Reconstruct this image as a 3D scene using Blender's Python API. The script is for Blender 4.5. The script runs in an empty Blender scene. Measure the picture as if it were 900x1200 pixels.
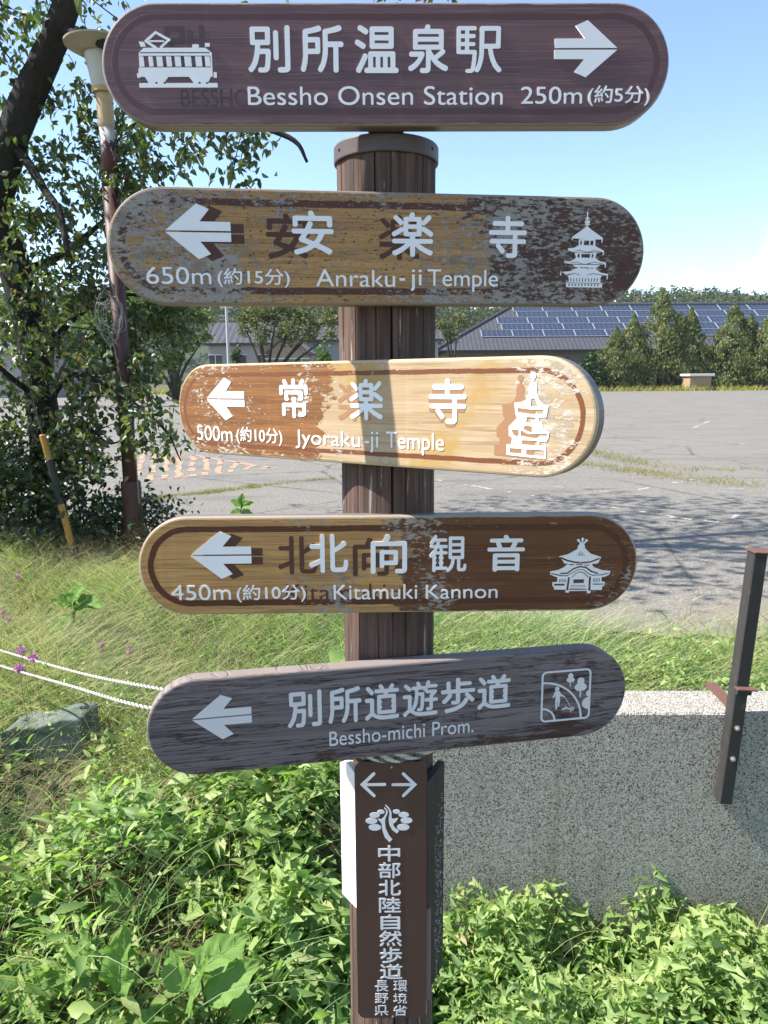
import bpy, math
import numpy as np
from mathutils import Vector, Matrix

# ---------------------------------------------------------------- camera, sky, sun, exposure
SC = bpy.context.scene
COL = SC.collection
rad = math.radians
EYE = Vector((0, 0, 1.40))
PITCH, ROLL, FPX = rad(10.23), rad(0.383), 867.0
_u0 = Vector((0, math.sin(PITCH), math.cos(PITCH)))
FWD = Vector((0, math.cos(PITCH), -math.sin(PITCH)))
RIGHT = Vector((1, 0, 0)) * math.cos(ROLL) - _u0 * math.sin(ROLL)
UP = Vector((1, 0, 0)) * math.sin(ROLL) + _u0 * math.cos(ROLL)
cd = bpy.data.cameras.new('camera')
cd.sensor_fit = 'VERTICAL'; cd.sensor_height = 36.0; cd.lens = 36.0 * FPX / 1200.0
cd.clip_start = 0.05; cd.clip_end = 6000
cam = bpy.data.objects.new('camera', cd); COL.objects.link(cam)
_m = Matrix((RIGHT, UP, -FWD)).transposed().to_4x4(); _m.translation = EYE
cam.matrix_world = _m
SC.camera = cam

SUN_EL, SUN_BETA = rad(48), rad(-3.0)       # beta < 0: a little in front of the sign plane
SUN_DIR = Vector((-math.cos(SUN_BETA) * math.cos(SUN_EL), math.sin(SUN_BETA) * math.cos(SUN_EL), math.sin(SUN_EL)))
sl = bpy.data.lights.new('sun', 'SUN'); sl.energy = 4.2; sl.angle = rad(0.53); sl.color = (1.0, 0.95, 0.87)
so = bpy.data.objects.new('sun', sl); COL.objects.link(so)
so.rotation_euler = SUN_DIR.to_track_quat('Z', 'Y').to_euler(); so.location = (-30, 0, 40)

W = bpy.data.worlds.new('World'); SC.world = W; W.use_nodes = True
nt = W.node_tree
bg = nt.nodes['Background']; bg.inputs['Strength'].default_value = 0.105
sky = nt.nodes.new('ShaderNodeTexSky'); sky.sky_type = 'NISHITA'; sky.sun_disc = False
sky.sun_elevation = SUN_EL; sky.sun_rotation = math.atan2(SUN_DIR.x, SUN_DIR.y)
sky.air_density = 1.0; sky.dust_density = 0.4; sky.ozone_density = 2.0; sky.altitude = 500
def _cloud(nt, direction, size, seed, base):
    """soft white cloud mask around one direction of the sky"""
    tc = nt.nodes.new('ShaderNodeTexCoord')
    dp = nt.nodes.new('ShaderNodeVectorMath'); dp.operation = 'DISTANCE'
    nt.links.new(tc.outputs['Generated'], dp.inputs[0]); dp.inputs[1].default_value = direction
    mp = nt.nodes.new('ShaderNodeMapping'); mp.inputs['Scale'].default_value = (14, 14, 30); mp.inputs['Location'].default_value = (seed, 0, 0)
    nt.links.new(tc.outputs['Generated'], mp.inputs['Vector'])
    nz = nt.nodes.new('ShaderNodeTexNoise'); nz.inputs['Scale'].default_value = 1.0; nz.inputs['Detail'].default_value = 7; nz.inputs['Roughness'].default_value = 0.6
    nt.links.new(mp.outputs[0], nz.inputs['Vector'])
    mr = nt.nodes.new('ShaderNodeMapRange'); mr.inputs['From Min'].default_value = 0; mr.inputs['From Max'].default_value = size
    mr.inputs['To Min'].default_value = base; mr.inputs['To Max'].default_value = 0
    nt.links.new(dp.outputs['Value'], mr.inputs['Value'])
    ad = nt.nodes.new('ShaderNodeMath'); ad.operation = 'ADD'; nt.links.new(nz.outputs[0], ad.inputs[0]); nt.links.new(mr.outputs[0], ad.inputs[1])
    ss = nt.nodes.new('ShaderNodeMapRange'); ss.interpolation_type = 'SMOOTHSTEP'
    ss.inputs['From Min'].default_value = 0.72; ss.inputs['From Max'].default_value = 1.2
    nt.links.new(ad.outputs[0], ss.inputs['Value'])
    return ss.outputs[0]
def pix_dir(px, py):
    return (FWD + RIGHT * ((px - 450) / FPX) + UP * ((600 - py) / FPX)).normalized()
c1 = _cloud(nt, pix_dir(925, 294), 0.085, 3.1, 0.46)
c2 = _cloud(nt, pix_dir(812, 336), 0.04, 9.4, 0.60)
mx = nt.nodes.new('ShaderNodeMath'); mx.operation = 'MAXIMUM'; nt.links.new(c1, mx.inputs[0]); nt.links.new(c2, mx.inputs[1])
cm = nt.nodes.new('ShaderNodeMix'); cm.data_type = 'RGBA'
nt.links.new(mx.outputs[0], cm.inputs['Factor']); nt.links.new(sky.outputs[0], cm.inputs[6]); cm.inputs[7].default_value = (7.5, 7.8, 8.2, 1)
nt.links.new(cm.outputs[2], bg.inputs['Color'])

SC.view_settings.view_transform = 'Standard'; SC.view_settings.look = 'None'
SC.view_settings.gamma = 1.0; SC.view_settings.exposure = 1.5; SC.view_settings.use_curve_mapping = False
SC.render.engine = 'CYCLES'; SC.cycles.max_bounces = 8; SC.cycles.transparent_max_bounces = 8

R = np.random.RandomState(11)

# ---------------------------------------------------------------- helpers
def at(px, py, Y):
    """a point of the place: the sight line of the survey pixel met with the vertical plane y = Y"""
    d = FWD + RIGHT * ((px - 450) / FPX) + UP * ((600 - py) / FPX)
    return EYE + d * (Y / d.y)
def on_z(px, py, z=0.0):
    d = FWD + RIGHT * ((px - 450) / FPX) + UP * ((600 - py) / FPX)
    return EYE + d * ((z - EYE.z) / d.z)

def mesh_obj(name, verts, faces, mat, parent=None, loc=None, smooth=False, autos=None):
    me = bpy.data.meshes.new(name)
    me.from_pydata([tuple(v) for v in verts], [], [tuple(f) for f in faces])
    return link(name, me, mat, parent, loc, smooth)
def link(name, me, mat, parent=None, loc=None, smooth=False):
    if mat is not None: me.materials.append(mat)
    if smooth:
        me.polygons.foreach_set('use_smooth', [True] * len(me.polygons))
    me.update()
    o = bpy.data.objects.new(name, me); COL.objects.link(o)
    if parent is not None: o.parent = parent
    if loc is not None: o.location = loc
    return o
def np_mesh(name, V, F):
    """V (n,3), F (m,k) arrays -> mesh"""
    me = bpy.data.meshes.new(name)
    V = np.asarray(V, np.float32); F = np.asarray(F, np.int32); k = F.shape[1]
    me.vertices.add(len(V)); me.vertices.foreach_set('co', V.ravel())
    me.loops.add(F.size); me.loops.foreach_set('vertex_index', F.ravel())
    me.polygons.add(len(F)); me.polygons.foreach_set('loop_start', np.arange(0, F.size, k, dtype=np.int32))
    me.polygons.foreach_set('loop_total', np.full(len(F), k, np.int32))
    me.update(calc_edges=True); me.validate()
    return me
def empty(name, loc, label, cat, group=None):
    o = bpy.data.objects.new(name, None); COL.objects.link(o); o.location = loc; o.empty_display_size = 0.1
    tag(o, label, cat, group); return o
def tag(o, label=None, cat=None, group=None, kind=None):
    if label: o['label'] = label
    if cat: o['category'] = cat
    if group: o['group'] = group
    if kind: o['kind'] = kind
    return o

class MB:
    """collects shapes into one mesh"""
    def __init__(s): s.v = []; s.f = []
    def add(s, v, f):
        b = len(s.v); s.v += [tuple(p) for p in v]; s.f += [tuple(i + b for i in q) for q in f]; return s
    def box(s, x0, x1, y0, y1, z0, z1, M=None):
        v = [(x, y, z) for x in (x0, x1) for y in (y0, y1) for z in (z0, z1)]
        if M is not None: v = [M @ Vector(p) for p in v]
        return s.add(v, [(0, 1, 3, 2), (4, 6, 7, 5), (0, 4, 5, 1), (2, 3, 7, 6), (0, 2, 6, 4), (1, 5, 7, 3)])
    def bbox(s, x0, x1, y0, y1, z0, z1, b=0.003, M=None):
        """box with chamfered edges"""
        c = Vector(((x0 + x1) / 2, (y0 + y1) / 2, (z0 + z1) / 2)); h = Vector(((x1 - x0) / 2, (y1 - y0) / 2, (z1 - z0) / 2))
        v = []; idx = {}
        for sx in (-1, 1):
            for sy in (-1, 1):
                for sz in (-1, 1):
                    for ax in range(3):
                        p = Vector((sx * h.x, sy * h.y, sz * h.z)); s3 = (sx, sy, sz)
                        for k in range(3):
                            if k != ax: p[k] -= s3[k] * b
                        idx[(sx, sy, sz, ax)] = len(v); v.append(c + p)
        f = []
        for ax in range(3):
            o1, o2 = [k for k in range(3) if k != ax]
            for sg in (-1, 1):
                q = []
                for a, bb in ((-1, -1), (1, -1), (1, 1), (-1, 1)):
                    s3 = [0, 0, 0]; s3[ax] = sg; s3[o1] = a; s3[o2] = bb; q.append(idx[(*s3, ax)])
                f.append(q)
            for a in (-1, 1):
                for bb in (-1, 1):
                    q = []
                    for e, axx in ((-1, o1), (1, o1), (1, o2), (-1, o2)):
                        s3 = [0, 0, 0]; s3[ax] = e; s3[o1] = a; s3[o2] = bb; q.append(idx[(*s3, axx)])
                    f.append(q)
        for sx in (-1, 1):
            for sy in (-1, 1):
                for sz in (-1, 1):
                    f.append([idx[(sx, sy, sz, k)] for k in range(3)])
        if M is not None: v = [M @ p for p in v]
        return s.add(v, f)
    def tube(s, pts, rs, n=10, cap=True, jag=0.0):
        pts = [Vector(p) for p in pts]
        if not hasattr(rs, '__len__'): rs = [rs] * len(pts)
        t0 = (pts[1] - pts[0]).normalized()
        a = t0.orthogonal().normalized(); v = []; f = []
        for i, p in enumerate(pts):
            t = (pts[min(i + 1, len(pts) - 1)] - pts[max(i - 1, 0)]).normalized()
            a = (a - t * a.dot(t)).normalized(); b = t.cross(a)
            for k in range(n):
                an = 2 * math.pi * k / n; rr = rs[i] * (1 + jag * R.uniform(-1, 1))
                v.append(p + (a * math.cos(an) + b * math.sin(an)) * rr)
        for i in range(len(pts) - 1):
            for k in range(n):
                k2 = (k + 1) % n
                f.append((i * n + k, i * n + k2, (i + 1) * n + k2, (i + 1) * n + k))
        if cap:
            f.append(tuple(range(n))[::-1]); f.append(tuple((len(pts) - 1) * n + k for k in range(n)))
        return s.add(v, f)
    def lathe(s, prof, c=(0, 0, 0), n=32, cap=True):
        v = []; f = []; m = len(prof)
        for r, z in prof:
            for k in range(n):
                an = 2 * math.pi * k / n; v.append((c[0] + r * math.cos(an), c[1] + r * math.sin(an), c[2] + z))
        for i in range(m - 1):
            for k in range(n):
                k2 = (k + 1) % n; f.append((i * n + k, i * n + k2, (i + 1) * n + k2, (i + 1) * n + k))
        if cap:
            f.append(tuple(range(n))[::-1]); f.append(tuple((m - 1) * n + k for k in range(n)))
        return s.add(v, f)
    def build(s, name, mat, parent=None, loc=None, smooth=False): return mesh_obj(name, s.v, s.f, mat, parent, loc, smooth)

def spline(pts, n=8):
    """Catmull-Rom through the points"""
    P = [Vector(p) for p in pts]; P = [P[0] * 2 - P[1]] + P + [P[-1] * 2 - P[-2]]; out = []
    for i in range(1, len(P) - 2):
        for k in range(n):
            t = k / n; a, b, c, d = P[i - 1:i + 3]
            out.append(0.5 * ((2 * b) + (c - a) * t + (2 * a - 5 * b + 4 * c - d) * t * t + (3 * b - a - 3 * c + d) * t ** 3))
    out.append(P[-2]); return out

# ---- leaves and blades as big numpy meshes
def unit(a): return a / (np.linalg.norm(a, axis=1, keepdims=True) + 1e-9)
LEAF_OVAL = (np.array([(0, 0, 0), (.3, -.5, .10), (.3, 0, 0), (.3, .5, .10), (.68, -.36, .05), (.68, 0, -.03), (.68, .36, .05), (1, 0, -.12)]),
             [(0, 1, 2, 2), (0, 2, 3, 3), (1, 4, 5, 2), (2, 5, 6, 3), (4, 7, 5, 5), (5, 7, 6, 6)])
LEAF_HALBERD = (np.array([(0.1, 0, 0), (-.06, -.5, .07), (.2, -.36, .06), (.2, 0, -.01), (.2, .36, .06), (-.06, .5, .07), (.62, -.22, .03), (.62, 0, -.05), (.62, .22, .03), (1, 0, -.16)]),
                [(0, 1, 2, 3), (0, 3, 4, 5), (2, 6, 7, 3), (3, 7, 8, 4), (6, 9, 7, 7), (7, 9, 8, 8)])
LEAF_LONG = (np.array([(0, 0, 0), (.25, -.5, .08), (.25, 0, .03), (.25, .5, .08), (.65, -.4, .0), (.65, 0, -.04), (.65, .4, .0), (1, 0, -.22)]), LEAF_OVAL[1])
LEAF_QUAD = (np.array([(0, 0, 0), (.5, -.5, .1), (1, 0, 0), (.5, .5, .1)]), [(0, 1, 2, 3)])
def leaves(name, C, D, N, L, Wd, tmpl=LEAF_OVAL):
    """one leaf per centre C: along D, facing N, length L, width Wd"""
    n = len(C); T, F = tmpl
    D = unit(D); S = unit(np.cross(N, D)); U = np.cross(D, S)
    L = np.broadcast_to(L, (n,))[:, None, None]; Wd = np.broadcast_to(Wd, (n,))[:, None, None]
    V = C[:, None, :] + D[:, None, :] * T[None, :, 0:1] * L + S[:, None, :] * T[None, :, 1:2] * Wd + U[:, None, :] * T[None, :, 2:3] * L
    k = len(T); F = np.array(F)
    tri = (F[:, 2] == F[:, 3]).any()
    if tri:
        T3 = np.concatenate([F[:, [0, 1, 2]], F[F[:, 2] != F[:, 3]][:, [0, 2, 3]]])
    else: T3 = F
    FF = (T3[None] + (np.arange(n) * k)[:, None, None]).reshape(-1, T3.shape[1])
    return np_mesh(name, V.reshape(-1, 3), FF)
def blades(name, P, H, Wd, lean, az, droop, seg=4):
    """grass blades: base P, height H, lean and droop as fractions of the height"""
    n = len(P); d = np.c_[np.cos(az), np.sin(az), np.zeros(n)]; sd = np.c_[-np.sin(az + 1.0), np.cos(az + 1.0), np.zeros(n)]
    rows = []
    for i in range(seg + 1):
        t = i / seg
        c = P + d * (H * (lean * t + droop * t * t))[:, None] + np.c_[np.zeros(n), np.zeros(n), H * (t - 0.45 * droop * t * t * t)]
        w = (Wd * (1 - t ** 1.6) * 0.5 + 0.0003)[:, None]
        rows += [c - sd * w, c + sd * w]
    V = np.stack(rows, 1); k = V.shape[1]
    F = np.array([(2 * i, 2 * i + 1, 2 * i + 3, 2 * i + 2) for i in range(seg)])
    return np_mesh(name, V.reshape(-1, 3), (F[None] + (np.arange(n) * k)[:, None, None]).reshape(-1, 4))

# ---- material nodes
class G:
    def __init__(s, name, rough=0.6, spec=0.5):
        s.m = bpy.data.materials.new(name); s.m.use_nodes = True; s.nt = s.m.node_tree
        s.b = s.nt.nodes['Principled BSDF']; s.set('Roughness', rough); s.set('Specular IOR Level', spec)
    def put(s, sock, v):
        if isinstance(v, bpy.types.NodeSocket): s.nt.links.new(v, sock)
        elif isinstance(v, (tuple, list)): sock.default_value = tuple(v) + ((1,) if len(v) == 3 and sock.type == 'RGBA' else ())
        else: sock.default_value = v
    def set(s, k, v): s.put(s.b.inputs[k], v); return s
    def node(s, t, **kw):
        n = s.nt.nodes.new(t)
        for k, v in kw.items(): setattr(n, k, v)
        return n
    def obj(s): return s.node('ShaderNodeTexCoord').outputs['Object']
    def pos(s): return s.node('ShaderNodeNewGeometry').outputs['Position']
    def island(s): return s.node('ShaderNodeNewGeometry').outputs['Random Per Island']
    def map(s, v, sc=(1, 1, 1), loc=(0, 0, 0)):
        n = s.node('ShaderNodeMapping'); s.put(n.inputs['Vector'], v); n.inputs['Scale'].default_value = sc; n.inputs['Location'].default_value = loc; return n.outputs[0]
    def noise(s, v, scale, detail=4, rough=0.55, dist=0.0):
        n = s.node('ShaderNodeTexNoise'); s.put(n.inputs['Vector'], v); n.inputs['Scale'].default_value = scale
        n.inputs['Detail'].default_value = detail; n.inputs['Roughness'].default_value = rough; n.inputs['Distortion'].default_value = dist; return n.outputs[0]
    def voro(s, v, scale, feature='F1', out='Distance', rnd=1.0):
        n = s.node('ShaderNodeTexVoronoi', feature=feature); s.put(n.inputs['Vector'], v); n.inputs['Scale'].default_value = scale; n.inputs['Randomness'].default_value = rnd; return n.outputs[out]
    def sep(s, v):
        n = s.node('ShaderNodeSeparateXYZ'); s.put(n.inputs[0], v); return n.outputs
    def ma(s, op, a, b=0.0, clamp=False):
        n = s.node('ShaderNodeMath', operation=op, use_clamp=clamp); s.put(n.inputs[0], a); s.put(n.inputs[1], b); return n.outputs[0]
    def ss(s, v, a, b, lo=0.0, hi=1.0):
        n = s.node('ShaderNodeMapRange', interpolation_type='SMOOTHSTEP'); s.put(n.inputs['Value'], v)
        n.inputs['From Min'].default_value = a; n.inputs['From Max'].default_value = b; n.inputs['To Min'].default_value = lo; n.inputs['To Max'].default_value = hi; return n.outputs[0]
    def mix(s, f, a, b, mode='MIX'):
        n = s.node('ShaderNodeMix', data_type='RGBA', blend_type=mode); s.put(n.inputs['Factor'], f); s.put(n.inputs[6], a); s.put(n.inputs[7], b); return n.outputs[2]
    def ramp(s, f, stops, interp='LINEAR'):
        n = s.node('ShaderNodeValToRGB'); e = n.color_ramp.elements; n.color_ramp.interpolation = interp
        while len(e) < len(stops): e.new(0.5)
        for i, (p, c) in enumerate(stops): e[i].position = p; e[i].color = tuple(c) + (1,)
        s.put(n.inputs[0], f); return n.outputs[0]
    def bump(s, h, strength=0.5, dist=0.01):
        n = s.node('ShaderNodeBump'); s.put(n.inputs['Height'], h); n.inputs['Strength'].default_value = strength; n.inputs['Distance'].default_value = dist
        s.put(s.b.inputs['Normal'], n.outputs[0]); return s
    def col(s, c): return s.set('Base Color', c)
def srgb(r, g, b, k=1.0):
    f = lambda c: ((c / 255 + 0.055) / 1.055) ** 2.4 if c > 10 else c / 255 / 12.92
    return (f(r) * k, f(g) * k, f(b) * k)

def leaf_mat(name, cols, rough=0.45, trans=0.35, spec=0.4):
    g = G(name, rough, spec); c = g.ramp(g.island(), cols)
    n = g.noise(g.pos(), 2.2, 3); c = g.mix(g.ss(n, .35, .7, 0, .5), c, g.mix(1.0, c, (1.18, 1.08, .85), 'MULTIPLY'))
    g.col(c)
    tr = g.node('ShaderNodeBsdfTranslucent'); g.put(tr.inputs['Color'], g.mix(1.0, c, (1.35, 1.7, .7), 'MULTIPLY'))
    ms = g.node('ShaderNodeMixShader'); ms.inputs[0].default_value = trans
    g.nt.links.new(g.b.outputs[0], ms.inputs[1]); g.nt.links.new(tr.outputs[0], ms.inputs[2])
    g.nt.links.new(ms.outputs[0], g.nt.nodes['Material Output'].inputs['Surface']); return g.m
def plain(name, c, rough=0.5, metal=0.0, var=0.15, scale=30, bump=0.0):
    g = G(name, rough); n = g.noise(g.obj(), scale, 5, .6)
    g.col(g.mix(n, tuple(x * (1 - var) for x in c), tuple(min(1, x * (1 + var)) for x in c))); g.set('Metallic', metal)
    if bump: g.bump(n, bump, .004)
    return g.m
# ---------------------------------------------------------------- ground
def hgt(x, y):
    """height of the ground: car park level 0, bank falling towards the camera on the left, low strip in front of the wall"""
    x = np.asarray(x, float); y = np.asarray(y, float)
    left = np.interp(y, [-30, 1.2, 2.0, 3.2, 5.9], [-1.0, -.92, -.80, -.42, 0.0])
    right = np.interp(y, [-30, 1.2, 2.66, 2.76], [-1.0, -.92, -.84, -.01])
    t = np.clip((x + .45) / .45, 0, 1); t = t * t * (3 - 2 * t)
    h = left * (1 - t) + right * t
    b = .03 * np.sin(x * 2.3 + 1) * np.sin(y * 1.9) + .02 * np.sin(x * 5.1) * np.cos(y * 4.3)
    return h + b * np.clip((5.0 - y) / 1.5, 0, 1) * np.where((y > 2.6) & (x > 0), .3, 1.0)
gx = np.unique(np.r_[np.linspace(-700, -60, 8), np.linspace(-60, -8, 14), np.linspace(-8, 6, 113), np.linspace(6, 60, 14), np.linspace(60, 700, 8)])
gy = np.unique(np.r_[-120, -60, np.linspace(-30, 0, 8), np.linspace(0, 8, 81), 2.66, 2.76, np.linspace(8, 90, 20), np.linspace(90, 620, 8)])
GX, GY = np.meshgrid(gx, gy)
V = np.c_[GX.ravel(), GY.ravel(), hgt(GX, GY).ravel()]
nx = len(gx); ii, jj = np.meshgrid(np.arange(nx - 1), np.arange(len(gy) - 1)); b0 = (jj * nx + ii).ravel()
g = G('soil', .95, .2)
n1 = g.noise(g.pos(), 3, 6, .6); n2 = g.noise(g.pos(), 60, 5, .7)
g.col(g.mix(n2, g.mix(n1, (.05, .055, .02), (.09, .08, .04)), (.13, .11, .06))); g.bump(n2, .8, .02)
tag(link('ground', np_mesh('ground', V, np.c_[b0, b0 + 1, b0 + nx + 1, b0 + nx]), g.m, smooth=True), kind='structure')

# car park sheet
edge = [(-60, 7.5), (-8, 6.9), (-4.5, 6.6), (-2.6, 6.25), (-1.6, 6.0), (-1.0, 5.5), (-.4, 4.9), (.25, 4.35), (.9, 4.05), (1.5, 3.9), (2.1, 3.8), (3, 3.75), (8, 3.7), (60, 3.7)]
e2 = []
for (a, b), (c, d) in zip(edge[:-1], edge[1:]):
    k = max(1, int((c - a) / .12)) if c - a < 6 else 1
    for i in range(k):
        t = i / k; e2.append((a + (c - a) * t, b + (d - b) * t + (R.uniform(-.05, .05) if k > 1 else 0)))
e2.append(edge[-1])
far = 74.0
lv = [(x, y, .004) for x, y in e2] + [(x, far, .004) for x, y in e2]
n = len(e2)
g = G('asphalt', .9, .3)
p = g.pos()
fine = g.noise(p, 160, 3, .7); big = g.noise(p, .45, 5, .6); mid = g.noise(p, 5, 5, .6)
stone = g.voro(p, 110, 'F1', 'Color'); st = g.sep(stone)[0]
c = g.mix(big, (.128, .114, .094), (.190, .170, .141)); c = g.mix(g.ma('MULTIPLY', mid, .5), c, (.17, .16, .14))
c = g.mix(g.ss(st, .55, 1, 0, .55), c, (.36, .34, .31)); c = g.mix(g.ss(st, .4, .0, 0, .55), c, (.07, .07, .07))
crk = g.voro(p, .35, 'DISTANCE_TO_EDGE'); c = g.mix(g.ss(g.ma('ADD', crk, g.ma('MULTIPLY', g.noise(p, 4, 4), .03)), .012, .026, .75, 0), c, (.05, .05, .045))
stn = g.noise(g.map(p, (.35, 1.4, 1)), 1.1, 6, .65); c = g.mix(g.ss(stn, .5, .66, 0, .55), c, (.10, .098, .092)); c = g.mix(g.ss(g.noise(p, 2.3, 6, .7), .56, .7, 0, .4), c, (.22, .20, .165))
near = g.ss(g.ma('ADD', g.sep(p)[1], g.ma('MULTIPLY', g.noise(p, 1.3, 5), 2.2)), 4.9, 6.0, .75, 0)
c = g.mix(near, c, g.mix(fine, (.17, .145, .11), (.25, .215, .165)))
g.col(c); g.bump(g.ma('ADD', st, fine), .35, .004)
tag(mesh_obj('parking_lot', lv, [(i, i + 1, n + i + 1, n + i) for i in range(n - 1)], g.m), kind='structure')

# worn paint on the asphalt
paint = plain('white_road_paint', (.36, .35, .33), .85, var=.4, scale=30)
oran = plain('orange_road_paint', (.36, .24, .155), .85, var=.4, scale=20)
mb = MB()
def worn(mb, a, b, w, step, keep, z=.008):
    a = Vector(a); b = Vector(b); L = (b - a).length; d = (b - a) / L; s = Vector((-d.y, d.x, 0)); t = 0
    while t < L:
        l = step * R.uniform(.4, 1.3)
        if R.rand() < keep:
            p0 = a + d * t; p1 = a + d * min(L, t + l * .9); o = R.uniform(-.15, .15) * w
            q = [p0 - s * w * R.uniform(.2, .5), p1 - s * w * R.uniform(.2, .5), p1 + s * w * R.uniform(.2, .5), p0 + s * w * R.uniform(.2, .5)]
            mb.add([(v.x + o * s.x, v.y + o * s.y, z) for v in q], [(0, 1, 2, 3)])
        t += l
for a, b, w, k in (((512, 563), (625, 582), .09, .5), ((625, 582), (790, 606), .09, .55), ((784, 607), (842, 613), .13, .9), ((842, 613), (868, 604), .08, .5), ((745, 575), (814, 562), .1, .8), ((728, 553), (760, 558), .09, .35),
                   ((812, 502), (830, 494), .22, .9), ((690, 548), (704, 548), .12, .9), ((760, 515), (905, 522), .12, .25), ((640, 570), (770, 583), .07, .35), ((845, 572), (880, 574), .09, .5), ((400, 545), (250, 552), .08, .3)):
    worn(mb, on_z(*a), on_z(*b), w * .8, .10, k * .6)
tag(mb.build('white_lot_markings', paint), kind='structure')
mb = MB()
A, B, C = on_z(148, 522), on_z(322, 549), on_z(150, 566)
worn(mb, A, B, .16, .25, .93); 
for i in range(11):
    t = (i + .5) / 11
    p0 = C.lerp(B, t * .98); p1 = A.lerp(B, min(1, t + .12))
    worn(mb, p0, p1, .13, .22, .86)
worn(mb, C, C.lerp(B, .45), .12, .22, .7)
tag(mb.build('orange_lot_markings', oran), kind='structure')

# ---------------------------------------------------------------- far hills
def ridge(px_pts, D, name, mat, back=160, base=0):
    top = [at(x, y, D) for x, y in px_pts]
    vs = []; m = len(top)
    for i, t in enumerate(top):
        vs += [(t.x, D - back * .55, base), (t.x, D - back * .25, base + (t.z - base) * .62), (t.x, D, t.z), (t.x, D + back, base + (t.z - base) * .8)]
    f = [(4 * i + k, 4 * i + 4 + k, 4 * i + 5 + k, 4 * i + 1 + k) for i in range(m - 1) for k in range(3)]
    return tag(mesh_obj(name, vs, f, mat, smooth=True), kind='structure'), top
hill_m = plain('hill_ground', (.03, .045, .02), .95, var=.4, scale=.2)
RP = [(-500, 378), (-200, 371), (60, 362), (150, 358), (240, 359), (330, 355), (400, 358), (520, 377), (620, 377), (700, 369), (735, 362), (790, 360), (830, 363), (860, 372), (905, 377), (1000, 375), (1300, 383)]
hill, RT = ridge(RP, 300, 'hill', hill_m)
hm2 = plain('far_hill_woods', (.03, .05, .045), .95, var=.2, scale=.05)
ridge([(640, 372), (720, 362), (790, 352), (828, 347), (850, 342.5), (872, 344), (900, 350), (960, 362), (1060, 372)], 560, 'mountain', hm2, 50)

def crown_tufts(name, P, r, L, mat, n_dir=None, flat=.5):
    n = len(P); N = unit(R.normal(size=(n, 3)) + [0, -.2, .6]); D = unit(R.normal(size=(n, 3)) * [1, 1, flat])
    return leaves(name, P, D, N, L * R.uniform(.6, 1.3, n), L * R.uniform(.4, .8, n), LEAF_QUAD)
wood = leaf_mat('forest_foliage', [(0, (.035, .055, .024)), (.5, (.06, .085, .034)), (1, (.09, .105, .042))], .7, .15, .2)
# woods on the hill: one mass
P = []
rx = np.array([t.x for t in RT]); rz = np.array([t.z for t in RT])
for i in range(1900):
    x = R.uniform(rx.min() * .55, rx.max() * .55); k = R.rand() ** 2.2; y = 300 - k * 85
    zt = np.interp(x, rx, rz); z = zt * (1 - .42 * k) - 1
    h = R.uniform(5, 9) * (1.15 if R.rand() < .15 else 1); w = R.uniform(1.6, 2.8); c = np.array([x, y, z])
    m = 60; u = R.rand(m); an = R.uniform(0, 6.28, m); rr = w * (np.sqrt(np.clip(1 - (u * 1.3 - .3) ** 2, .04, 1)) if R.rand() < .5 else np.clip(1.05 - u, .03, 1) ** .8) * R.uniform(.5, 1, m)
    P.append(c + np.c_[np.cos(an) * rr, np.sin(an) * rr, u * h])
P = np.concatenate(P)
tag(link('wooded_hillside', crown_tufts('wooded_hillside', P, 0, 1.15, wood), wood), 'dense mixed green woods covering the hill ridge behind the roofs', 'woods', kind='stuff')

# ---------------------------------------------------------------- big roof with solar panels
tile = G('grey_tile', .65, .3)
o = tile.obj(); sx = tile.sep(o)
wv = tile.ma('SINE', tile.ma('MULTIPLY', sx[0], 2 * math.pi / .55)); cs = tile.ma('FRACT', tile.ma('MULTIPLY', sx[1], 1 / .5))
n = tile.noise(o, 1.2, 5); tile.col(tile.mix(n, (.040, .042, .050), (.075, .078, .088)))
tile.bump(tile.ma('ADD', tile.ma('MULTIPLY', wv, .5), cs), .6, .05); tile = tile.m
cream = plain('building_wall', (.16, .145, .125), .85, scale=1.5)
dark = plain('dark_opening', (.02, .022, .025), .3)
glass = plain('window_glass', (.05, .06, .07), .08)
E0 = at(511, 410.5, 95); E1 = at(1500, 402, 95); zE = E0.z
P0 = at(592, 359, 106)
xL, xR = E0.x, 86.0; zR = P0.z; xh = P0.x + 1
root = empty('community_hall', (xL, 95, 0), 'long low hall with grey tiled hip roof covered in blue solar panels', 'building')
def rl(v): return (v[0] - xL, v[1] - 95, v[2])
mb = MB(); mb.bbox(1.5, xR - xL - 1.5, 1.4, 20.6, 0, zE - .1, .02); mb.build('wall', cream, root)
# roof local frame: x along the eave, y up the slope
def roof_sheet(name, pts, mat, parent, thick=.25):
    """flat polygon with a local frame so that the tile courses follow it"""
    p = [Vector(q) for q in pts]; ex = (p[1] - p[0]).normalized(); nz = ex.cross(p[2] - p[0]).normalized(); ey = nz.cross(ex)
    M = Matrix((ex, ey, nz)).transposed().to_4x4(); M.translation = p[0]
    q = [M.inverted() @ v for v in p]; m = len(q)
    vs = [(v.x, v.y, 0) for v in q] + [(v.x, v.y, -thick) for v in q]
    f = [tuple(range(m)), tuple(range(2 * m - 1, m - 1, -1))] + [(i, i + m, (i + 1) % m + m, (i + 1) % m) for i in range(m)]
    o = mesh_obj(name, vs, f, mat, parent); o.matrix_local = M; return o, M
yE, yR, yB = 0.0, 11.0, 22.0; W2 = xR - xL; hx = xh - xL
front, FM = roof_sheet('roof', [(0, yE, zE), (W2, yE, zE), (W2, yR, zR), (hx, yR, zR)], tile, root)
roof_sheet('roof', [(0, yB, zE), (0, yE, zE), (hx, yR, zR)], tile, root)
roof_sheet('roof', [(W2, yB, zE), (0, yB, zE), (hx, yR, zR), (W2, yR, zR)], tile, root)
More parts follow.
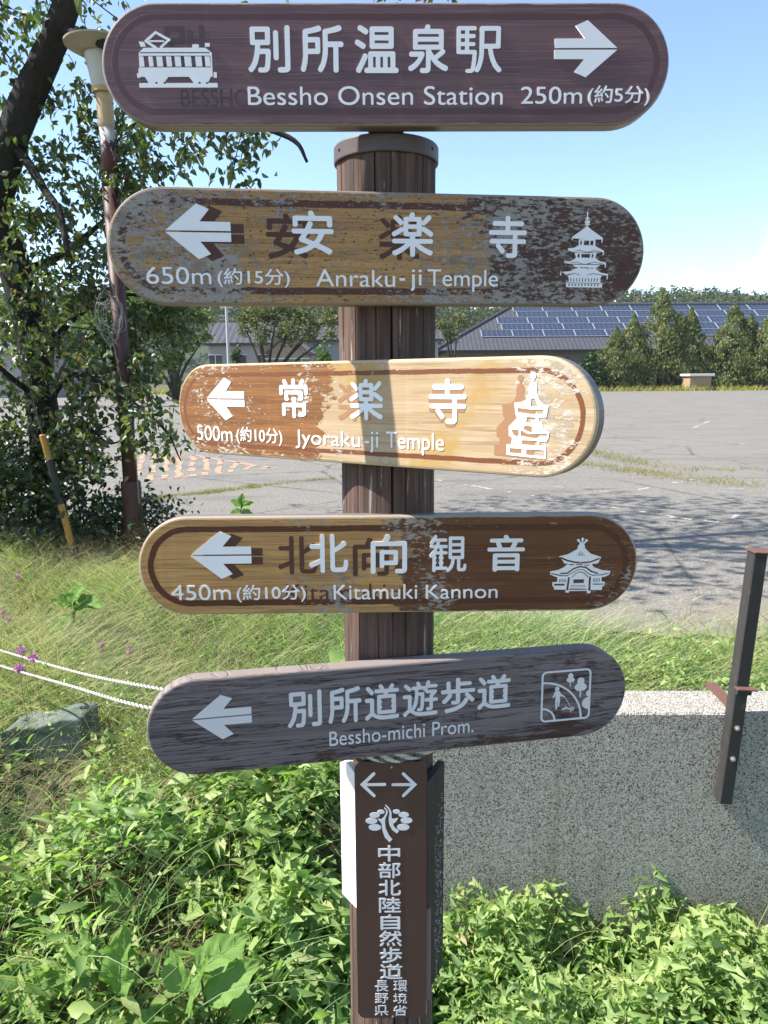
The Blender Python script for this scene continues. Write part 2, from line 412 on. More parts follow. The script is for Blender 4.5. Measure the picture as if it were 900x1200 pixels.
mb = MB(); mb.tube([(hx - .3, yR, zR + .12), (W2, yR, zR + .12)], .28, 8); mb.tube([(0, yE, zE + .1), (hx, yR, zR + .1)], .2, 8)
mb.build('ridge_cap', tile, root)
mb = MB()
for i in range(15):
    mb.box(3 + i * 5.2, 6.6 + i * 5.2, 1.30, 1.38, .8, zE - 1.0)
mb.build('window', dark, root)
sp = G('solar_cell', .3, .4); o = sp.obj(); s3 = sp.sep(o)
lx = sp.ma('PINGPONG', s3[0], .325); ly = sp.ma('PINGPONG', s3[1], .29)
ln = sp.ma('MINIMUM', lx, ly); sp.col(sp.mix(sp.ss(ln, .01, .02), (.15, .17, .21), (.022, .030, .055))); sp = sp.m
fr = plain('panel_frame', (.55, .57, .6), .35, .6)
slope = math.hypot(yR, zR - zE); ph = (slope * .80 - .9) / 5
pm = None
for r in range(5):
    for k in range(16):
        x = (hx * (.28 + .15 * r) + 3.0) + k * 4.05 + (r % 2) * 1.6 - 1.4 * r * .3
        if x + 3.9 > W2 - 2: continue
        y = 1.75 + slope * .13 + r * ph
        if pm is None:
            b = MB(); b.bbox(0, 3.93, 0, ph * .93, .10, .14, .01); pm = b.build('solar_panel', sp, front); fb = MB()
            fb.box(-.10, -.01, 0, ph * .93, .08, .17); fb.box(0, 3.93, -.07, -.005, .08, .16); fm = fb.build('frame', fr, pm)
            o = pm
        else:
            o = pm.copy(); COL.objects.link(o); o.parent = front; c = fm.copy(); COL.objects.link(c); c.parent = o
        o.location = (x, y, 0)

# ---------------------------------------------------------------- houses on the left
def gable_house(name, px0, px1, y_eave, y_ridge, D, depth, wall_m, roof_m, label, along=True):
    a = at(px0, y_eave, D); b = at(px1, y_eave, D); r = at((px0 + px1) / 2, y_ridge, D + depth / 2)
    t = empty(name, (a.x, D, 0), label, 'house'); w = b.x - a.x
    m = MB(); m.bbox(.5, w - .5, .5, depth - .5, 0, a.z - .05, .02)
    if not along: m.add([(.5, .5, a.z - .05), (w - .5, .5, a.z - .05), (w / 2, .5, r.z - .35), (.5, .8, a.z - .05), (w - .5, .8, a.z - .05), (w / 2, .8, r.z - .35)], [(0, 1, 2), (5, 4, 3), (0, 3, 4, 1), (1, 4, 5, 2), (2, 5, 3, 0)])
    m.build('wall', wall_m, t)
    if along:
        roof_sheet('roof', [(0, 0, a.z), (w, 0, a.z), (w, depth / 2, r.z), (0, depth / 2, r.z)], roof_m, t)
        roof_sheet('roof', [(w, depth, a.z), (0, depth, a.z), (0, depth / 2, r.z), (w, depth / 2, r.z)], roof_m, t)
    else:
        roof_sheet('roof', [(0, depth, a.z), (0, 0, a.z), (w / 2, 0, r.z), (w / 2, depth, r.z)], roof_m, t)
        roof_sheet('roof', [(w, 0, a.z), (w, depth, a.z), (w / 2, depth, r.z), (w / 2, 0, r.z)], roof_m, t)
    k = 3
    for i in range(k):
        x = w * (i + .5) / k; wz = a.z * .55
        wn = MB(); wn.box(x - .55, x + .55, .44, .50, wz, wz + 1.0); wo = wn.build('window', glass, t)
        f = MB(); f.box(x - .62, x + .62, .40, .46, wz - .08, wz); f.box(x - .62, x + .62, .40, .46, wz + 1.0, wz + 1.08); f.box(x - .03, x + .03, .40, .438, wz, wz + 1.0)
        f.build('frame', fr, wo)
    return t
browntile = plain('brown_tile', (.16, .12, .09), .8, scale=2)
whitewall = plain('white_wall', (.27, .27, .26), .8, scale=1)
tanwall = plain('tan_wall', (.36, .28, .19), .85, scale=1)
gable_house('house', 236, 322, 402, 378, 66, 9, whitewall, tile, 'white house with blue grey tiled roof behind the slim pole')
gable_house('house', 306, 362, 412, 392, 58, 8, tanwall, browntile, 'tan house with brown gable roof behind the many stemmed tree', along=False)
gable_house('house', 352, 520, 398, 381, 74, 9, whitewall, tile, 'wide pale house with grey roof just left of the post top', True)
gable_house('house', -90, 60, 412, 384, 62, 9, whitewall, tile, 'pale house glimpsed through the leaves at the far left')

mb = MB(); a = at(268, 424, 60)
mb.tube([(0, 0, 0), (0, 0, 7.6)], [.14, .10], 10); 
u = empty('utility_pole', (a.x, 60, 0), 'slim pale grey pole standing in front of the tiled houses', 'pole')
mb.build('pole', plain('pale_pole', (.38, .385, .39), .6), u)
mb = MB(); mb.bbox(-.5, .5, -.05, .05, 6.9, 7.02, .01); mb.build('cross_arm', plain('pole_steel', (.4, .41, .42), .5, .5), u)

# small shed between the conifers
s = at(808, 456, 75.5); s1 = at(833, 456, 75.5); ht = at(820, 438, 75.5).z; w = s1.x - s.x
t = empty('storage_shed', (s.x, 75.5, 0), 'small tan shed with pale flat roof between the conifers', 'shed')
mb = MB(); mb.bbox(0, w, 0, 2, 0, ht - .25, .02); mb.build('wall', plain('shed_wall', (.32, .22, .13), .8, scale=3), t)
mb = MB(); mb.bbox(-.2, w + .2, -.3, 2.2, ht - .25, ht, .03); mb.build('roof', plain('shed_roof', (.6, .58, .54), .6), t)
mb = MB(); mb.box(w * .45, w * .8, -.03, .0, 0, .55); mb.build('door', plain('shed_door', (.08, .06, .05), .7), t)

# ---------------------------------------------------------------- retaining wall
g = G('washed_pebble_concrete', .85, .25)
p = g.obj(); vc = g.sep(g.voro(p, 205, 'F1', 'Color'))[0]; vd = g.voro(p, 205, 'F1', 'Distance')
st = g.ramp(vc, [(0, (.05, .048, .045)), (.20, (.11, .105, .097)), (.28, (.39, .36, .315)), (.6, (.50, .462, .40)), (.85, (.60, .56, .49)), (1, (.68, .64, .57))])
c = g.mix(g.ss(vd, .45, .75), st, (.30, .275, .235))
blot = g.noise(p, 2.5, 5, .6); c = g.mix(g.ss(blot, .4, .75, 0, .45), c, g.mix(1.0, c, (.68, .72, .66), 'MULTIPLY'))
drip = g.noise(g.map(p, (9, 1, .5)), 1.0, 4, .6); c = g.mix(g.ss(drip, .56, .74, 0, .5), c, g.mix(1.0, c, (.6, .56, .46), 'MULTIPLY'))
g.col(c); g.bump(g.ss(vd, .7, .1), .9, .004)
mb = MB()
X0, X1, Y0, Y1, Z0, Z1 = 0.0, 7.0, 2.60, 2.807, -1.1, .165
mb.bbox(0, X1 - X0, 0, Y1 - Y0, Z0 - Z1, 0, .008)
wall = tag(mb.build('retaining_wall', g.m, loc=(.03, 2.60, .165)), 'low pebble-finished concrete wall with a flat top behind the signpost', 'wall')
wall.rotation_euler.z = rad(-1.0)

# ---------------------------------------------------------------- steel upright bolted to the wall
rust = G('rusty_steel', .7, .4); p = rust.obj(); nn = rust.noise(p, 22, 6, .65); n2 = rust.noise(rust.map(p, (60, 60, 6)), 1, 4)
zz = rust.sep(p)[2]
rust.col(rust.mix(rust.ss(nn, .55, .72), rust.mix(n2, (.018, .017, .018), (.045, .042, .040)), (.12, .05, .032))); rust.bump(nn, .3, .002); rust = rust.m
redr = plain('red_rust', (.12, .055, .04), .85, var=.35, scale=60, bump=.3)
bz = at(849, 943, 2.53); tz = at(886, 648, 2.53)
zb, zt = bz.z, tz.z; xb = at(849, 943, 2.53).x
t = empty('steel_upright', (xb, 2.53, zb), 'dark rusty square steel upright bolted to the front of the wall', 'post')
t.rotation_euler.y = rad(3.1)
H = zt - zb
mb = MB(); mb.bbox(-.019, .030, -.0, .056, 0, H, .004); mb.build('shaft', rust, t)
mb = MB(); mb.bbox(-.024, .052, -.014, .066, H, H + .006, .001); mb.build('cap_plate', redr, t)
zf = at(866, 806, 2.53).z - zb
mb = MB(); mb.bbox(-.026, .048, -.03, -.001, zf, zf + .006, .001); mb.build('flange', redr, t)
mb = MB(); mb.bbox(-.02, .034, -.016, -.001, zf - .022, zf - .001, .002); mb.build('bracket', rust, t)
steel = plain('bolt_steel', (.5, .48, .44), .35, .8)
for py in (853, 889):
    z = at(860, py, 2.53).z - zb
    m = MB(); m.lathe([(.011, 0), (.011, .003), (.0075, .0035), (.0075, .010), (.005, .012)], n=6)
    rotm = Matrix.Rotation(rad(90), 4, 'X'); bb = MB(); bb.add([rotm @ Vector(v) for v in m.v], m.f)
    bb.build('bolt', steel, t, (.006, -.0005, z))
# rusty flat strap lying across the wall top
a = at(832, 809, 2.81); b = at(856, 832, 2.60); zt0 = .165
mb = MB(); v = []
for q in ((a.x - .022, 2.82), (a.x + .022, 2.82), (b.x + .03, 2.585), (b.x - .014, 2.585)):
    v += [(q[0], q[1], zt0 + .012), (q[0], q[1], zt0 + .018)]
mb.add(v, [(0, 2, 4, 6)[::-1], (1, 3, 5, 7), (0, 1, 3, 2)[::-1], (2, 3, 5, 4)[::-1], (4, 5, 7, 6)[::-1], (6, 7, 1, 0)[::-1]])
tag(mb.build('steel_strap', redr), 'flat rusty strap lying across the wall top beside the steel upright', 'strap')

# ---------------------------------------------------------------- the thin summer haze
mb = MB(); mb.box(-720, 720, -130, 640, -2.2, 64)
hz = mb.build('haze', None); tag(hz, 'thin bright summer haze filling the air over the lot and the hills', 'haze', kind='stuff')
hm = bpy.data.materials.new('haze_air'); hm.use_nodes = True; hn = hm.node_tree; hn.nodes.remove(hn.nodes['Principled BSDF'])
pv = hn.nodes.new('ShaderNodeVolumePrincipled'); pv.inputs['Color'].default_value = (.90, .94, 1, 1); pv.inputs['Density'].default_value = .0002; pv.inputs['Anisotropy'].default_value = .2
hn.links.new(pv.outputs[0], hn.nodes['Material Output'].inputs['Volume']); hz.data.materials.append(hm)
# ---------------------------------------------------------------- conifers along the far edge of the lot
bark = G('bark', .95, .2); p = bark.obj(); n1 = bark.noise(bark.map(p, (1, 1, .35)), 26, 6, .65); n2 = bark.noise(p, 5, 4)
bark.col(bark.mix(n2, bark.mix(n1, (.010, .008, .007), (.050, .041, .033)), bark.mix(n1, (.016, .016, .014), (.085, .082, .072)))); bark.bump(n1, 1.0, .05); bark = bark.m
conif = leaf_mat('conifer_foliage', [(0, (.055, .082, .027)), (.5, (.12, .15, .05)), (.85, (.185, .195, .072)), (1, (.21, .175, .07))], .6, .2, .25)
def conifer(name, px, ptop, hw, D, label, n=6500, lean=0):
    b = at(px, 456, D); t = at(px, ptop, D); H = t.z; w = 1.38 * hw / FPX * D
    root = empty(name, (b.x, D, 0), label, 'tree', 'conifers along the far edge of the car park')
    m = MB(); m.tube([(0, 0, 0), (.05, 0, H * .5), (lean, 0, H * .93)], [.22, .14, .03], 8); m.build('trunk', bark, root, smooth=True)
    k = 46
    ca = R.uniform(0, 6.28, k); ch = R.rand(k) ** .85; cr = np.clip((1.0 - ch) * 1.85, .02, 1) ** .9 * R.uniform(.6, 1.0, k)
    c = np.c_[np.cos(ca) * cr * w + lean * ch, np.sin(ca) * cr * w * .9, H * (.03 + .9 * ch)]
    i = R.randint(0, k, n); j = R.normal(size=(n, 3)) * [w * .15, w * .15, H * .05] * (1.05 - .8 * ch[i])[:, None]
    P = c[i] + j
    m2 = n // 3; h2 = R.rand(m2); a2 = R.uniform(0, 6.28, m2); r2 = np.clip((1 - h2) * 1.8, .01, 1) * w * .85 * np.sqrt(R.uniform(.4, 1, m2))
    P = np.concatenate([P, np.c_[np.cos(a2) * r2 + lean * h2, np.sin(a2) * r2, H * (.02 + .97 * h2)]])
    P[:, 2] = np.clip(P[:, 2], .1, H)
    out = P * [1, 1, 0] + [0, 0, .9 * w]
    D_ = unit(unit(P * [1, 1, 0]) * .45 + [0, 0, 1.0] + R.normal(size=P.shape) * .35)
    N = unit(unit(P * [1, 1, 0] + 1e-3) + R.normal(size=P.shape) * .5)
    L = R.uniform(.17, .38, len(P)) * (D / 80)
    link('crown', leaves('crown', P - D_ * (L * .4)[:, None], D_, N, L, L * .5, LEAF_LONG), conif, root)
    return root
for nm, px, pt, hw, D, lab in (
    ('conifer', 720, 383, 20, 78, 'short rounded conifer, leftmost of the row at the far lot edge'),
    ('conifer', 739, 367, 20, 79, 'pointed conifer with a dark tip just left of the tallest one'),
    ('conifer', 771, 337, 27, 80, 'tallest pointed conifer, its tip reaching above the solar roof'),
    ('conifer', 792, 365, 18, 81, 'yellowish conifer squeezed against the right side of the tallest one'),
    ('conifer', 805, 360, 19, 80, 'dense dark conifer standing just left of the tan shed'),
    ('conifer', 855, 353, 23, 79, 'tall conifer with a spire top just right of the tan shed'),
    ('conifer', 874, 368, 20, 80, 'browner round topped conifer near the right edge of the photo'),
    ('conifer', 898, 363, 22, 78, 'conifer cut off by the right edge of the photo')):
    conifer(nm, px, pt, hw, D, lab)
hedge = leaf_mat('hedge_foliage', [(0, (.022, .05, .014)), (1, (.06, .10, .03))], .6, .2, .3)
def shrub(name, px, ptop, hw, D, label, mat, n=900, L=.3, cat='shrub', group=None, pb=456):
    b = at(px, pb, D); H = at(px, ptop, D).z - b.z; w = hw / FPX * D
    root = empty(name, (b.x, D, b.z), label, cat, group)
    m = MB()
    for i in range(5):
        a = i * 1.26; m.tube([(0, 0, 0), (math.cos(a) * w * .3, math.sin(a) * w * .3, H * .4), (math.cos(a) * w * .6, math.sin(a) * w * .5, H * .8)], [.05, .035, .01], 6)
    m.build('stem', bark, root, smooth=True)
    u = unit(R.normal(size=(n, 3))); u[:, 2] = np.abs(u[:, 2]) * 1.1 - .15
    bl = 1 + .22 * np.sin(u[:, 0] * 5 + D) * np.cos(u[:, 1] * 4)
    P = u * (R.uniform(.45, 1, (n, 1)) ** .5) * [w, w * .8, H * .9] * bl[:, None]; P[:, 2] = np.clip(P[:, 2] + H * .1, .02, H * 1.05)
    link('crown', crown_tufts('crown', P, 0, L, mat), mat, root); return root
shrub('shrub', 690, 416, 22, 77, 'low dark green shrub left of the conifer row under the roof eave', hedge, 1100, .5)
shrub('shrub', 655, 425, 20, 82, 'low shrub half hidden behind the upper edge of the third board', hedge, 700, .5)
shrub('shrub', 380, 402, 14, 52, 'bright green bush below the pale grey roof left of the post', leaf_mat('bright_bush', [(0, (.05, .11, .02)), (1, (.10, .17, .04))], .6, .3, .3), 900, .26)
shrub('shrub', 279, 398, 7, 56, 'small dark evergreen bush beside the slim pale pole', hedge, 500, .3)

# ---------------------------------------------------------------- broad trees in the background
lightleaf = leaf_mat('light_foliage', [(0, (.045, .085, .02)), (.5, (.10, .15, .035)), (1, (.17, .20, .05))], .6, .35, .25)
airy = leaf_mat('olive_foliage', [(0, (.05, .065, .025)), (.6, (.10, .115, .045)), (1, (.17, .15, .07))], .6, .3, .25)
def broad_tree(name, px, pbase, D, clumps, label, mat, n, L, trunks=1, group='broadleaf trees behind the car park'):
    """clumps: (px, py, radius px) lobes of the crown in the survey, given real depth round D"""
    b = at(px, pbase, D); root = empty(name, (b.x, D, 0), label, 'tree', group)
    cs = []
    for (cx, cy, r) in clumps:
        q = at(cx, cy, D) - Vector((b.x, D, 0)); cs.append((np.array(q) + [0, R.uniform(-1.5, 1.5), 0], r / FPX * D))
    m = MB()
    for i, (c, r) in enumerate(cs):
        s = Vector((R.uniform(-.1, .1) * trunks, 0, 0)); m.tube(spline([s, Vector((c[0] * .25, c[1] * .2, c[2] * .45)), Vector(c)], 4), list(np.linspace(.16 if i else .2, .03, 9)), 7)
    m.build('trunk', bark, root, smooth=True)
    wts = np.array([r ** 2 for _, r in cs]); wts /= wts.sum(); P = []
    for (c, r), w in zip(cs, wts):
        k = max(8, int(n * w)); g_ = unit(R.normal(size=(14, 3))) * [1, 1, .75] * r * .68 * R.uniform(.5, 1.1, (14, 1))
        P.append(c + g_[R.randint(0, 14, k)] + R.normal(size=(k, 3)) * r * .20)
    P = np.concatenate(P); P[:, 2] = np.maximum(P[:, 2], .4)
    link('crown', crown_tufts('crown', P, 0, L, mat), mat, root); return root
broad_tree('broadleaf_tree', 205, 445, 52, [(205, 365, 26), (232, 372, 20), (180, 385, 24), (222, 400, 18), (200, 420, 20), (160, 360, 26), (140, 395, 24), (245, 395, 9)], 'light green tree with dense foliage left of the tiled houses', lightleaf, 5200, .28)
broad_tree('broadleaf_tree', 312, 432, 44, [(300, 372, 22), (325, 366, 24), (350, 372, 22), (340, 392, 18), (310, 392, 14), (365, 388, 18), (285, 385, 12), (388, 372, 20), (385, 392, 12)], 'airy olive tree with several dark stems in front of the houses', airy, 4600, .20, trunks=3)
broad_tree('broadleaf_tree', 530, 440, 60, [(520, 380, 16), (540, 372, 14), (528, 395, 12)], 'small olive tree at the left corner of the solar roof', airy, 700, .28)
broad_tree('broadleaf_tree', 60, 450, 40, [(20, 380, 30), (70, 385, 28), (110, 375, 26), (-30, 370, 40), (45, 415, 24), (95, 415, 22)], 'mid green tree across the lot seen through the near foliage', lightleaf, 2600, .3)
# dry grass along the far edge
n = 9000; x = R.uniform(-70, 75, n); y = R.uniform(73.0, 77.5, n)
dryfar = leaf_mat('dry_grass', [(0, (.20, .20, .05)), (1, (.34, .30, .10))], .8, .3, .1)
tag(link('dry_grass', blades('dry_grass', np.c_[x, y, np.zeros(n)], R.uniform(.25, .75, n), np.full(n, .10), R.uniform(.1, .5, n), R.uniform(0, 6.28, n), R.uniform(.1, .5, n), 3), dryfar), 'strip of yellow dry grass along the far edge of the lot', 'grass', kind='stuff')

# ---------------------------------------------------------------- the near tree on the left
TD = 6.3
tb = at(62, 640, TD); root = empty('cherry_tree', (tb.x, TD, 0), 'large tree with dark leaning trunk and glossy leaves beside the lamp', 'tree')
O = Vector((tb.x, TD, 0))
def T(px, py, D=TD): return at(px, py, D) - O
m = MB(); m.tube(spline([(.03, 0, -.15), T(56, 560), T(50, 480), T(38, 400), T(20, 320), T(-8, 240)], 5), list(np.linspace(.125, .13, 26)), 14, jag=.06); m.build('trunk', bark, root, smooth=True)
limbs = [([T(-8, 240), T(10, 172, 6.2), T(42, 95, 6.1), T(68, 35, 6.0), T(92, -40, 5.9), T(130, -160, 5.8)], .145, .07),
         ([T(-8, 240), T(-60, 120, 6.5), T(-80, -60, 6.8), T(-60, -250, 7)], .13, .05),
         ([T(10, 165, 6.2), T(32, 190, 6.1), T(52, 222, 6.0), T(70, 250, 5.9), T(80, 300, 5.8)], .045, .02),
         ([T(68, 35, 6.0), T(130, 55, 5.7), T(220, 110, 5.5), T(300, 145, 5.4), T(345, 165, 5.35), T(360, 190, 5.35)], .04, .010),
         ([T(50, 480), T(85, 440, 6.0), T(130, 455, 5.8), T(190, 500, 5.6), T(212, 540, 5.6)], .028, .005),
         ([T(42, 430), T(90, 370, 6.4), T(150, 345, 6.6), T(215, 365, 6.8)], .035, .007),
         ([T(50, 470), T(10, 440, 5.9), T(-30, 400, 5.7)], .03, .01),
         ([T(92, -40, 5.9), T(200, -110, 6.2), T(380, -140, 6.6), T(560, -120, 6.9), T(700, -60, 7)], .06, .012),
         ([T(130, -160, 5.8), T(280, -330, 5.4), T(480, -420, 5.2)], .06, .02),
         ([T(200, -110, 6.2), T(300, -60, 5.6), T(420, -30, 5.2), T(510, -6, 5.0)], .02, .004),
         ([T(20, 320), T(70, 300, 6.5), T(120, 260, 6.7), T(170, 215, 6.6)], .04, .01),
         ([T(50, 500), T(100, 500, 5.9), T(130, 520, 5.8), T(165, 500, 5.7)], .018, .004)]
for pts, r0, r1 in limbs:
    q = spline(pts, 5); m = MB(); m.tube(q, list(np.linspace(r0, r1, len(q))), 8, jag=.05); m.build('limb', bark, root, smooth=True)
# foliage: sprays of leaves round lobes; (px, py, radius px, depth, share)
lob = [(20, 30, 60, 6.2, 1.0), (100, 20, 42, 6.4, .55), (40, 110, 55, 6.6, .6), (105, 130, 36, 6.3, .5), (-40, 60, 80, 6.4, 1.0), (140, 165, 34, 6.2, .8), (90, 200, 42, 6.5, .8),
       (180, 165, 26, 5.8, .45), (245, 160, 24, 5.5, .40), (300, 160, 18, 5.4, .25), (185, 205, 16, 5.9, .22), (150, 215, 30, 6.0, .6), (215, 185, 14, 5.8, .15), (285, 205, 14, 5.6, .18),
       (30, 220, 55, 6.3, .9), (-40, 220, 80, 6.2, 1.0), (100, 265, 50, 6.3, 1.3), (40, 300, 55, 6.2, 1.2), (110, 325, 40, 6.2, 1.2), (-40, 340, 80, 6.2, 1.2), (70, 370, 50, 6.1, 1.2), (20, 400, 45, 6.0, 1.0),
       (150, 380, 34, 6.3, 1.1), (190, 372, 26, 6.4, .7), (215, 385, 18, 6.5, .35), (120, 430, 38, 6.0, 1.1), (165, 425, 28, 6.0, .8), (75, 450, 40, 6.0, .7), (0, 480, 45, 5.9, .7), (95, 490, 30, 5.9, .7),
       (150, 465, 30, 5.8, .55), (180, 490, 20, 5.6, .30), (205, 520, 12, 5.6, .12), (115, 545, 14, 5.7, .16), (160, 520, 16, 5.7, .18), (85, 525, 28, 5.9, .45), (0, 555, 36, 5.9, .7), (-40, 480, 70, 5.9, 1.0),
       (130, 225, 30, 6.6, .7), (185, 330, 20, 6.5, .3), (205, 345, 22, 6.5, .5),
       (-190, 395, 75, 7.8, 1.0), (-110, 330, 60, 8.2, .9), (-230, 300, 90, 7.6, 1.0),
       # overhead, above the frame: the shade on the lot comes from here
       (60, -130, 110, 6.2, 1.6), (-120, -150, 150, 6.8, 1.8), (220, -190, 120, 5.8, 1.6), (380, -220, 110, 6.4, 1.6), (520, -170, 80, 6.7, 1.0), (640, -120, 60, 6.9, .6), (330, -380, 140, 5.6, 1.6), (100, -380, 160, 6.4, 1.8),
       (480, -430, 110, 5.4, 1.3), (510, -12, 14, 5.0, .10), (455, -14, 14, 5.1, .08), (-200, 0, 150, 6.8, 1.4), (-160, -420, 180, 7.2, 1.6), (560, -330, 90, 7.2, 1.0)]
P = []; Dv = []
for cx, cy, r, D, sh in lob:
    c = np.array(T(cx, cy, D)); rr = r / FPX * D; k = int(360 * sh); ns = max(4, k // 11)
    sc = c + unit(R.normal(size=(ns, 3))) * (R.uniform(.1, 1, (ns, 1)) ** .5) * rr * [1, 1.3, 1]
    sd = unit(R.normal(size=(ns, 3)) * [1, 1, .5] + [.25, -.1, -.35])
    i = R.randint(0, ns, k); tt = R.uniform(-.5, .5, k)
    P.append(sc[i] + sd[i] * (tt * .34)[:, None] + R.normal(size=(k, 3)) * .025); Dv.append(unit(sd[i] * .5 + R.normal(size=(k, 3)) * .7 + [0, 0, -.45]))
# the canopy overhead that shades the lot
k = 4000; ky = R.uniform(4.3, 8.4, k); kx = R.uniform(-4.6, .1, k); kz = 1.62 + .475 * ky + R.rand(k) ** 1.3 * 2.2
keep = np.sin(kx * 2.1 + ky * 1.3) * np.cos(ky * 2.4 - kx) + R.uniform(-.9, 1.2, k) > -.35
kp = np.c_[kx, ky, kz][keep]; ns = 900; cc = kp[:ns]; i = R.randint(0, ns, len(kp)); P.append(cc[i] + R.normal(size=(len(kp), 3)) * .16 - np.array(O)); Dv.append(unit(R.normal(size=(len(kp), 3)) + [0, 0, -.4]))
P = np.concatenate(P); Dv = np.concatenate(Dv); n = len(P); n0 = n - len(kp)
N = unit(R.normal(size=(n, 3)) * .75 + [-.25, -.15, .8])
chl = leaf_mat('cherry_leaf', [(0, (.034, .055, .024)), (.45, (.072, .102, .038)), (.80, (.135, .16, .060)), (.975, (.15, .165, .055)), (.985, (.26, .16, .05)), (1, (.22, .10, .04))], .34, .34, .6)
L = R.uniform(.046, .088, n); L[n0:] *= 1.6
link('crown', leaves('crown', P, Dv, N, L, L * .52, LEAF_OVAL), chl, root)
# bare twigs through the crown
for i in range(70):
    j = R.randint(0, n0); a = Vector(P[j]); d = Vector(unit(R.normal(size=(1, 3)) + [[0, 0, .3]])[0]); l = R.uniform(.15, .5)
    m = MB(); m.tube([a - d * l, a + Vector((0, 0, .03)), a + d * l * .8], [.006, .004, .002], 5); m.build('twig', bark, root)

# shrub thicket at its foot
def thicket(name, px0, px1, D, top, n, label, mat, L):
    b = at((px0 + px1) / 2, 640, D); root = empty(name, (b.x, D, float(hgt(b.x, D))), label, 'shrub'); w = (px1 - px0) / 2 / FPX * D
    k = 40; c = np.c_[R.uniform(-w, w, k), R.uniform(-.35, .45, k), R.rand(k) * top]; i = R.randint(0, k, n)
    P = c[i] + R.normal(size=(n, 3)) * [.13, .13, .10]; P[:, 2] = np.maximum(P[:, 2], .0)
    D_ = unit(R.normal(size=(n, 3)) + [0, -.3, .2]); N = unit(R.normal(size=(n, 3)) * .7 + [-.2, -.3, .8]); l = L * R.uniform(.6, 1.2, n)
    m = MB()
    for q in range(9): m.tube([(R.uniform(-w, w), R.uniform(-.2, .3), -.05), (R.uniform(-w, w), R.uniform(-.3, .3), top)], [.008, .003], 5)
    m.build('stem', bark, root); link('foliage', leaves('foliage', P, D_, N, l, l * .55, LEAF_OVAL), mat, root)
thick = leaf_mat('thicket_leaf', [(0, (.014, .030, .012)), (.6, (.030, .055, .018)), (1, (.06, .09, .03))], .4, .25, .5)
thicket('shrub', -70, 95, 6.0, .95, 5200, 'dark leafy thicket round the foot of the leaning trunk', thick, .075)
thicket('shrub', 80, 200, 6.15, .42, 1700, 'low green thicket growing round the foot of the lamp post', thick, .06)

# ---------------------------------------------------------------- yellow and black guy guard
g = G('guard_stripes', .5, .4); z = g.sep(g.obj())[2]
f = g.ma('GREATER_THAN', g.ma('FRACT', g.ma('MULTIPLY', z, 1 / .70)), .5); nz = g.noise(g.obj(), 30, 5)
g.col(g.mix(f, g.mix(nz, (.40, .22, .035), (.28, .14, .03)), (.02, .02, .02))); gm = g.m
a = at(85, 642, 5.62); b = at(50, 510, 5.62); t = empty('guy_wire_guard', (a.x, a.y, a.z), 'yellow and black striped tube leaning in front of the dark trunk', 'guard')
d = b - a; q = d.to_track_quat('Z', 'Y'); 
m = MB(); m.lathe([(.026, -.1), (.026, d.length), (.020, d.length + .006)], n=14); o = m.build('guard_tube', gm, t, smooth=False); o.rotation_mode = 'QUATERNION'; o.rotation_quaternion = q
m = MB(); m.tube([(0, 0, d.length), (0, 0, d.length + 4.5)], .0035, 6); o = m.build('wire', plain('galvanised_wire', (.08, .08, .08), .6, .4), t); o.rotation_mode = 'QUATERNION'; o.rotation_quaternion = q

# ---------------------------------------------------------------- lamp
LD = 5.9
lb = at(158, 637, LD); t = empty('street_lamp', (lb.x, LD, lb.z), 'brown lamp post with a cream cup shade behind the top board', 'street lamp')
H = at(126, 150, LD).z - lb.z
lbr = G('lamp_paint', .55, .4); o = lbr.obj(); nn = lbr.noise(o, 14, 6, .65); z = lbr.sep(o)[2]
lbr.col(lbr.mix(lbr.ss(nn, .55, .66), (.060, .022, .018), (.11, .045, .03))); lbr.bump(nn, .25, .003); lbr = lbr.m
peel = G('peeling_cream', .6, .35); o = peel.obj(); nn = peel.noise(peel.map(o, (1, 1, .4)), 24, 6, .65); z = peel.sep(o)[2]
peel.col(peel.mix(peel.ss(peel.ma('ADD', nn, peel.ma('MULTIPLY', peel.ma('SUBTRACT', z, H - .09), 1.4)), .42, .46), (.10, .035, .028), (.50, .46, .42))); peel = peel.m
m = MB(); m.lathe([(.058, 0), (.058, H - .42)], n=20); m.build('pole', lbr, t, smooth=True)
m = MB(); m.lathe([(.078, -.12), (.078, .50), (.074, .515), (.058, .518)], n=20); m.build('base_sleeve', lbr, t, smooth=False)
m = MB(); m.lathe([(.057, H - .42), (.054, H)], n=20); m.build('peeling_section', peel, t, smooth=True)
zn = H; yel = plain('yellow_collar', (.42, .30, .15), .5, var=.3, scale=20)
h1 = at(119, 104, LD).z - lb.z; h2 = at(112, 56, LD).z - lb.z
m = MB(); m.lathe([(.056, zn), (.060, zn + .02), (.060, h1 - .04), (.085, h1 - .035), (.085, h1)], n=24); m.build('collar', yel, t, smooth=False)
shade = plain('cream_shade', (.50, .48, .43), .45, var=.12, scale=9)
m = MB(); m.lathe([(.080, h1), (.125, h2 - .03), (.135, h2 - .01), (.130, h2 - .005), (.118, h2 - .03), (.074, h1 + .01)], n=32); m.build('lamp_cup', shade, t, smooth=False)
m = MB(); m.lathe([(.150, h2 - .05), (.255, h2 + .005), (.258, h2 + .016), (.17, h2 + .045), (.06, h2 + .06), (.0, h2 + .062)], n=32); m.build('lamp_hood', yel if 0 else plain('faded_hood', (.40, .355, .29), .5, var=.25, scale=10), t, smooth=False)
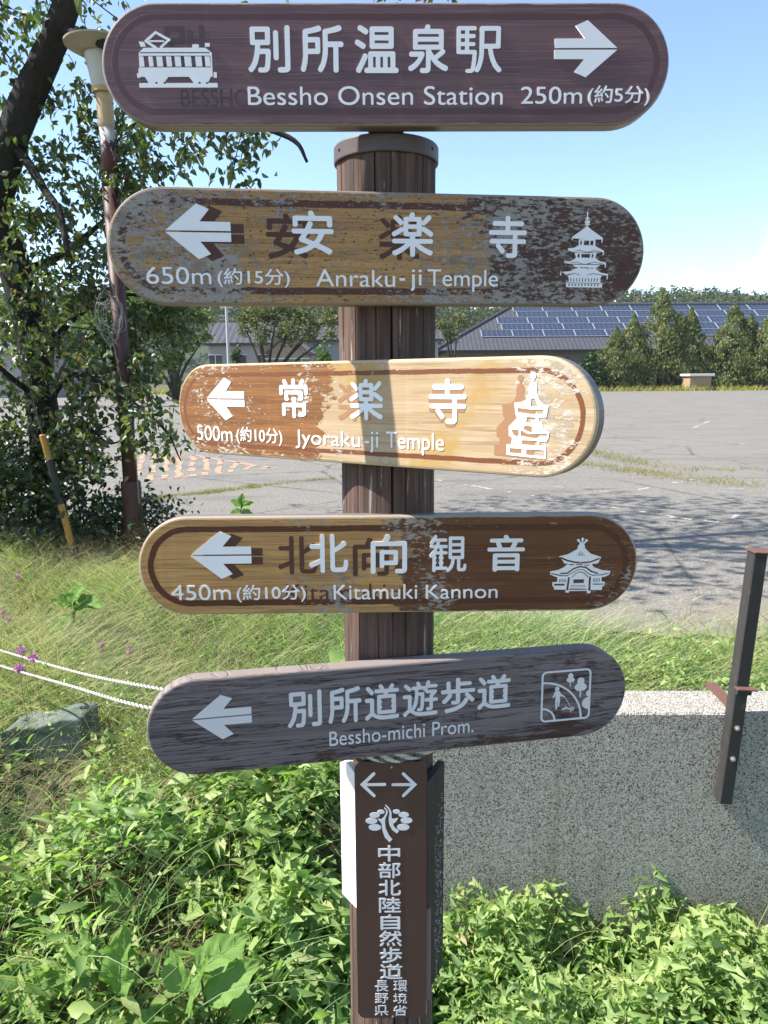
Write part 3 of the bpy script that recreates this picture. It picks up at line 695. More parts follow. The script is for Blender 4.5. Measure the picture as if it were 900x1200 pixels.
# loose coil of wire hung on the pole
hang = Vector((lb.x, LD, 0)); cz = at(140, 372, LD).z; 
m = MB()
for k in range(8):
    pts = []; rx = R.uniform(.05, .10); rz = R.uniform(.10, .20); cx0 = R.uniform(-.06, .02); cz0 = R.uniform(-.05, .08)
    for i in range(25):
        an = 2 * math.pi * i / 24
        pts.append((cx0 + math.cos(an) * rx + .25 * rx * math.sin(2 * an + k), -.080 - .004 * k + .012 * math.sin(3 * an + k), cz0 + math.sin(an) * rz + .1 * rz * math.sin(3 * an + 2 * k)))
    m.tube(spline(pts, 2), .0024, 5, cap=False)
m.tube(spline([(.02, -.075, .14), (.0, -.07, .26), (-.05, -.05, .30), (.03, .0, .33)], 5), .0035, 5)
m.tube(spline([(-.02, -.085, -.14), (.03, -.075, -.5), (.09, -.07, -.95), (.10, -.065, -1.45)], 6), .0035, 5)
c = at(134, 372, LD); tag(m.build('wire_coil', plain('grey_wire', (.22, .21, .20), .7), loc=(lb.x - .02, LD, c.z)), 'loose coil of thin grey wire hanging on the brown lamp post', 'wire')

# outlines of the lettering and pictures in 0.1 mm steps: first point, then steps
OUTLINES = {
 'b1_kanji': '-1686,-120:-17,7 -13,18 -4,22 9,21 19,10 83,1 8,3 2,5 0,562 7,17 11,10 14,5 20,-1 20,-10 9,-21 0,-590 -14,-31 -9,-9 -23,-12 -48,-8;-2001,-118:-17,8 -10,15 -1,22 8,18 20,10 60,-2 14,7 11,40 5,42 6,73 0,31 -2,2 -91,0 -3,-2 -14,-70 -22,-65 -40,-72 -37,-43 -17,-8 -20,1 -23,18 -8,15 -1,11 4,12 24,27 22,31 21,42 17,50 20,93 8,81 -2,8 -45,0 -12,3 -11,8 -7,12 -1,215 11,18 20,8 261,-1 17,-11 9,-19 0,-199 -3,-14 -12,-14 -14,-6 -128,0 -5,-22 0,-28 2,-2 131,0 17,-6 10,-12 5,-14 0,-39 -9,-126 -9,-70 -7,-25 -10,-20 -17,-17 -14,-8 -23,-6;-1751,59:-20,10 -9,21 0,367 4,14 11,11 14,6 20,0 20,-9 8,-10 3,-12 0,-367 -6,-17 -11,-10 -14,-5;-2068,356:2,-2 156,0 2,2 0,109 -2,2 -156,0 -2,-2|-811,-121:-19,10 -9,21 0,334 -2,3 -79,0 -2,-3 -3,-87 -15,-95 -27,-82 -35,-65 -23,-25 -10,-5 -14,-1 -14,6 -16,17 -5,11 -1,14 4,14 34,54 14,33 16,57 8,48 6,70 0,262 4,16 10,12 19,8 94,18 54,14 63,21 17,1 19,-8 18,-23 0,-26 -12,-17 -44,-16 -57,-14 -94,-18 -10,-5 0,-104 2,-2 213,0 20,-9 11,-19 -2,-29 -12,-17 -17,-6 -49,0 -2,-3 0,-337 -6,-14 -11,-11 -14,-4;-1323,-110:-14,6 -14,14 -5,11 -1,14 25,84 14,88 2,36 0,327 3,14 12,14 16,8 107,18 107,30 22,-2 11,-9 16,-26 -1,-19 -10,-15 -19,-9 -66,-18 -116,-20 -1,-42 2,-3 159,0 12,-3 11,-8 6,-12 2,-11 0,-174 -3,-14 -11,-15 -17,-6 -162,0 -13,-120 -21,-87 -9,-26 -11,-17 -14,-8;-1235,228:2,-3 110,0 2,3 0,84 -2,2 -110,0 -2,-2|-445,-128:-19,11 -13,13 -5,17 2,18 58,102 55,109 9,9 11,5 22,-2 14,-8 11,-14 5,-17 -3,-15 -44,-90 -63,-120 -18,-16;-325,-128:-12,6 -10,12 -4,11 0,18 6,15 12,11 11,4 32,2 0,202 5,14 11,13 19,6 361,0 16,-4 13,-12 6,-20 0,-199 29,-4 17,-17 4,-14 -1,-17 -5,-12 -9,-10 -20,-6;-212,-49:42,0 -1,156 -41,-1;-97,-49:42,0 -1,156 -41,-1;18,-49:44,0 -1,156 -43,-1;-378,219:-98,59 -12,12 -8,15 0,17 5,15 10,10 17,8 19,-2 70,-37 41,-29 6,-12 2,-14 -9,-27 -18,-14;-238,222:-18,12 -8,21 0,254 4,15 8,10 11,7 11,1 311,0 13,-3 13,-10 7,-11 1,-12 0,-248 -3,-15 -9,-13 -11,-7 -11,-2;-186,302:219,-2 1,42 -219,2;-186,421:219,-1 1,42 -219,2;-336,427:-108,67 -7,15 -1,17 4,15 9,11 16,8 23,-2 72,-38 36,-26 6,-11 2,-15 -9,-26 -18,-14|557,-130:-16,8 -12,18 -1,20 7,17 9,7 10,4 65,0 5,11 0,251 -2,3 -172,0 -13,4 -10,10 -6,20 0,229 4,17 10,11 15,6 146,0 25,53 11,9 13,3 26,-5 16,-12 4,-12 1,-11 -8,-24 187,-1 16,-4 12,-13 4,-17 0,-229 -7,-23 19,-11 8,-8 5,-14 0,-15 -5,-11 -15,-17 -106,-76 30,-27 43,-29 87,-42 7,-9 4,-12 0,-14 -4,-11 -9,-14 -8,-7 -11,-4 -13,-1 -39,14 -42,23 -46,31 -39,34 -42,45 -20,28 -2,-5 -1,-141 -10,-31 -19,-16 -18,-7 -21,-3;377,-101:-16,8 -13,20 -2,17 5,17 11,10 23,11 36,24 24,20 38,42 24,37 -2,2 -115,0 -13,3 -13,12 -5,14 1,20 6,14 11,8 11,3 158,1 13,2 16,-1 15,-10 7,-9 4,-11 0,-14 -4,-14 -26,-57 -40,-59 -44,-49 -34,-27 -52,-32;753,122:45,31 62,53 -4,3 -151,0 -2,-3 12,-27;495,283:2,-3 327,0 2,3 0,39 -2,2 -327,0 -2,-2;495,395:2,-2 327,0 2,2 0,37 -2,2 -327,0 -2,-2|1276,-129:-13,7 -9,11 -3,14 6,14 19,11 40,1 12,3 10,20 10,47 0,32 6,20 6,92 -225,1 -12,4 -11,10 -4,15 0,345 6,16 12,10 13,2 252,0 16,-4 12,-13 1,-23 -7,-12 -9,-6 -13,-2 -84,0 -4,-3 1,-49 78,-1 15,-8 9,-15 -2,-20 -16,-15 -84,-3 0,-54 81,-2 15,-10 6,-17 -6,-18 -15,-10 -81,-1 -1,-52 4,-4 97,0 15,-8 8,-12 1,-26 -6,-98 -15,-122 24,49 16,47 19,104 3,35 0,345 5,14 11,10 15,4 271,0 18,-5 10,-12 3,-11 -1,-276 -8,-11 -15,-8 -103,-1 -1,-3 20,-84 31,-81 21,-40 19,-27 56,-58 2,-17 -11,-20 -19,-13 -22,1 -21,15 -34,34 -27,38 -44,87 -25,81 -17,84 -6,3 -53,0 -4,-3 0,-55 -6,-67 -10,-55 -23,-78 -19,-43 -16,-26 -16,-12 -22,-2 -21,11 -10,19 -18,-25 -25,-13 -38,-4;1173,205:65,0 0,54 -65,1;1544,292:187,0 -1,188 -186,-1;1173,318:65,0 0,54 -65,1;1173,434:65,0 0,51 -65,1',
 'b1_roman': '-1887,-596:-33,12 -16,12 -13,16 -12,28 -3,23 3,26 12,28 27,25 19,8 24,5 41,-3 24,-9 24,-24 12,-35 -1,-21 -10,-5 -125,0 -6,-4 1,-7 16,-25 24,-14 16,-4 22,0 44,13 8,0 8,-7 0,-16 -8,-9 -41,-13;-1700,-596:-38,12 -3,7 0,19 3,5 11,2 44,-16 13,0 17,7 9,14 -4,7 -11,9 -51,26 -19,16 -9,13 -3,12 3,19 14,19 22,9 16,3 44,-3 19,-5 10,-7 1,-18 -3,-7 -11,-3 -33,11 -13,2 -19,-6 -7,-11 12,-14 49,-26 24,-18 9,-12 0,-33 -9,-14 -13,-11 -13,-5 -12,-3;-1523,-596:-38,12 -3,7 0,19 3,5 11,2 35,-13 25,-3 18,9 6,12 -5,8 -14,10 -35,17 -27,18 -12,14 -3,12 1,18 8,17 11,9 11,5 22,5 27,0 27,-5 18,-10 2,-16 -4,-7 -13,-3 -41,12 -16,-5 -8,-6 -3,-7 19,-19 38,-19 30,-23 8,-14 0,-23 -14,-23 -19,-11 -16,-4;-1074,-596:-22,6 -19,9 -27,25 -9,17 -6,21 0,27 6,22 11,18 25,21 26,12 31,5 22,0 39,-8 12,-5 25,-18 7,-7 9,-15 6,-18 0,-41 -6,-18 -19,-27 -19,-13 -16,-7 -25,-6;-632,-596:-40,10 -25,10 -30,20 -23,28 -12,26 -6,21 0,44 3,14 9,23 16,24 16,16 27,18 25,10 43,10 57,0 27,-5 44,-17 24,-16 21,-23 12,-21 8,-21 3,-17 1,-32 -6,-26 -18,-35 -10,-11 -22,-19 -21,-13 -27,-11 -36,-7;-118,-596:-38,12 -3,7 0,19 3,5 11,2 43,-16 14,0 19,9 6,12 -4,7 -10,9 -52,26 -19,16 -11,23 3,21 14,19 21,9 17,3 43,-3 19,-5 10,-7 2,-18 -4,-7 -11,-3 -32,11 -14,2 -19,-6 -7,-11 13,-14 40,-22 33,-22 9,-14 0,-28 -9,-17 -11,-9 -13,-6 -14,-4;94,-596:-19,6 -19,9 -21,21 -15,32 -3,19 3,32 15,31 24,20 19,8 24,5 41,-3 24,-9 21,-21 12,-28 3,-17 -1,-14 -10,-5 -128,0 -4,-1 -1,-5 14,-26 13,-11 16,-7 16,-4 20,0 21,4 25,9 8,0 8,-7 0,-16 -8,-9 -41,-13;657,-596:-30,8 -25,14 -3,7 0,21 3,7 6,2 8,-1 24,-15 27,-9 28,0 21,9 11,9 8,14 -11,23 -16,14 -73,42 -22,19 -11,18 -3,14 0,26 7,16 7,10 25,18 29,8 52,-1 22,-5 19,-9 3,-7 0,-18 -3,-7 -14,-3 -19,9 -22,7 -29,0 -14,-4 -16,-12 -6,-14 1,-7 5,-11 19,-16 65,-34 24,-18 17,-28 3,-14 0,-28 -12,-25 -27,-21 -27,-8;871,-596:-27,12 -14,18 -3,13 0,100 -3,4 -18,5 -3,7 3,7 41,35 8,3 10,-5 5,-19 53,-2 5,-3 4,-7 -1,-12 -7,-6 -50,-1 -5,-2 -3,-4 0,-86 11,-19 19,-9 30,7 10,-1 6,-6 0,-17 -6,-6 -21,-6;991,-596:-14,5 -11,10 -7,11 0,33 7,12 19,13 74,24 5,7 0,11 -11,16 -16,7 -11,1 -22,-3 -27,-13 -9,-1 -7,7 0,20 16,12 36,11 29,0 26,-5 23,-14 9,-14 3,-10 0,-104 6,-10 4,-1 11,2 5,-3 3,-10 -11,-10 -13,-4 -31,1 -16,13 -32,-14;1222,-596:-27,12 -11,13 -6,22 0,96 -3,4 -18,5 -4,7 4,7 32,28 16,8 11,-6 4,-16 56,-2 6,-3 3,-7 -1,-12 -7,-6 -52,-1 -6,-2 -2,-4 0,-84 8,-19 21,-11 19,3 11,4 11,-1 6,-6 0,-17 -6,-6 -22,-6;1496,-596:-32,11 -14,8 -21,21 -9,17 -6,23 0,23 6,24 11,18 25,21 26,12 31,5 21,0 39,-8 21,-10 16,-13 8,-7 9,-15 6,-15 3,-21 -3,-26 -6,-17 -25,-29 -30,-16 -24,-6;-2200,-593:-5,2 -3,7 1,254 10,5 95,0 33,-5 19,-9 19,-16 8,-17 3,-14 0,-18 -9,-24 -16,-14 -20,-9 37,-12 19,-14 7,-9 10,-23 -1,-28 -6,-16 -27,-25 -38,-13 -19,-3;-1368,-593:-5,2 -4,7 0,249 6,9 22,1 8,-3 4,-7 0,-100 2,-3 27,19 22,6 24,0 16,-4 19,-9 16,-18 7,-21 0,-119 -4,-7 -5,-2 -22,0 -7,5 -2,114 -8,16 -7,9 -14,7 -13,2 -22,-7 -27,-20 -2,-5 -1,-114 -8,-7;-373,-593:-6,2 -3,7 0,156 3,7 8,3 22,-1 6,-5 2,-14 27,19 25,6 35,-3 25,-12 13,-16 6,-21 0,-119 -3,-7 -5,-2 -20,-1 -10,6 -1,114 -8,16 -8,9 -13,7 -14,2 -22,-7 -26,-20 -3,-5 0,-114 -9,-7;257,-593:-5,2 -4,7 2,161 7,5 25,-1 5,-5 3,-14 5,6 22,13 22,6 27,0 24,-8 21,-18 9,-24 -1,-125 -10,-6 -19,1 -7,5 -2,111 -2,10 -5,9 -14,11 -21,7 -22,-7 -27,-20 -2,-5 -1,-114 -8,-7;1336,-593:-6,2 -3,7 0,156 6,9 22,1 8,-3 4,-7 0,-156 -2,-4 -6,-5;1689,-593:-5,2 -4,7 2,161 7,5 25,-1 5,-5 3,-14 5,6 22,13 22,6 27,0 24,-8 21,-18 10,-24 -1,-125 -11,-6 -19,1 -7,5 -1,111 -3,10 -5,9 -14,11 -21,7 -22,-7 -27,-20 -2,-5 -1,-114 -8,-7;1022,-572:7,-2 24,7 8,9 3,5 0,39 -4,5 -15,-3 -27,-11 -16,-14 -5,-12 2,-4 8,-12;-1057,-565:15,-2 35,12 16,13 14,31 -3,23 -11,18 -16,14 -29,11 -22,0 -30,-11 -16,-14 -11,-21 0,-25 11,-23 10,-12 11,-7;1514,-565:15,-2 35,12 16,13 13,28 -2,26 -11,18 -16,14 -30,11 -21,0 -30,-11 -19,-18 -8,-19 0,-23 11,-23 10,-12 11,-7;-620,-560:32,-2 24,5 44,20 16,14 13,18 8,17 6,23 0,12 -8,30 -22,30 -16,14 -27,14 -38,9 -41,-2 -22,-7 -24,-12 -27,-23 -16,-28 -5,-18 0,-26 5,-19 16,-27 14,-14 21,-14 22,-9;-2161,-558:67,-2 14,3 22,9 13,11 8,19 -3,11 -8,14 -18,11 -25,7 -65,0 -5,-2 -3,-4 0,-72;-1919,-486:5,-2 89,0 8,7 -8,18 -13,12 -14,6 -16,3 -19,-5 -16,-9 -16,-23;62,-486:5,-2 90,0 7,7 -11,21 -10,9 -25,9 -8,0 -21,-7 -14,-9 -10,-14 -4,-12;-2161,-439:32,-2 19,2 27,11 13,17 4,14 -1,9 -10,16 -22,11 -14,3 -48,-2 -3,-5 0,-70;1344,-384:-11,4 -7,6 -4,7 0,9 11,14 25,0 11,-9 0,-19 -9,-8',
 'b1_dist': '2420,-584:-29,7 -11,6 -3,7 0,17 3,4 14,3 31,-11 16,-2 24,4 16,6 18,15 7,15 0,13 -7,15 -18,15 -21,8 -14,2 -26,0 -8,-2 -10,5 -1,116 3,4 8,3 114,-1 5,-2 3,-7 0,-15 -6,-5 -82,-2 -5,-2 -2,-3 0,-52 7,-6 21,0 27,-5 29,-15 13,-12 8,-13 6,-17 0,-30 -6,-18 -16,-21 -21,-14 -10,-5 -24,-5;2671,-584:-21,7 -14,8 -17,18 -11,17 -9,23 -5,26 0,56 14,47 11,17 17,17 14,8 21,7 42,0 26,-11 24,-21 11,-16 8,-20 6,-26 2,-34 -2,-7 -1,-23 -5,-24 -9,-21 -10,-15 -24,-22 -26,-11;2164,-582:-8,5 0,8 71,73 31,41 13,26 3,21 -5,13 -13,17 -5,4 -24,8 -16,0 -29,-10 -13,-8 -11,0 -5,6 0,22 8,8 11,6 29,9 47,0 29,-9 16,-10 10,-11 12,-23 3,-24 -6,-30 -14,-28 -29,-34 -44,-45 5,-2 100,0 8,-7 0,-19 -3,-4 -8,-3;2840,-582:-5,3 -4,6 0,144 6,8 27,0 4,-4 4,-12 28,16 16,5 27,0 24,-7 23,-19 32,21 21,5 21,0 16,-2 13,-5 21,-19 9,-30 0,-101 -6,-8 -24,-1 -7,5 -1,94 -3,11 -10,17 -8,6 -18,6 -21,-4 -26,-17 -3,-4 0,-107 -8,-7 -19,0 -8,3 -3,6 0,92 -3,13 -7,13 -8,6 -16,6 -13,0 -24,-8 -17,-17 -1,-107 -8,-7;2680,-549:20,-2 13,6 10,9 16,25 8,37 0,32 -8,36 -16,26 -10,8 -13,6 -16,0 -16,-6 -7,-6 -13,-19 -11,-34 0,-54 5,-21 8,-18 11,-15 7,-6|3285,-617:-16,14 -16,19 -20,34 -5,10 -7,28 -2,10 0,33 3,16 6,21 17,34 12,16 18,19 9,7 7,2 4,-2 3,-2 1,-6 -16,-24 -13,-27 -9,-33 -3,-27 2,-38 6,-31 10,-28 23,-36 0,-5 -4,-4;4130,-617:-5,3 -1,6 22,34 9,21 8,30 3,27 -2,37 -6,30 -10,28 -8,15 -16,22 0,4 3,3 3,2 6,1 6,-3 20,-20 13,-18 14,-24 6,-13 8,-28 2,-10 0,-32 -3,-18 -5,-15 -9,-21 -13,-22 -10,-14 -20,-21 -6,-4;3829,-575:-5,3 -7,11 -1,3 1,4 6,4 19,7 20,11 15,11 11,12 12,18 6,14 7,31 -56,0 -5,5 -1,11 -18,-14 -6,-1 -4,2 -13,12 -2,4 2,3 14,11 18,15 13,14 23,30 16,28 4,3 4,1 12,-1 8,-3 2,-4 0,-6 -11,-20 -17,-25 -16,-20 -17,-18 189,0 4,-1 -32,36 -19,25 -14,23 0,6 4,5 11,3 7,-1 4,-3 16,-24 23,-28 13,-14 33,-27 2,-3 -1,-5 -8,-9 -5,-4 -4,-1 -6,1 -20,16 0,-1 -3,-57 -4,-41 -6,-25 -4,-8 -11,-10 -6,-3 -11,-3 -51,0 -4,1 -3,2 -4,13 1,5 3,3 5,1 47,0 6,6 4,14 3,17 5,48 0,16 -82,0 -8,-32 -9,-23 -12,-20 -14,-15 -19,-15 -15,-9 -34,-15;3514,-573:-4,3 -4,11 0,5 2,4 6,2 44,0 4,3 5,11 5,26 3,30 1,48 2,5 0,33 -88,0 -16,-25 -9,-10 -9,-1 -13,8 -2,4 0,4 18,24 9,17 14,32 5,18 5,5 4,1 13,-2 5,-3 2,-4 -1,-10 -12,-29 1,-3 97,0 6,-2 3,-5 0,-39 -2,-5 0,-28 -1,-5 -2,-42 -4,-38 -7,-21 -5,-9 -7,-7 -12,-5 -9,-2;3332,-567:-11,4 -3,7 9,21 9,36 2,2 5,2 16,-1 4,-3 1,-6 -10,-36 -10,-23 -4,-3;3391,-561:-4,3 -2,8 -2,18 -6,30 1,4 3,2 13,4 6,-2 4,-7 9,-50 -1,-4 -5,-4 -8,-2;3690,-556:-22,4 -21,8 -4,5 0,17 1,4 4,3 6,0 17,-6 13,-3 21,0 10,3 10,5 9,9 3,8 0,12 -1,5 -6,9 -6,5 -12,5 -15,3 -29,-1 -6,4 -1,3 0,91 4,4 4,1 90,-1 4,-3 2,-3 0,-17 -4,-5 -5,-1 -61,0 0,-42 15,0 23,-6 16,-8 13,-11 10,-15 3,-11 1,-13 -3,-17 -10,-18 -8,-9 -14,-8 -13,-6 -12,-3 -13,-1;3440,-548:-5,4 -16,46 0,4 2,3 9,4 7,-1 4,-3 9,-16 10,-28 0,-5 -5,-5 -10,-3;3533,-497:-5,4 -12,16 -17,18 -19,18 -1,3 1,5 9,7 6,1 4,-1 17,-14 19,-19 17,-22 1,-5 -2,-3 -11,-8;3329,-483:-3,1 -3,5 -3,9 1,5 16,10 12,10 24,26 -38,-5 -7,0 -5,5 -5,11 1,4 13,11 16,18 27,35 12,21 6,2 7,-2 11,-6 2,-3 0,-4 -31,-42 -20,-23 34,3 21,27 7,4 4,0 11,-6 4,-4 1,-5 -30,-36 -28,-29 -15,-13 49,6 0,3 -6,14 1,6 5,4 5,2 8,0 4,-3 3,-4 11,-25 6,-18 0,-8 -5,-4 -13,-3 -7,5 -4,9 -65,-9 -25,-5',
 'b1_arrow': '2975,549:154,-182 -471,-1 -1,-135 995,0 -487,399;2660,206:-4,-3 0,-129 4,-4 470,0 -155,-184 189,-82 489,402',
 'b1_pict': '-3622,477:-165,-124 -10,-12 0,-12 6,-7 130,-82 -153,-1 -82,-71 -1,-220 -18,-7 -1,-65 -26,-4 0,-65 44,-2 8,16 67,-1 56,-89 -150,-3 0,-65 1238,1 -2,65 -140,0 -19,-13 -19,2 -8,10 3,11 9,7 29,-3 43,77 32,3 -1,346 -96,70 -102,1 0,44 -5,4 -98,-1 -2,-45 -3,-2 -465,0 3,7 104,83 23,10 5,9 -3,16 -8,8 -24,8 -178,92;-3616,436:4,2 13,-7 153,-81 -110,-88 -5,-22 -43,0 -8,16 -106,67 224,1 9,7 -4,15 -228,2 -9,-4 -3,-16 -14,9;-3887,330:27,-78 80,7 -27,67;-2853,307:-1,-52 77,1 -1,51;-3877,177:1091,1 4,-2 0,-12 -4,-4 -1086,0 -4,3;-3873,126:1094,0 5,-4 0,-161 -5,-4 -1091,0 -5,4 1,30 3,-20 4,-3 45,0 3,20 -10,126 -43,3;-3753,116:9,-145 65,-3 3,20 -10,126;-3626,116:9,-146 92,-1 -9,145;-3474,116:9,-146 81,-1 -8,145;-3340,116:9,-146 95,-1 -8,145;-3188,116:9,-146 106,-1 -8,146;-3016,116:9,-146 101,-1 -9,145;-2866,116:9,-146 77,-1 2,19 -10,126;-2735,-113:-2,-81 50,0 0,80;-3453,-180:325,1 74,-91 -436,-1 -17,-12 -18,0 -11,10 2,12 23,10;-3656,-254:19,0 9,-6 3,-12 -8,-10 -20,-2 -11,7 -2,13;-2973,-254:18,0 10,-6 2,-12 -7,-10 -21,-2 -11,7 -2,13',
 'b1_old': '-3028,-75:-17,7 -13,17 -5,21 9,20 20,10 83,0 9,3 2,4 0,537 6,16 12,10 14,4 20,0 20,-11 9,-19 0,-563 -14,-30 -9,-8 -23,-12 -49,-7;-3345,-73:-17,8 -11,14 -1,21 9,17 20,10 60,-2 14,6 11,39 6,40 5,69 0,29 -2,2 -91,0 -3,-2 -15,-66 -22,-62 -40,-69 -38,-41 -17,-7 -20,1 -23,17 -8,14 -1,10 4,12 25,26 21,29 22,40 17,48 20,88 8,78 -2,7 -46,0 -11,3 -11,8 -8,11 -1,206 11,16 20,8 263,-1 18,-10 9,-19 0,-189 -3,-14 -12,-13 -15,-5 -128,-1 -5,-21 -1,-26 3,-2 131,0 18,-6 10,-11 4,-13 0,-38 -8,-120 -10,-67 -6,-24 -10,-18 -18,-17 -14,-8 -23,-5;-3094,95:-20,11 -9,19 0,350 4,13 11,11 14,5 20,0 21,-8 8,-10 3,-11 0,-350 -6,-16 -12,-10 -14,-4;-3413,379:2,-3 157,0 2,3 0,104 -2,2 -157,0 -2,-2|-2904,-613:-23,8 -15,10 -2,6 0,20 2,7 8,2 11,-9 24,-12 21,0 18,12 7,15 0,5 -5,17 -9,13 -49,38 -18,19 -8,15 -4,20 2,24 11,27 19,14 17,6 36,0 18,-8 9,-8 1,-22 -2,-6 -8,-3 -30,15 -18,0 -15,-8 -8,-9 -3,-13 5,-15 9,-13 45,-32 21,-21 10,-20 3,-24 0,-13 -8,-28 -7,-11 -11,-10 -19,-8;-2760,-613:-21,8 -15,10 -2,6 0,20 2,7 8,2 11,-9 24,-12 21,0 18,12 7,15 0,5 -5,17 -9,13 -47,36 -19,19 -9,18 -4,19 0,16 6,24 6,8 13,13 22,10 36,0 20,-8 8,-6 2,-6 0,-18 -2,-6 -8,-3 -30,15 -20,0 -19,-12 -5,-18 3,-13 10,-13 48,-36 20,-21 8,-15 2,-13 2,-16 -2,-22 -7,-19 -13,-16 -14,-8 -11,-3;-2326,-613:-28,9 -17,9 -23,24 -10,15 -10,24 -6,29 0,35 2,15 4,18 10,21 14,20 19,19 17,10 30,9 39,0 19,-5 13,-5 22,-15 13,-13 15,-22 10,-28 4,-22 0,-37 -4,-22 -6,-20 -11,-19 -8,-11 -20,-20 -17,-9 -28,-9;-3267,-611:-4,3 -3,6 1,239 7,5 66,0 22,-6 13,-8 14,-15 5,-16 3,-13 -1,-17 -6,-22 -11,-13 -14,-9 25,-11 14,-13 5,-9 6,-22 0,-26 -4,-15 -19,-24 -26,-11 -13,-3;-3088,-611:-4,3 -2,6 1,239 7,5 110,-1 4,-6 1,-16 -3,-6 -3,-3 -81,0 -4,-2 -1,-4 0,-66 2,-4 3,-2 77,0 6,-7 0,-15 -2,-7 -6,-2 -75,0 -3,-2 -2,-4 0,-68 5,-6 84,0 6,-7 -1,-20 -7,-5;-2637,-611:-4,3 -2,6 0,234 2,7 6,3 17,-1 6,-6 0,-99 2,-4 3,-2 112,0 6,6 0,99 6,6 15,1 5,-3 3,-7 0,-234 -3,-6 -5,-3 -15,0 -6,7 0,99 -3,4 -3,2 -112,0 -5,-6 0,-99 -6,-7;-2318,-580:24,-1 20,6 15,9 21,21 5,9 7,17 6,25 -2,30 -5,18 -10,19 -22,24 -15,9 -20,6 -21,0 -15,-4 -21,-11 -7,-6 -18,-24 -8,-18 -5,-26 0,-15 3,-20 8,-20 7,-13 13,-15 11,-9 11,-6;-3241,-578:47,-1 9,2 15,8 9,11 5,18 -2,11 -5,13 -13,10 -17,7 -45,0 -3,-2 -2,-4 0,-68;-3241,-466:22,-2 13,3 19,10 9,15 3,13 -1,9 -7,15 -15,11 -10,2 -33,-2 -2,-4 0,-66',
 'b2_kanji': '-1551,-105:-20,10 -14,26 1,20 13,16 133,37 58,22 28,13 9,6 0,3 -130,45 -18,10 -13,20 1,22 50,72 -5,2 -122,0 -15,4 -14,11 -6,17 2,22 13,17 20,6 174,0 7,7 48,95 12,10 17,4 23,-3 12,-6 11,-11 6,-14 -1,-16 -33,-64 2,-2 336,0 15,-5 12,-10 5,-14 0,-22 -8,-14 -12,-9 -12,-2 -115,-1 -3,-2 -21,-45 -24,-41 -46,-58 18,-11 126,-56 55,-30 12,-17 1,-18 -8,-15 -21,-20 -17,-6 -20,3 -84,46 -134,59 -52,-31 -90,-42 -89,-29 -50,-11;-1266,106:5,-2 25,24 18,23 22,33 16,34 -168,1 -4,-2 -42,-64 1,-2;-1565,323:-21,10 -9,20 0,112 9,20 11,7 13,4 231,0 3,2 -14,33 0,17 11,17 21,10 26,0 17,-10 38,-69 243,0 20,-9 12,-17 0,-119 -9,-18 -17,-10 -35,0 -11,5 -9,9 -6,16 -1,64 -2,2 -466,0 -3,-2 0,-64 -4,-13 -8,-9 -11,-7|362,-119:-17,9 -11,19 -1,139 -2,5 -55,-48 -60,-42 -63,-36 -51,-24 -20,-5 -18,1 -14,10 -15,20 -2,23 6,11 8,9 52,20 62,31 54,34 41,31 -5,2 -195,2 -15,10 -8,17 1,23 10,15 12,6 11,2 264,0 2,2 0,34 -2,3 -75,0 -12,3 -11,8 -8,18 -3,53 -11,-10 -132,-76 -23,0 -21,16 -7,14 -1,14 4,14 10,11 141,77 20,3 20,-8 2,2 -2,70 -8,-16 -18,-16 -17,-5 -17,5 -60,61 -38,31 -8,18 2,19 12,15 14,8 18,0 17,-7 49,-38 46,-46 8,-16 3,56 11,20 20,9 63,0 16,48 7,12 18,10 28,0 17,-8 11,-14 1,-17 -8,-29 2,-2 86,0 13,-3 10,-8 9,-18 3,-45 100,99 17,6 17,-3 15,-9 13,-17 1,-17 -9,-20 -68,-65 -35,-27 -11,-4 -17,0 -15,6 -8,8 -2,-40 2,-2 20,9 20,-3 77,-44 46,-30 20,-17 7,-12 2,-17 -6,-14 -9,-12 -11,-8 -12,-3 -14,2 -140,91 -3,-5 0,-56 -8,-17 -11,-9 -13,-3 -77,0 -2,-3 0,-34 2,-2 266,0 12,-2 11,-6 11,-15 1,-23 -8,-17 -15,-10 -201,-2 -5,-2 29,-23 62,-38 63,-29 55,-21 8,-8 6,-11 1,-17 -3,-12 -15,-17 -14,-8 -18,0 -25,8 -112,55 -46,30 -63,51 -2,-5 -2,-139 -8,-12 -11,-9 -12,-2;303,275:2,-2 141,0 2,2 0,45 -2,3 -141,0 -2,-3;303,394:2,-2 141,0 2,2 0,43 -2,2 -141,0 -2,-2|2017,-121:-19,11 -10,22 0,20 9,16 20,9 82,0 3,2 1,149 -2,3 -228,0 -5,-3 63,-63 24,-30 7,-17 0,-17 -10,-16 -19,-13 -22,-1 -19,10 -31,43 -50,55 -4,14 1,13 5,11 11,11 -5,3 -87,0 -11,3 -9,5 -8,12 -3,11 1,19 11,17 19,8 369,0 2,2 0,61 -2,2 -386,0 -11,4 -10,7 -7,12 -2,11 1,17 5,11 8,8 14,6 258,0 2,2 0,64 -2,2 -199,1 -13,7 -8,11 -4,12 1,19 8,18 19,10 196,0 2,3 0,52 3,11 11,14 19,6 27,-3 16,-14 4,-14 0,-52 2,-3 209,0 19,-8 11,-17 1,-22 -3,-11 -9,-12 -13,-7 -215,-1 -2,-2 0,-64 2,-2 261,0 12,-3 10,-8 7,-12 1,-11 0,-13 -4,-11 -10,-11 -11,-6 -135,-1 -3,-2 0,-61 3,-2 125,-1 10,-5 10,-11 4,-11 1,-14 -6,-19 -9,-8 -10,-5 -125,-1 -3,-3 0,-162 -4,-23 -9,-16 -14,-13 -33,-12 -24,-3',
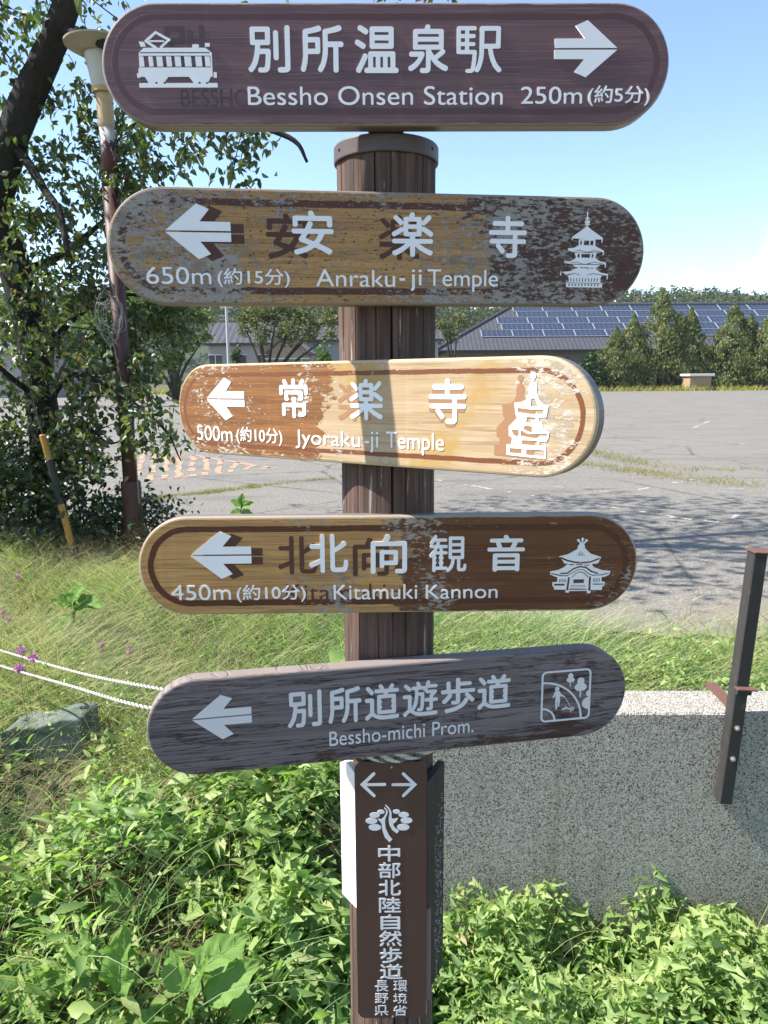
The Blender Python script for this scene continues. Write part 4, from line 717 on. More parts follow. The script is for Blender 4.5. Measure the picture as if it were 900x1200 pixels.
 'b2_roman': '-490,-605:-11,5 -13,12 -6,11 0,28 7,12 15,13 36,15 31,7 12,7 3,4 0,10 -11,18 -15,7 -11,1 -21,-4 -29,-13 -9,1 -5,6 0,20 11,10 24,10 45,2 25,-5 10,-4 16,-14 9,-19 0,-107 2,-5 8,-4 8,3 8,-3 3,-10 -8,-8 -16,-6 -30,0 -19,14 -8,-6 -21,-8;-44,-605:-13,4 -11,6 -12,12 -9,16 -6,30 1,105 10,5 22,0 7,-5 1,-117 11,-18 18,-9 16,-2 32,13 8,7 5,9 1,117 8,5 26,-1 6,-9 -1,-160 -7,-5 -25,0 -7,5 -3,13 -19,-13 -21,-8;-1231,-602:-7,5 -1,7 119,241 12,16 27,0 13,-18 117,-230 4,-9 -1,-7 -10,-6 -24,1 -8,5 -35,67 -8,6 -120,0 -8,-4 -35,-69 -8,-5;-905,-602:-5,2 -3,7 1,161 7,5 24,-1 6,-6 3,-14 18,15 30,10 26,0 22,-5 18,-14 11,-16 3,-12 3,-25 -1,-102 -10,-6 -22,1 -7,5 -1,113 -13,24 -16,8 -13,3 -30,-12 -18,-16 -2,-4 -1,-114 -8,-7;-672,-602:-5,2 -4,7 0,156 6,9 22,1 10,-5 1,-26 11,-14 0,-7 -11,-23 0,-91 -1,-4 -7,-5;-303,-602:-5,2 -4,7 0,249 6,9 22,1 8,-3 3,-7 0,-249 -1,-4 -7,-5;-167,-602:-85,72 -14,19 3,7 75,72 11,5 26,-1 6,-6 0,-6 -64,-64 -5,-10 84,-74 1,-7 -5,-6;-457,-581:7,-2 19,5 13,11 2,4 -2,46 -5,1 -38,-17 -13,-9 -7,-18 12,-17;-1139,-488:4,-2 81,0 5,3 -45,91 -3,0 -5,-8 -37,-80;-560,-470:-29,14 -11,0 -21,-7 -7,5 -2,7 9,12 19,13 13,3 19,0 21,-8 11,-6 3,-5 -1,-7 -13,-18|157,-504:-5,3 -2,8 0,21 7,9 77,0 7,-3 3,-6 0,-24 -7,-8|363,-668:-21,14 -4,10 4,7 15,12 9,18 0,198 6,9 25,1 9,-3 4,-7 0,-209 -4,-14 -10,-19 -18,-14;491,-576:-6,2 -4,7 0,158 7,9 24,1 10,-3 3,-7 0,-158 -1,-4 -7,-5;378,-364:-15,12 1,21 14,7 25,-1 8,-6 4,-10 -4,-16 -14,-7;494,-364:-12,5 -3,3 -4,11 4,12 12,9 23,0 14,-9 0,-20 -13,-10|1411,-678:-5,3 -3,7 1,253 9,6 67,0 32,-5 14,-6 27,-20 12,-24 5,-39 -3,-21 -6,-16 -11,-19 -12,-12 -25,-14 -25,-5 -22,0 -24,5 -2,-4 0,-82 -8,-7;964,-590:-14,3 -19,8 -24,20 -7,9 -11,28 -2,21 2,30 11,28 21,23 12,7 19,6 41,0 12,-4 19,-11 16,-21 6,-14 5,-23 -1,-18 -9,-6 -110,0 -7,-6 7,-16 12,-16 16,-10 12,-4 27,0 36,14 7,0 8,-8 0,-16 -10,-11 -20,-8 -26,-5;1769,-590:-22,5 -17,8 -21,20 -12,21 -3,12 -3,14 0,30 11,35 23,25 29,13 43,0 22,-8 21,-21 11,-23 5,-32 -2,-7 -9,-6 -112,0 -4,-1 -1,-5 12,-26 7,-6 17,-10 12,-4 26,0 41,14 8,-8 0,-18 -6,-7 -31,-12 -17,-3;736,-585:-5,3 -3,7 0,218 -6,7 -85,0 -7,7 1,21 9,6 216,-2 6,-8 -1,-17 -5,-6 -84,-1 -7,-7 0,-221 -7,-7;1099,-585:-5,3 -3,7 0,156 5,8 24,0 5,-5 2,-14 15,12 14,8 10,3 31,0 24,-12 15,-16 16,16 16,9 11,3 31,0 24,-11 11,-13 8,-19 3,-18 0,-107 -5,-9 -22,-1 -6,5 -2,102 -2,12 -12,21 -16,9 -7,1 -20,-6 -21,-16 -2,-4 0,-117 -8,-7 -17,0 -7,3 -3,7 0,100 -2,11 -12,21 -21,9 -12,-2 -15,-7 -16,-14 -2,-4 -1,-117 -7,-7;1620,-585:-5,3 -3,7 0,249 5,8 20,2 7,-3 3,-7 0,-249 -1,-5 -6,-5;1460,-557:23,-1 29,13 11,14 10,23 0,19 -12,28 -12,11 -14,7 -10,2 -38,0 -7,-6 0,-98 4,-7;927,-478:4,-1 79,0 5,2 0,4 -6,16 -9,12 -19,9 -17,0 -24,-12 -14,-23;1731,-478:4,-1 79,0 6,4 -4,11 -10,17 -21,11 -16,0 -27,-14 -9,-14 -3,-9',
 'b2_dist': '-3859,-582:-31,10 -19,13 -10,11 -9,15 -6,18 0,52 14,41 23,35 18,20 39,31 22,13 11,1 11,-7 7,-9 0,-11 -53,-40 -20,-23 -13,-24 2,-2 30,7 28,0 23,-5 15,-7 22,-18 8,-13 6,-21 0,-24 -9,-25 -16,-18 -17,-10 -27,-10;-3654,-582:-30,7 -11,4 -3,7 0,18 3,7 11,2 33,-11 17,-2 24,5 17,6 16,11 8,11 5,16 -10,22 -8,9 -14,9 -33,8 -36,-2 -10,5 -1,121 3,5 8,2 121,0 6,-2 3,-7 0,-16 -6,-6 -88,-1 -5,-3 -2,-3 0,-54 7,-6 25,0 25,-6 24,-11 17,-13 10,-15 7,-18 0,-36 -6,-16 -11,-18 -17,-13 -22,-11 -22,-5;-3396,-582:-22,8 -16,10 -13,14 -14,23 -9,24 -6,38 3,53 12,38 14,23 13,13 16,11 22,7 44,0 22,-7 17,-11 13,-13 14,-24 9,-23 6,-36 -3,-56 -12,-38 -14,-22 -13,-14 -17,-10 -22,-8;-3220,-580:-5,3 -4,6 0,150 6,9 28,0 5,-4 3,-13 19,12 18,8 15,2 22,0 25,-8 25,-21 21,18 20,8 16,3 22,0 28,-8 18,-15 12,-29 0,-112 -6,-8 -24,-1 -8,5 -1,105 -13,22 -9,7 -19,6 -8,0 -22,-8 -19,-13 -2,-5 -1,-112 -8,-7 -19,0 -9,3 -3,6 0,103 -8,18 -13,11 -14,4 -14,0 -27,-11 -16,-15 0,-112 -9,-7;-3839,-548:21,2 11,5 11,8 10,18 0,16 -8,13 -16,14 -22,6 -19,0 -30,-11 -5,-4 -6,-9 0,-16 14,-24 8,-7 16,-8;-3375,-548:10,0 11,5 16,13 16,31 5,25 0,47 -11,38 -10,18 -14,11 -22,7 -19,-5 -16,-13 -16,-32 -6,-24 0,-47 11,-38 11,-18 13,-12|-2760,-628:-16,14 -16,19 -21,34 -4,10 -8,27 -1,10 0,33 3,16 6,20 17,34 12,17 18,18 9,8 7,1 4,-1 3,-3 1,-6 -16,-24 -13,-26 -9,-33 -3,-27 1,-38 7,-30 10,-28 23,-36 0,-5 -4,-4;-1746,-628:-5,3 -1,6 22,34 9,21 8,29 3,28 -2,36 -6,30 -10,28 -8,15 -16,21 0,4 3,4 3,1 6,1 6,-2 20,-20 14,-18 14,-24 6,-14 8,-27 1,-10 0,-32 -3,-17 -5,-15 -9,-22 -12,-21 -11,-14 -20,-21 -6,-4;-2049,-586:-5,3 -7,11 -1,3 1,4 6,4 19,6 21,11 14,12 11,11 12,19 6,13 7,31 -56,0 -5,5 -1,11 -18,-14 -6,-1 -4,2 -14,12 -1,3 1,4 15,10 18,15 13,14 24,30 15,28 4,3 5,1 12,-1 7,-3 3,-4 -1,-6 -11,-20 -16,-24 -17,-20 -17,-18 190,0 4,-1 -32,35 -19,25 -14,23 0,6 5,5 10,3 7,-1 5,-3 15,-24 23,-28 14,-13 33,-27 2,-4 -1,-5 -9,-8 -4,-4 -5,-1 -6,1 -19,16 -1,-1 -2,-57 -5,-41 -6,-24 -4,-9 -10,-9 -6,-4 -12,-2 -51,-1 -4,2 -3,2 -4,12 0,5 4,4 4,1 48,0 6,5 5,14 3,18 4,48 0,15 -82,0 -8,-32 -9,-22 -13,-20 -13,-16 -19,-15 -15,-8 -34,-15;-2530,-584:-4,3 -4,11 0,5 3,4 5,2 45,0 4,3 5,11 5,25 3,30 1,48 2,5 0,33 -88,0 -17,-26 -9,-9 -9,-1 -13,8 -2,4 0,3 18,24 10,18 13,31 5,18 5,5 5,1 13,-2 5,-3 2,-4 -2,-10 -11,-29 0,-2 98,0 6,-3 3,-5 0,-39 -2,-5 0,-27 -1,-5 -2,-42 -4,-37 -7,-22 -5,-8 -7,-7 -12,-5 -9,-2;-2712,-578:-12,4 -3,6 9,22 10,35 2,2 4,2 16,-1 5,-3 1,-5 -11,-37 -10,-22 -4,-3;-2653,-572:-4,3 -3,8 -1,17 -6,30 1,4 3,2 13,4 6,-2 4,-6 9,-51 -1,-3 -5,-4 -8,-2;-2189,-567:-22,4 -21,8 -4,5 0,16 1,4 4,3 6,0 17,-6 13,-2 21,0 10,2 10,6 9,8 4,8 0,12 -2,5 -6,9 -6,5 -12,5 -15,3 -29,-1 -6,4 -1,3 0,90 4,4 4,1 91,0 4,-3 1,-4 0,-16 -4,-5 -4,-1 -62,-1 0,-41 16,-1 22,-5 16,-8 14,-11 9,-15 4,-10 1,-14 -3,-16 -10,-18 -9,-9 -13,-8 -14,-6 -11,-3 -14,-1;-2344,-564:-4,3 -1,3 0,181 2,4 5,2 24,0 4,-2 3,-5 -1,-181 -2,-4 -4,-2;-2604,-559:-5,4 -17,45 0,4 3,4 9,3 7,0 4,-3 9,-17 10,-27 0,-5 -5,-5 -10,-4;-2510,-509:-6,4 -12,16 -16,18 -20,18 -1,3 1,5 10,7 5,1 5,-2 16,-13 19,-19 18,-22 1,-4 -2,-4 -11,-8;-2715,-495:-3,1 -4,5 -3,9 1,5 16,10 12,10 25,25 -38,-4 -8,0 -5,4 -5,12 1,3 14,12 15,17 27,35 12,21 7,2 7,-2 11,-5 2,-4 -1,-4 -30,-41 -20,-23 34,3 21,26 7,4 4,0 11,-5 4,-4 1,-5 -31,-37 -28,-28 -14,-13 48,6 1,3 -6,14 0,6 5,4 6,2 8,-1 4,-3 3,-4 11,-24 6,-18 0,-8 -5,-4 -13,-3 -8,5 -3,9 -65,-9 -25,-5',
 'b2_arrow': '-3103,648:-497,-410 1018,1 -2,138 -481,1 157,186;-3602,213:501,-412 193,84 -159,188 482,1 4,4 0,132 -4,3',
 'b2_pict': '3417,654:-4,-6 0,-90 -26,-2 -2,-4 1,-19 26,-2 1,-20 -32,-2 -3,-4 2,-16 32,-3 -32,-3 -2,-16 4,-4 30,-1 -1,-6 -28,-1 -1,-16 4,-4 26,-1 1,-22 -96,-67 -149,-97 -10,-16 -4,-44 5,-6 9,1 3,29 4,2 279,-9 -171,-1 -3,-105 -80,-37 -110,-12 3,-33 106,-29 192,0 9,1 -6,3 -92,24 -90,-15 -7,7 12,5 87,14 132,-34 135,31 150,-29 6,-8 -5,-41 4,-4 7,0 4,4 10,71 -163,76 -5,7 1,104 116,0 -4,-50 3,-6 6,-1 6,5 7,71 4,7 -199,118 -87,64 1,22 30,1 4,4 -2,16 -31,1 -2,6 34,1 4,4 -1,16 -37,3 37,3 1,16 -4,4 -34,2 0,20 23,2 2,19 -3,4 -22,2 -1,91 -4,5;3306,182:30,-2 -2,-74 -29,2;3370,182:99,0 0,-75 -99,-1;3490,182:56,-1 -1,-75 -56,1;3568,13:-92,-24 213,0;3212,-20:28,-82 -91,-60 -81,-7 -40,27 9,-47 91,-14 203,0 2,2 -4,2 -77,21 -102,-15 -4,5 6,5 100,16 132,-36 35,0 160,39 174,-35 6,-5 -6,-6 -174,35 -102,-28 154,0 139,-9 3,-47 7,-4 7,4 0,80 -117,25 -81,50 21,80 -2,4;3266,-35:37,-1 -2,-65 -36,2;3333,-38:160,1 2,-62 -161,-2;3520,-41:36,-1 -1,-55 -36,0;3189,-216:-1,-4 44,-41 7,6 38,-1 0,-20 -40,-1 -7,-8 -97,-42 -137,-9 74,-51 17,1 1,8 5,3 136,23 104,-39 -36,0 -72,26 -110,-20 123,-6 -138,-1 22,-46 4,-63 -63,-5 0,-8 666,-4 -30,13 -4,62 21,43 41,3 -198,29 -100,-23 -41,0 131,35 254,-35 7,-8 7,3 0,-3 -4,-56 9,-4 7,7 7,69 -3,18 -130,19 -100,59 0,15 79,52 -1,4;3315,-257:168,-6 8,-3 2,-6 -7,-7 -164,7 -10,5;3520,-264:39,1 3,-15 -41,-2;2973,-328:-6,-8 -6,-49 0,-11 7,-3 9,7 7,50 -1,11;3149,-439:20,-2 -2,-59 -19,3;3203,-439:20,-2 -3,-59 -19,3;3256,-439:20,-2 -2,-59 -19,3;3310,-439:19,-2 -2,-59 -19,3;3363,-439:20,-2 -2,-59 -19,3;3416,-439:20,-2 -2,-59 -19,3;3470,-439:20,-2 -2,-59 -19,3;3523,-439:20,-2 -2,-59 -19,3;3577,-439:20,-2 -3,-59 -18,3;3630,-439:20,-2 -2,-59 -19,3;3070,-524:-2,-3 8,-22 0,-38 4,-4 646,-5 5,4 5,58 -5,6;3116,-534:26,0 -1,-37 -26,0;3174,-534:26,0 0,-37 -26,0;3233,-534:26,0 -1,-37 -26,0;3291,-534:26,0 0,-37 -26,0;3350,-534:26,0 -1,-37 -26,0;3408,-534:26,0 0,-37 -27,0;3467,-534:26,0 -1,-37 -26,0;3525,-534:26,0 -1,-37 -26,0;3583,-534:27,0 -1,-37 -26,0;3642,-534:26,0 -1,-37 -26,0',
 'b2_old': '-1965,-170:-21,11 -14,26 1,20 13,17 139,38 60,23 29,14 9,5 0,3 -135,47 -18,10 -14,20 1,23 52,74 -6,2 -126,0 -16,4 -14,11 -6,17 2,23 13,17 21,6 181,0 7,8 50,97 12,11 18,4 24,-4 12,-5 12,-11 6,-15 -1,-17 -35,-65 3,-3 349,0 15,-4 12,-10 6,-15 -1,-23 -8,-14 -12,-9 -12,-3 -121,0 -2,-2 -22,-47 -25,-41 -48,-60 19,-11 130,-58 57,-31 13,-17 2,-18 -9,-16 -22,-20 -18,-6 -21,2 -87,48 -138,61 -54,-33 -93,-42 -94,-30 -51,-12;-1669,47:5,-2 26,25 18,23 23,34 17,35 -174,1 -4,-2 -44,-66 1,-2;-1980,269:-21,11 -9,21 0,114 9,20 11,8 13,3 241,1 2,2 -14,34 0,17 11,17 22,11 27,0 18,-10 39,-71 252,-1 22,-8 11,-18 1,-122 -9,-18 -19,-10 -36,0 -12,5 -9,9 -6,17 0,65 -3,2 -484,0 -2,-2 0,-65 -5,-15 -8,-9 -12,-6|144,-176:-18,9 -11,20 0,141 -2,5 -54,-49 -60,-42 -62,-37 -51,-24 -20,-6 -17,2 -14,9 -14,21 -2,23 5,12 8,8 51,21 62,31 53,35 40,32 -5,2 -192,2 -15,10 -8,18 2,23 10,15 11,6 11,2 261,0 2,3 0,34 -2,3 -74,0 -12,3 -11,8 -8,18 -3,54 -11,-10 -130,-77 -23,0 -21,16 -7,14 -1,15 4,14 11,12 138,78 20,3 20,-9 2,3 -2,71 -8,-17 -17,-16 -17,-4 -17,4 -60,62 -37,32 -8,18 2,20 12,15 14,7 17,1 17,-7 49,-39 45,-46 8,-17 3,57 11,20 20,9 62,0 16,49 7,12 17,11 28,0 17,-8 10,-15 2,-17 -8,-29 2,-3 85,0 12,-3 10,-8 9,-18 3,-46 99,101 17,6 17,-3 15,-9 12,-17 1,-18 -8,-20 -68,-66 -34,-28 -12,-4 -17,0 -14,6 -8,8 -2,-40 2,-2 20,8 19,-3 77,-44 45,-31 20,-17 7,-12 2,-17 -6,-15 -9,-12 -11,-8 -11,-3 -14,2 -139,93 -2,-5 -1,-58 -8,-17 -11,-9 -12,-3 -77,0 -2,-3 0,-34 2,-3 264,0 11,-2 11,-6 10,-15 2,-23 -8,-18 -15,-10 -198,-2 -5,-2 29,-23 61,-39 62,-30 54,-21 8,-8 6,-12 0,-17 -2,-12 -15,-18 -14,-7 -17,-1 -26,8 -110,57 -45,30 -63,52 -2,-5 -2,-142 -7,-12 -11,-8 -12,-3;85,225:2,-2 139,0 2,2 0,46 -2,3 -139,0 -2,-3;85,347:2,-3 139,0 2,3 0,43 -2,2 -139,0 -2,-2|-2900,620:-500,-408 1024,1 -2,137 -484,1 158,186;-3402,187:504,-410 194,84 -159,187 484,1 4,3 0,132 -4,4',
 'b3_kanji': '-1244,-121:-19,9 -12,20 0,169 -3,2 -163,0 -2,-2 0,-128 -4,-16 -12,-13 -19,-7 -24,1 -19,11 -9,21 0,178 3,14 9,12 22,9 218,0 3,3 0,35 -14,14 -5,15 1,11 6,12 9,9 16,6 58,0 12,-2 13,-6 8,-10 4,-12 -3,-20 -15,-17 0,-35 3,-3 212,0 13,-3 11,-8 10,-21 0,-152 -7,-27 -17,-20 -23,-11 -52,-7 -61,0 -19,7 -11,11 -8,21 2,17 11,16 22,8 21,-3 50,3 2,87 -3,2 -153,0 -3,-2 -1,-172 -8,-14 -13,-10 -12,-3;-1428,196:-22,12 -10,21 1,125 6,15 15,12 16,3 378,0 18,-7 13,-14 3,-15 0,-119 -6,-18 -16,-12 -12,-3 -43,0 -16,6 -11,12 -4,12 1,14 5,12 12,12 0,46 -3,3 -267,0 -2,-3 0,-46 16,-21 2,-14 -3,-12 -9,-12 -13,-7;-1554,298:-20,9 -11,21 0,131 11,17 17,9 86,1 5,2 -29,41 -7,14 -1,12 2,12 8,12 11,8 17,6 15,0 12,-4 25,-25 31,-44 3,-17 -4,-15 4,-2 98,0 3,2 1,90 9,16 15,9 37,1 12,-5 11,-12 5,-14 0,-85 2,-2 90,0 2,2 -3,15 3,14 46,64 19,12 25,0 18,-9 10,-9 5,-11 1,-18 -6,-17 -37,-41 6,-2 92,-1 16,-9 11,-17 1,-131 -10,-18 -18,-11 -37,1 -12,7 -8,9 -5,15 0,75 -3,3 -516,0 -2,-3 0,-75 -4,-13 -9,-11 -10,-6|422,-120:-19,9 -11,20 0,140 -2,5 -56,-49 -62,-42 -64,-36 -53,-24 -21,-6 -17,2 -15,9 -15,21 -2,23 5,11 9,9 53,20 63,31 56,34 41,31 -5,3 -199,2 -16,10 -8,17 2,23 10,14 12,7 11,2 271,0 2,2 0,34 -2,3 -77,0 -12,3 -11,8 -9,18 -3,53 -12,-10 -135,-76 -23,0 -22,16 -7,14 -1,14 4,14 11,12 144,77 20,3 21,-8 2,2 -2,70 -8,-16 -18,-16 -18,-5 -18,5 -61,61 -39,32 -8,17 2,20 12,15 15,7 18,1 17,-7 51,-39 47,-45 8,-17 3,56 11,20 21,9 65,1 16,47 7,13 18,10 29,0 18,-8 10,-15 2,-17 -9,-28 3,-2 88,-1 12,-3 11,-8 9,-18 3,-45 103,100 17,6 18,-3 15,-9 13,-17 1,-17 -9,-20 -69,-66 -36,-27 -12,-4 -18,0 -14,6 -9,8 -2,-40 2,-2 21,8 20,-2 79,-45 47,-30 21,-16 7,-12 2,-18 -6,-14 -9,-12 -12,-8 -12,-3 -14,2 -144,92 -2,-5 -1,-57 -8,-17 -12,-9 -12,-3 -79,0 -3,-3 0,-34 3,-2 272,0 12,-2 12,-7 10,-14 2,-23 -8,-17 -16,-10 -205,-2 -5,-3 29,-22 64,-38 64,-30 56,-21 9,-8 5,-12 1,-17 -3,-11 -15,-18 -14,-7 -18,-1 -26,8 -115,56 -47,30 -64,51 -3,-5 -2,-140 -7,-12 -12,-8 -12,-3;361,276:2,-2 144,0 2,2 0,46 -2,2 -144,0 -2,-2;361,396:2,-2 144,0 2,2 0,43 -2,2 -144,0 -2,-2|2057,-141:-20,11 -11,24 0,21 10,17 21,9 85,1 5,2 0,158 -2,2 -239,0 -5,-2 66,-67 25,-33 8,-17 0,-18 -11,-17 -20,-14 -23,-1 -20,11 -32,45 -52,58 -5,15 1,14 6,12 11,12 -6,2 -91,0 -11,3 -9,7 -9,11 -3,12 1,20 11,19 20,8 387,0 2,3 0,64 -2,2 -404,0 -12,4 -11,8 -7,12 -2,12 1,18 5,11 9,9 14,6 271,1 2,2 0,67 -2,2 -208,1 -14,8 -9,12 -3,12 0,21 9,18 20,11 205,1 2,2 0,55 3,12 12,15 20,6 28,-3 16,-15 4,-15 1,-55 2,-2 219,-1 20,-8 11,-18 1,-24 -3,-11 -9,-13 -14,-8 -225,-1 -2,-2 0,-67 2,-2 273,-1 12,-3 11,-8 7,-12 2,-12 -1,-15 -4,-12 -10,-11 -11,-6 -143,-1 -2,-2 0,-64 2,-3 131,-1 12,-5 10,-12 4,-12 1,-14 -7,-21 -8,-8 -12,-6 -131,-1 -2,-2 0,-173 -5,-23 -9,-18 -15,-13 -34,-13 -26,-4',
 'b3_roman': '-1039,-679:-8,5 -1,9 65,103 3,9 -76,116 0,11 12,5 23,0 9,-3 59,-91 56,91 9,3 29,-1 7,-9 -5,-11 -144,-232 -8,-5;-1204,-676:-11,8 -2,19 11,6 14,1 24,8 11,14 6,17 0,264 9,7 30,0 6,-3 3,-7 0,-256 -6,-34 -13,-22 -17,-13 -29,-9;-723,-594:-30,5 -26,9 -29,22 -13,20 -6,22 3,34 13,24 14,14 21,13 38,12 59,0 41,-12 21,-13 14,-14 12,-24 3,-16 -3,-31 -15,-29 -35,-24 -32,-10;-317,-594:-21,7 -11,9 -6,9 0,33 11,14 24,13 76,20 3,5 0,9 -11,17 -21,9 -20,0 -41,-15 -12,0 -7,6 0,18 18,13 27,8 56,0 20,-6 12,-6 11,-9 6,-9 5,-11 0,-100 6,-9 16,0 6,-2 4,-9 -7,-6 -14,-6 -12,-2 -21,0 -15,5 -14,13 -6,-9 -12,-4 -24,-5;175,-594:-15,3 -23,11 -19,22 -6,29 2,103 11,5 23,-1 8,-4 2,-114 8,-13 9,-7 18,-6 20,0 24,8 20,18 1,114 8,4 27,0 6,-9 -1,-154 -8,-4 -24,0 -8,4 -4,11 -23,-12 -27,-8;-523,-589:-6,2 -4,7 0,149 7,9 23,1 11,-5 2,-27 12,-13 -12,-27 0,-87 -2,-5 -7,-4;-117,-589:-6,2 -3,7 0,238 6,9 24,1 9,-3 3,-7 0,-238 -1,-5 -7,-4;33,-589:-106,78 -3,7 15,17 77,63 6,2 23,1 9,-3 3,-5 -4,-11 -75,-64 96,-72 1,-6 -6,-7;-289,-569:13,-2 12,2 9,-2 2,2 2,7 10,11 -2,41 -15,-2 -35,-13 -15,-11 -5,-13 8,-13;-725,-562:28,-2 18,4 20,9 15,13 11,22 0,21 -14,24 -23,15 -36,9 -20,-2 -35,-15 -9,-9 -12,-22 0,-21 12,-22 17,-15;-399,-462:-36,13 -23,-7 -9,0 -8,5 -1,7 24,20 8,4 39,1 23,-10 7,-8 -2,-9 -11,-14|400,-518:-5,3 -3,9 0,23 8,9 84,1 7,-4 3,-6 0,-26 -8,-9|535,-674:-20,15 -3,10 3,8 14,12 8,20 0,207 6,9 23,1 8,-3 3,-7 0,-220 -3,-14 -9,-20 -16,-14;652,-578:-6,3 -3,8 0,165 6,9 22,1 9,-3 3,-7 0,-165 -1,-5 -7,-5;549,-356:-14,13 1,22 13,8 22,-1 8,-7 4,-10 -4,-17 -13,-8;655,-356:-12,6 -2,4 -4,10 4,14 11,9 20,0 13,-9 0,-22 -11,-11|1582,-667:-4,2 -3,7 1,259 9,5 62,0 29,-5 14,-6 24,-20 12,-24 5,-40 -3,-22 -5,-16 -11,-19 -11,-12 -24,-14 -23,-6 -20,0 -23,5 -1,-4 0,-83 -7,-7;1166,-577:-13,2 -18,8 -22,21 -6,9 -10,29 -3,21 3,31 10,28 19,23 11,7 18,6 38,0 12,-3 17,-11 15,-22 6,-14 4,-24 -1,-19 -8,-5 -103,0 -6,-6 7,-17 10,-16 16,-10 11,-4 25,0 33,14 7,0 7,-8 0,-16 -9,-12 -18,-8 -25,-5;1916,-577:-21,4 -15,8 -20,21 -11,21 -3,12 -3,15 1,30 10,36 21,25 27,13 40,0 20,-8 20,-21 10,-23 5,-34 -2,-7 -8,-5 -105,0 -4,-2 0,-4 11,-27 6,-6 16,-10 11,-4 25,0 38,14 7,-8 0,-19 -5,-6 -29,-13 -16,-3;954,-573:-4,3 -3,7 0,223 -6,6 -79,1 -7,7 1,21 9,6 201,-1 5,-9 0,-17 -5,-6 -78,-2 -7,-6 0,-225 -7,-8;1292,-573:-5,3 -3,7 0,159 5,9 23,0 4,-6 3,-14 13,13 13,8 9,2 29,0 23,-12 13,-16 16,16 15,9 9,3 29,0 23,-10 10,-14 8,-19 3,-19 0,-109 -6,-9 -20,-1 -6,5 -1,105 -2,12 -12,21 -14,9 -7,1 -18,-6 -20,-16 -2,-5 0,-118 -7,-8 -16,0 -6,3 -3,7 0,102 -2,12 -11,21 -20,9 -11,-2 -14,-7 -15,-14 -2,-5 0,-118 -7,-8;1777,-573:-5,3 -2,7 0,254 5,9 18,1 6,-3 3,-7 0,-254 -1,-5 -5,-4;1628,-544:21,-2 27,14 11,14 9,24 0,19 -11,28 -11,12 -13,7 -9,2 -36,0 -6,-6 0,-100 4,-7;1132,-463:3,-2 74,0 4,3 1,3 -5,17 -9,12 -18,9 -16,0 -22,-12 -13,-23;1881,-463:3,-2 74,0 5,4 -3,12 -10,17 -19,11 -15,0 -25,-14 -8,-14 -4,-10',
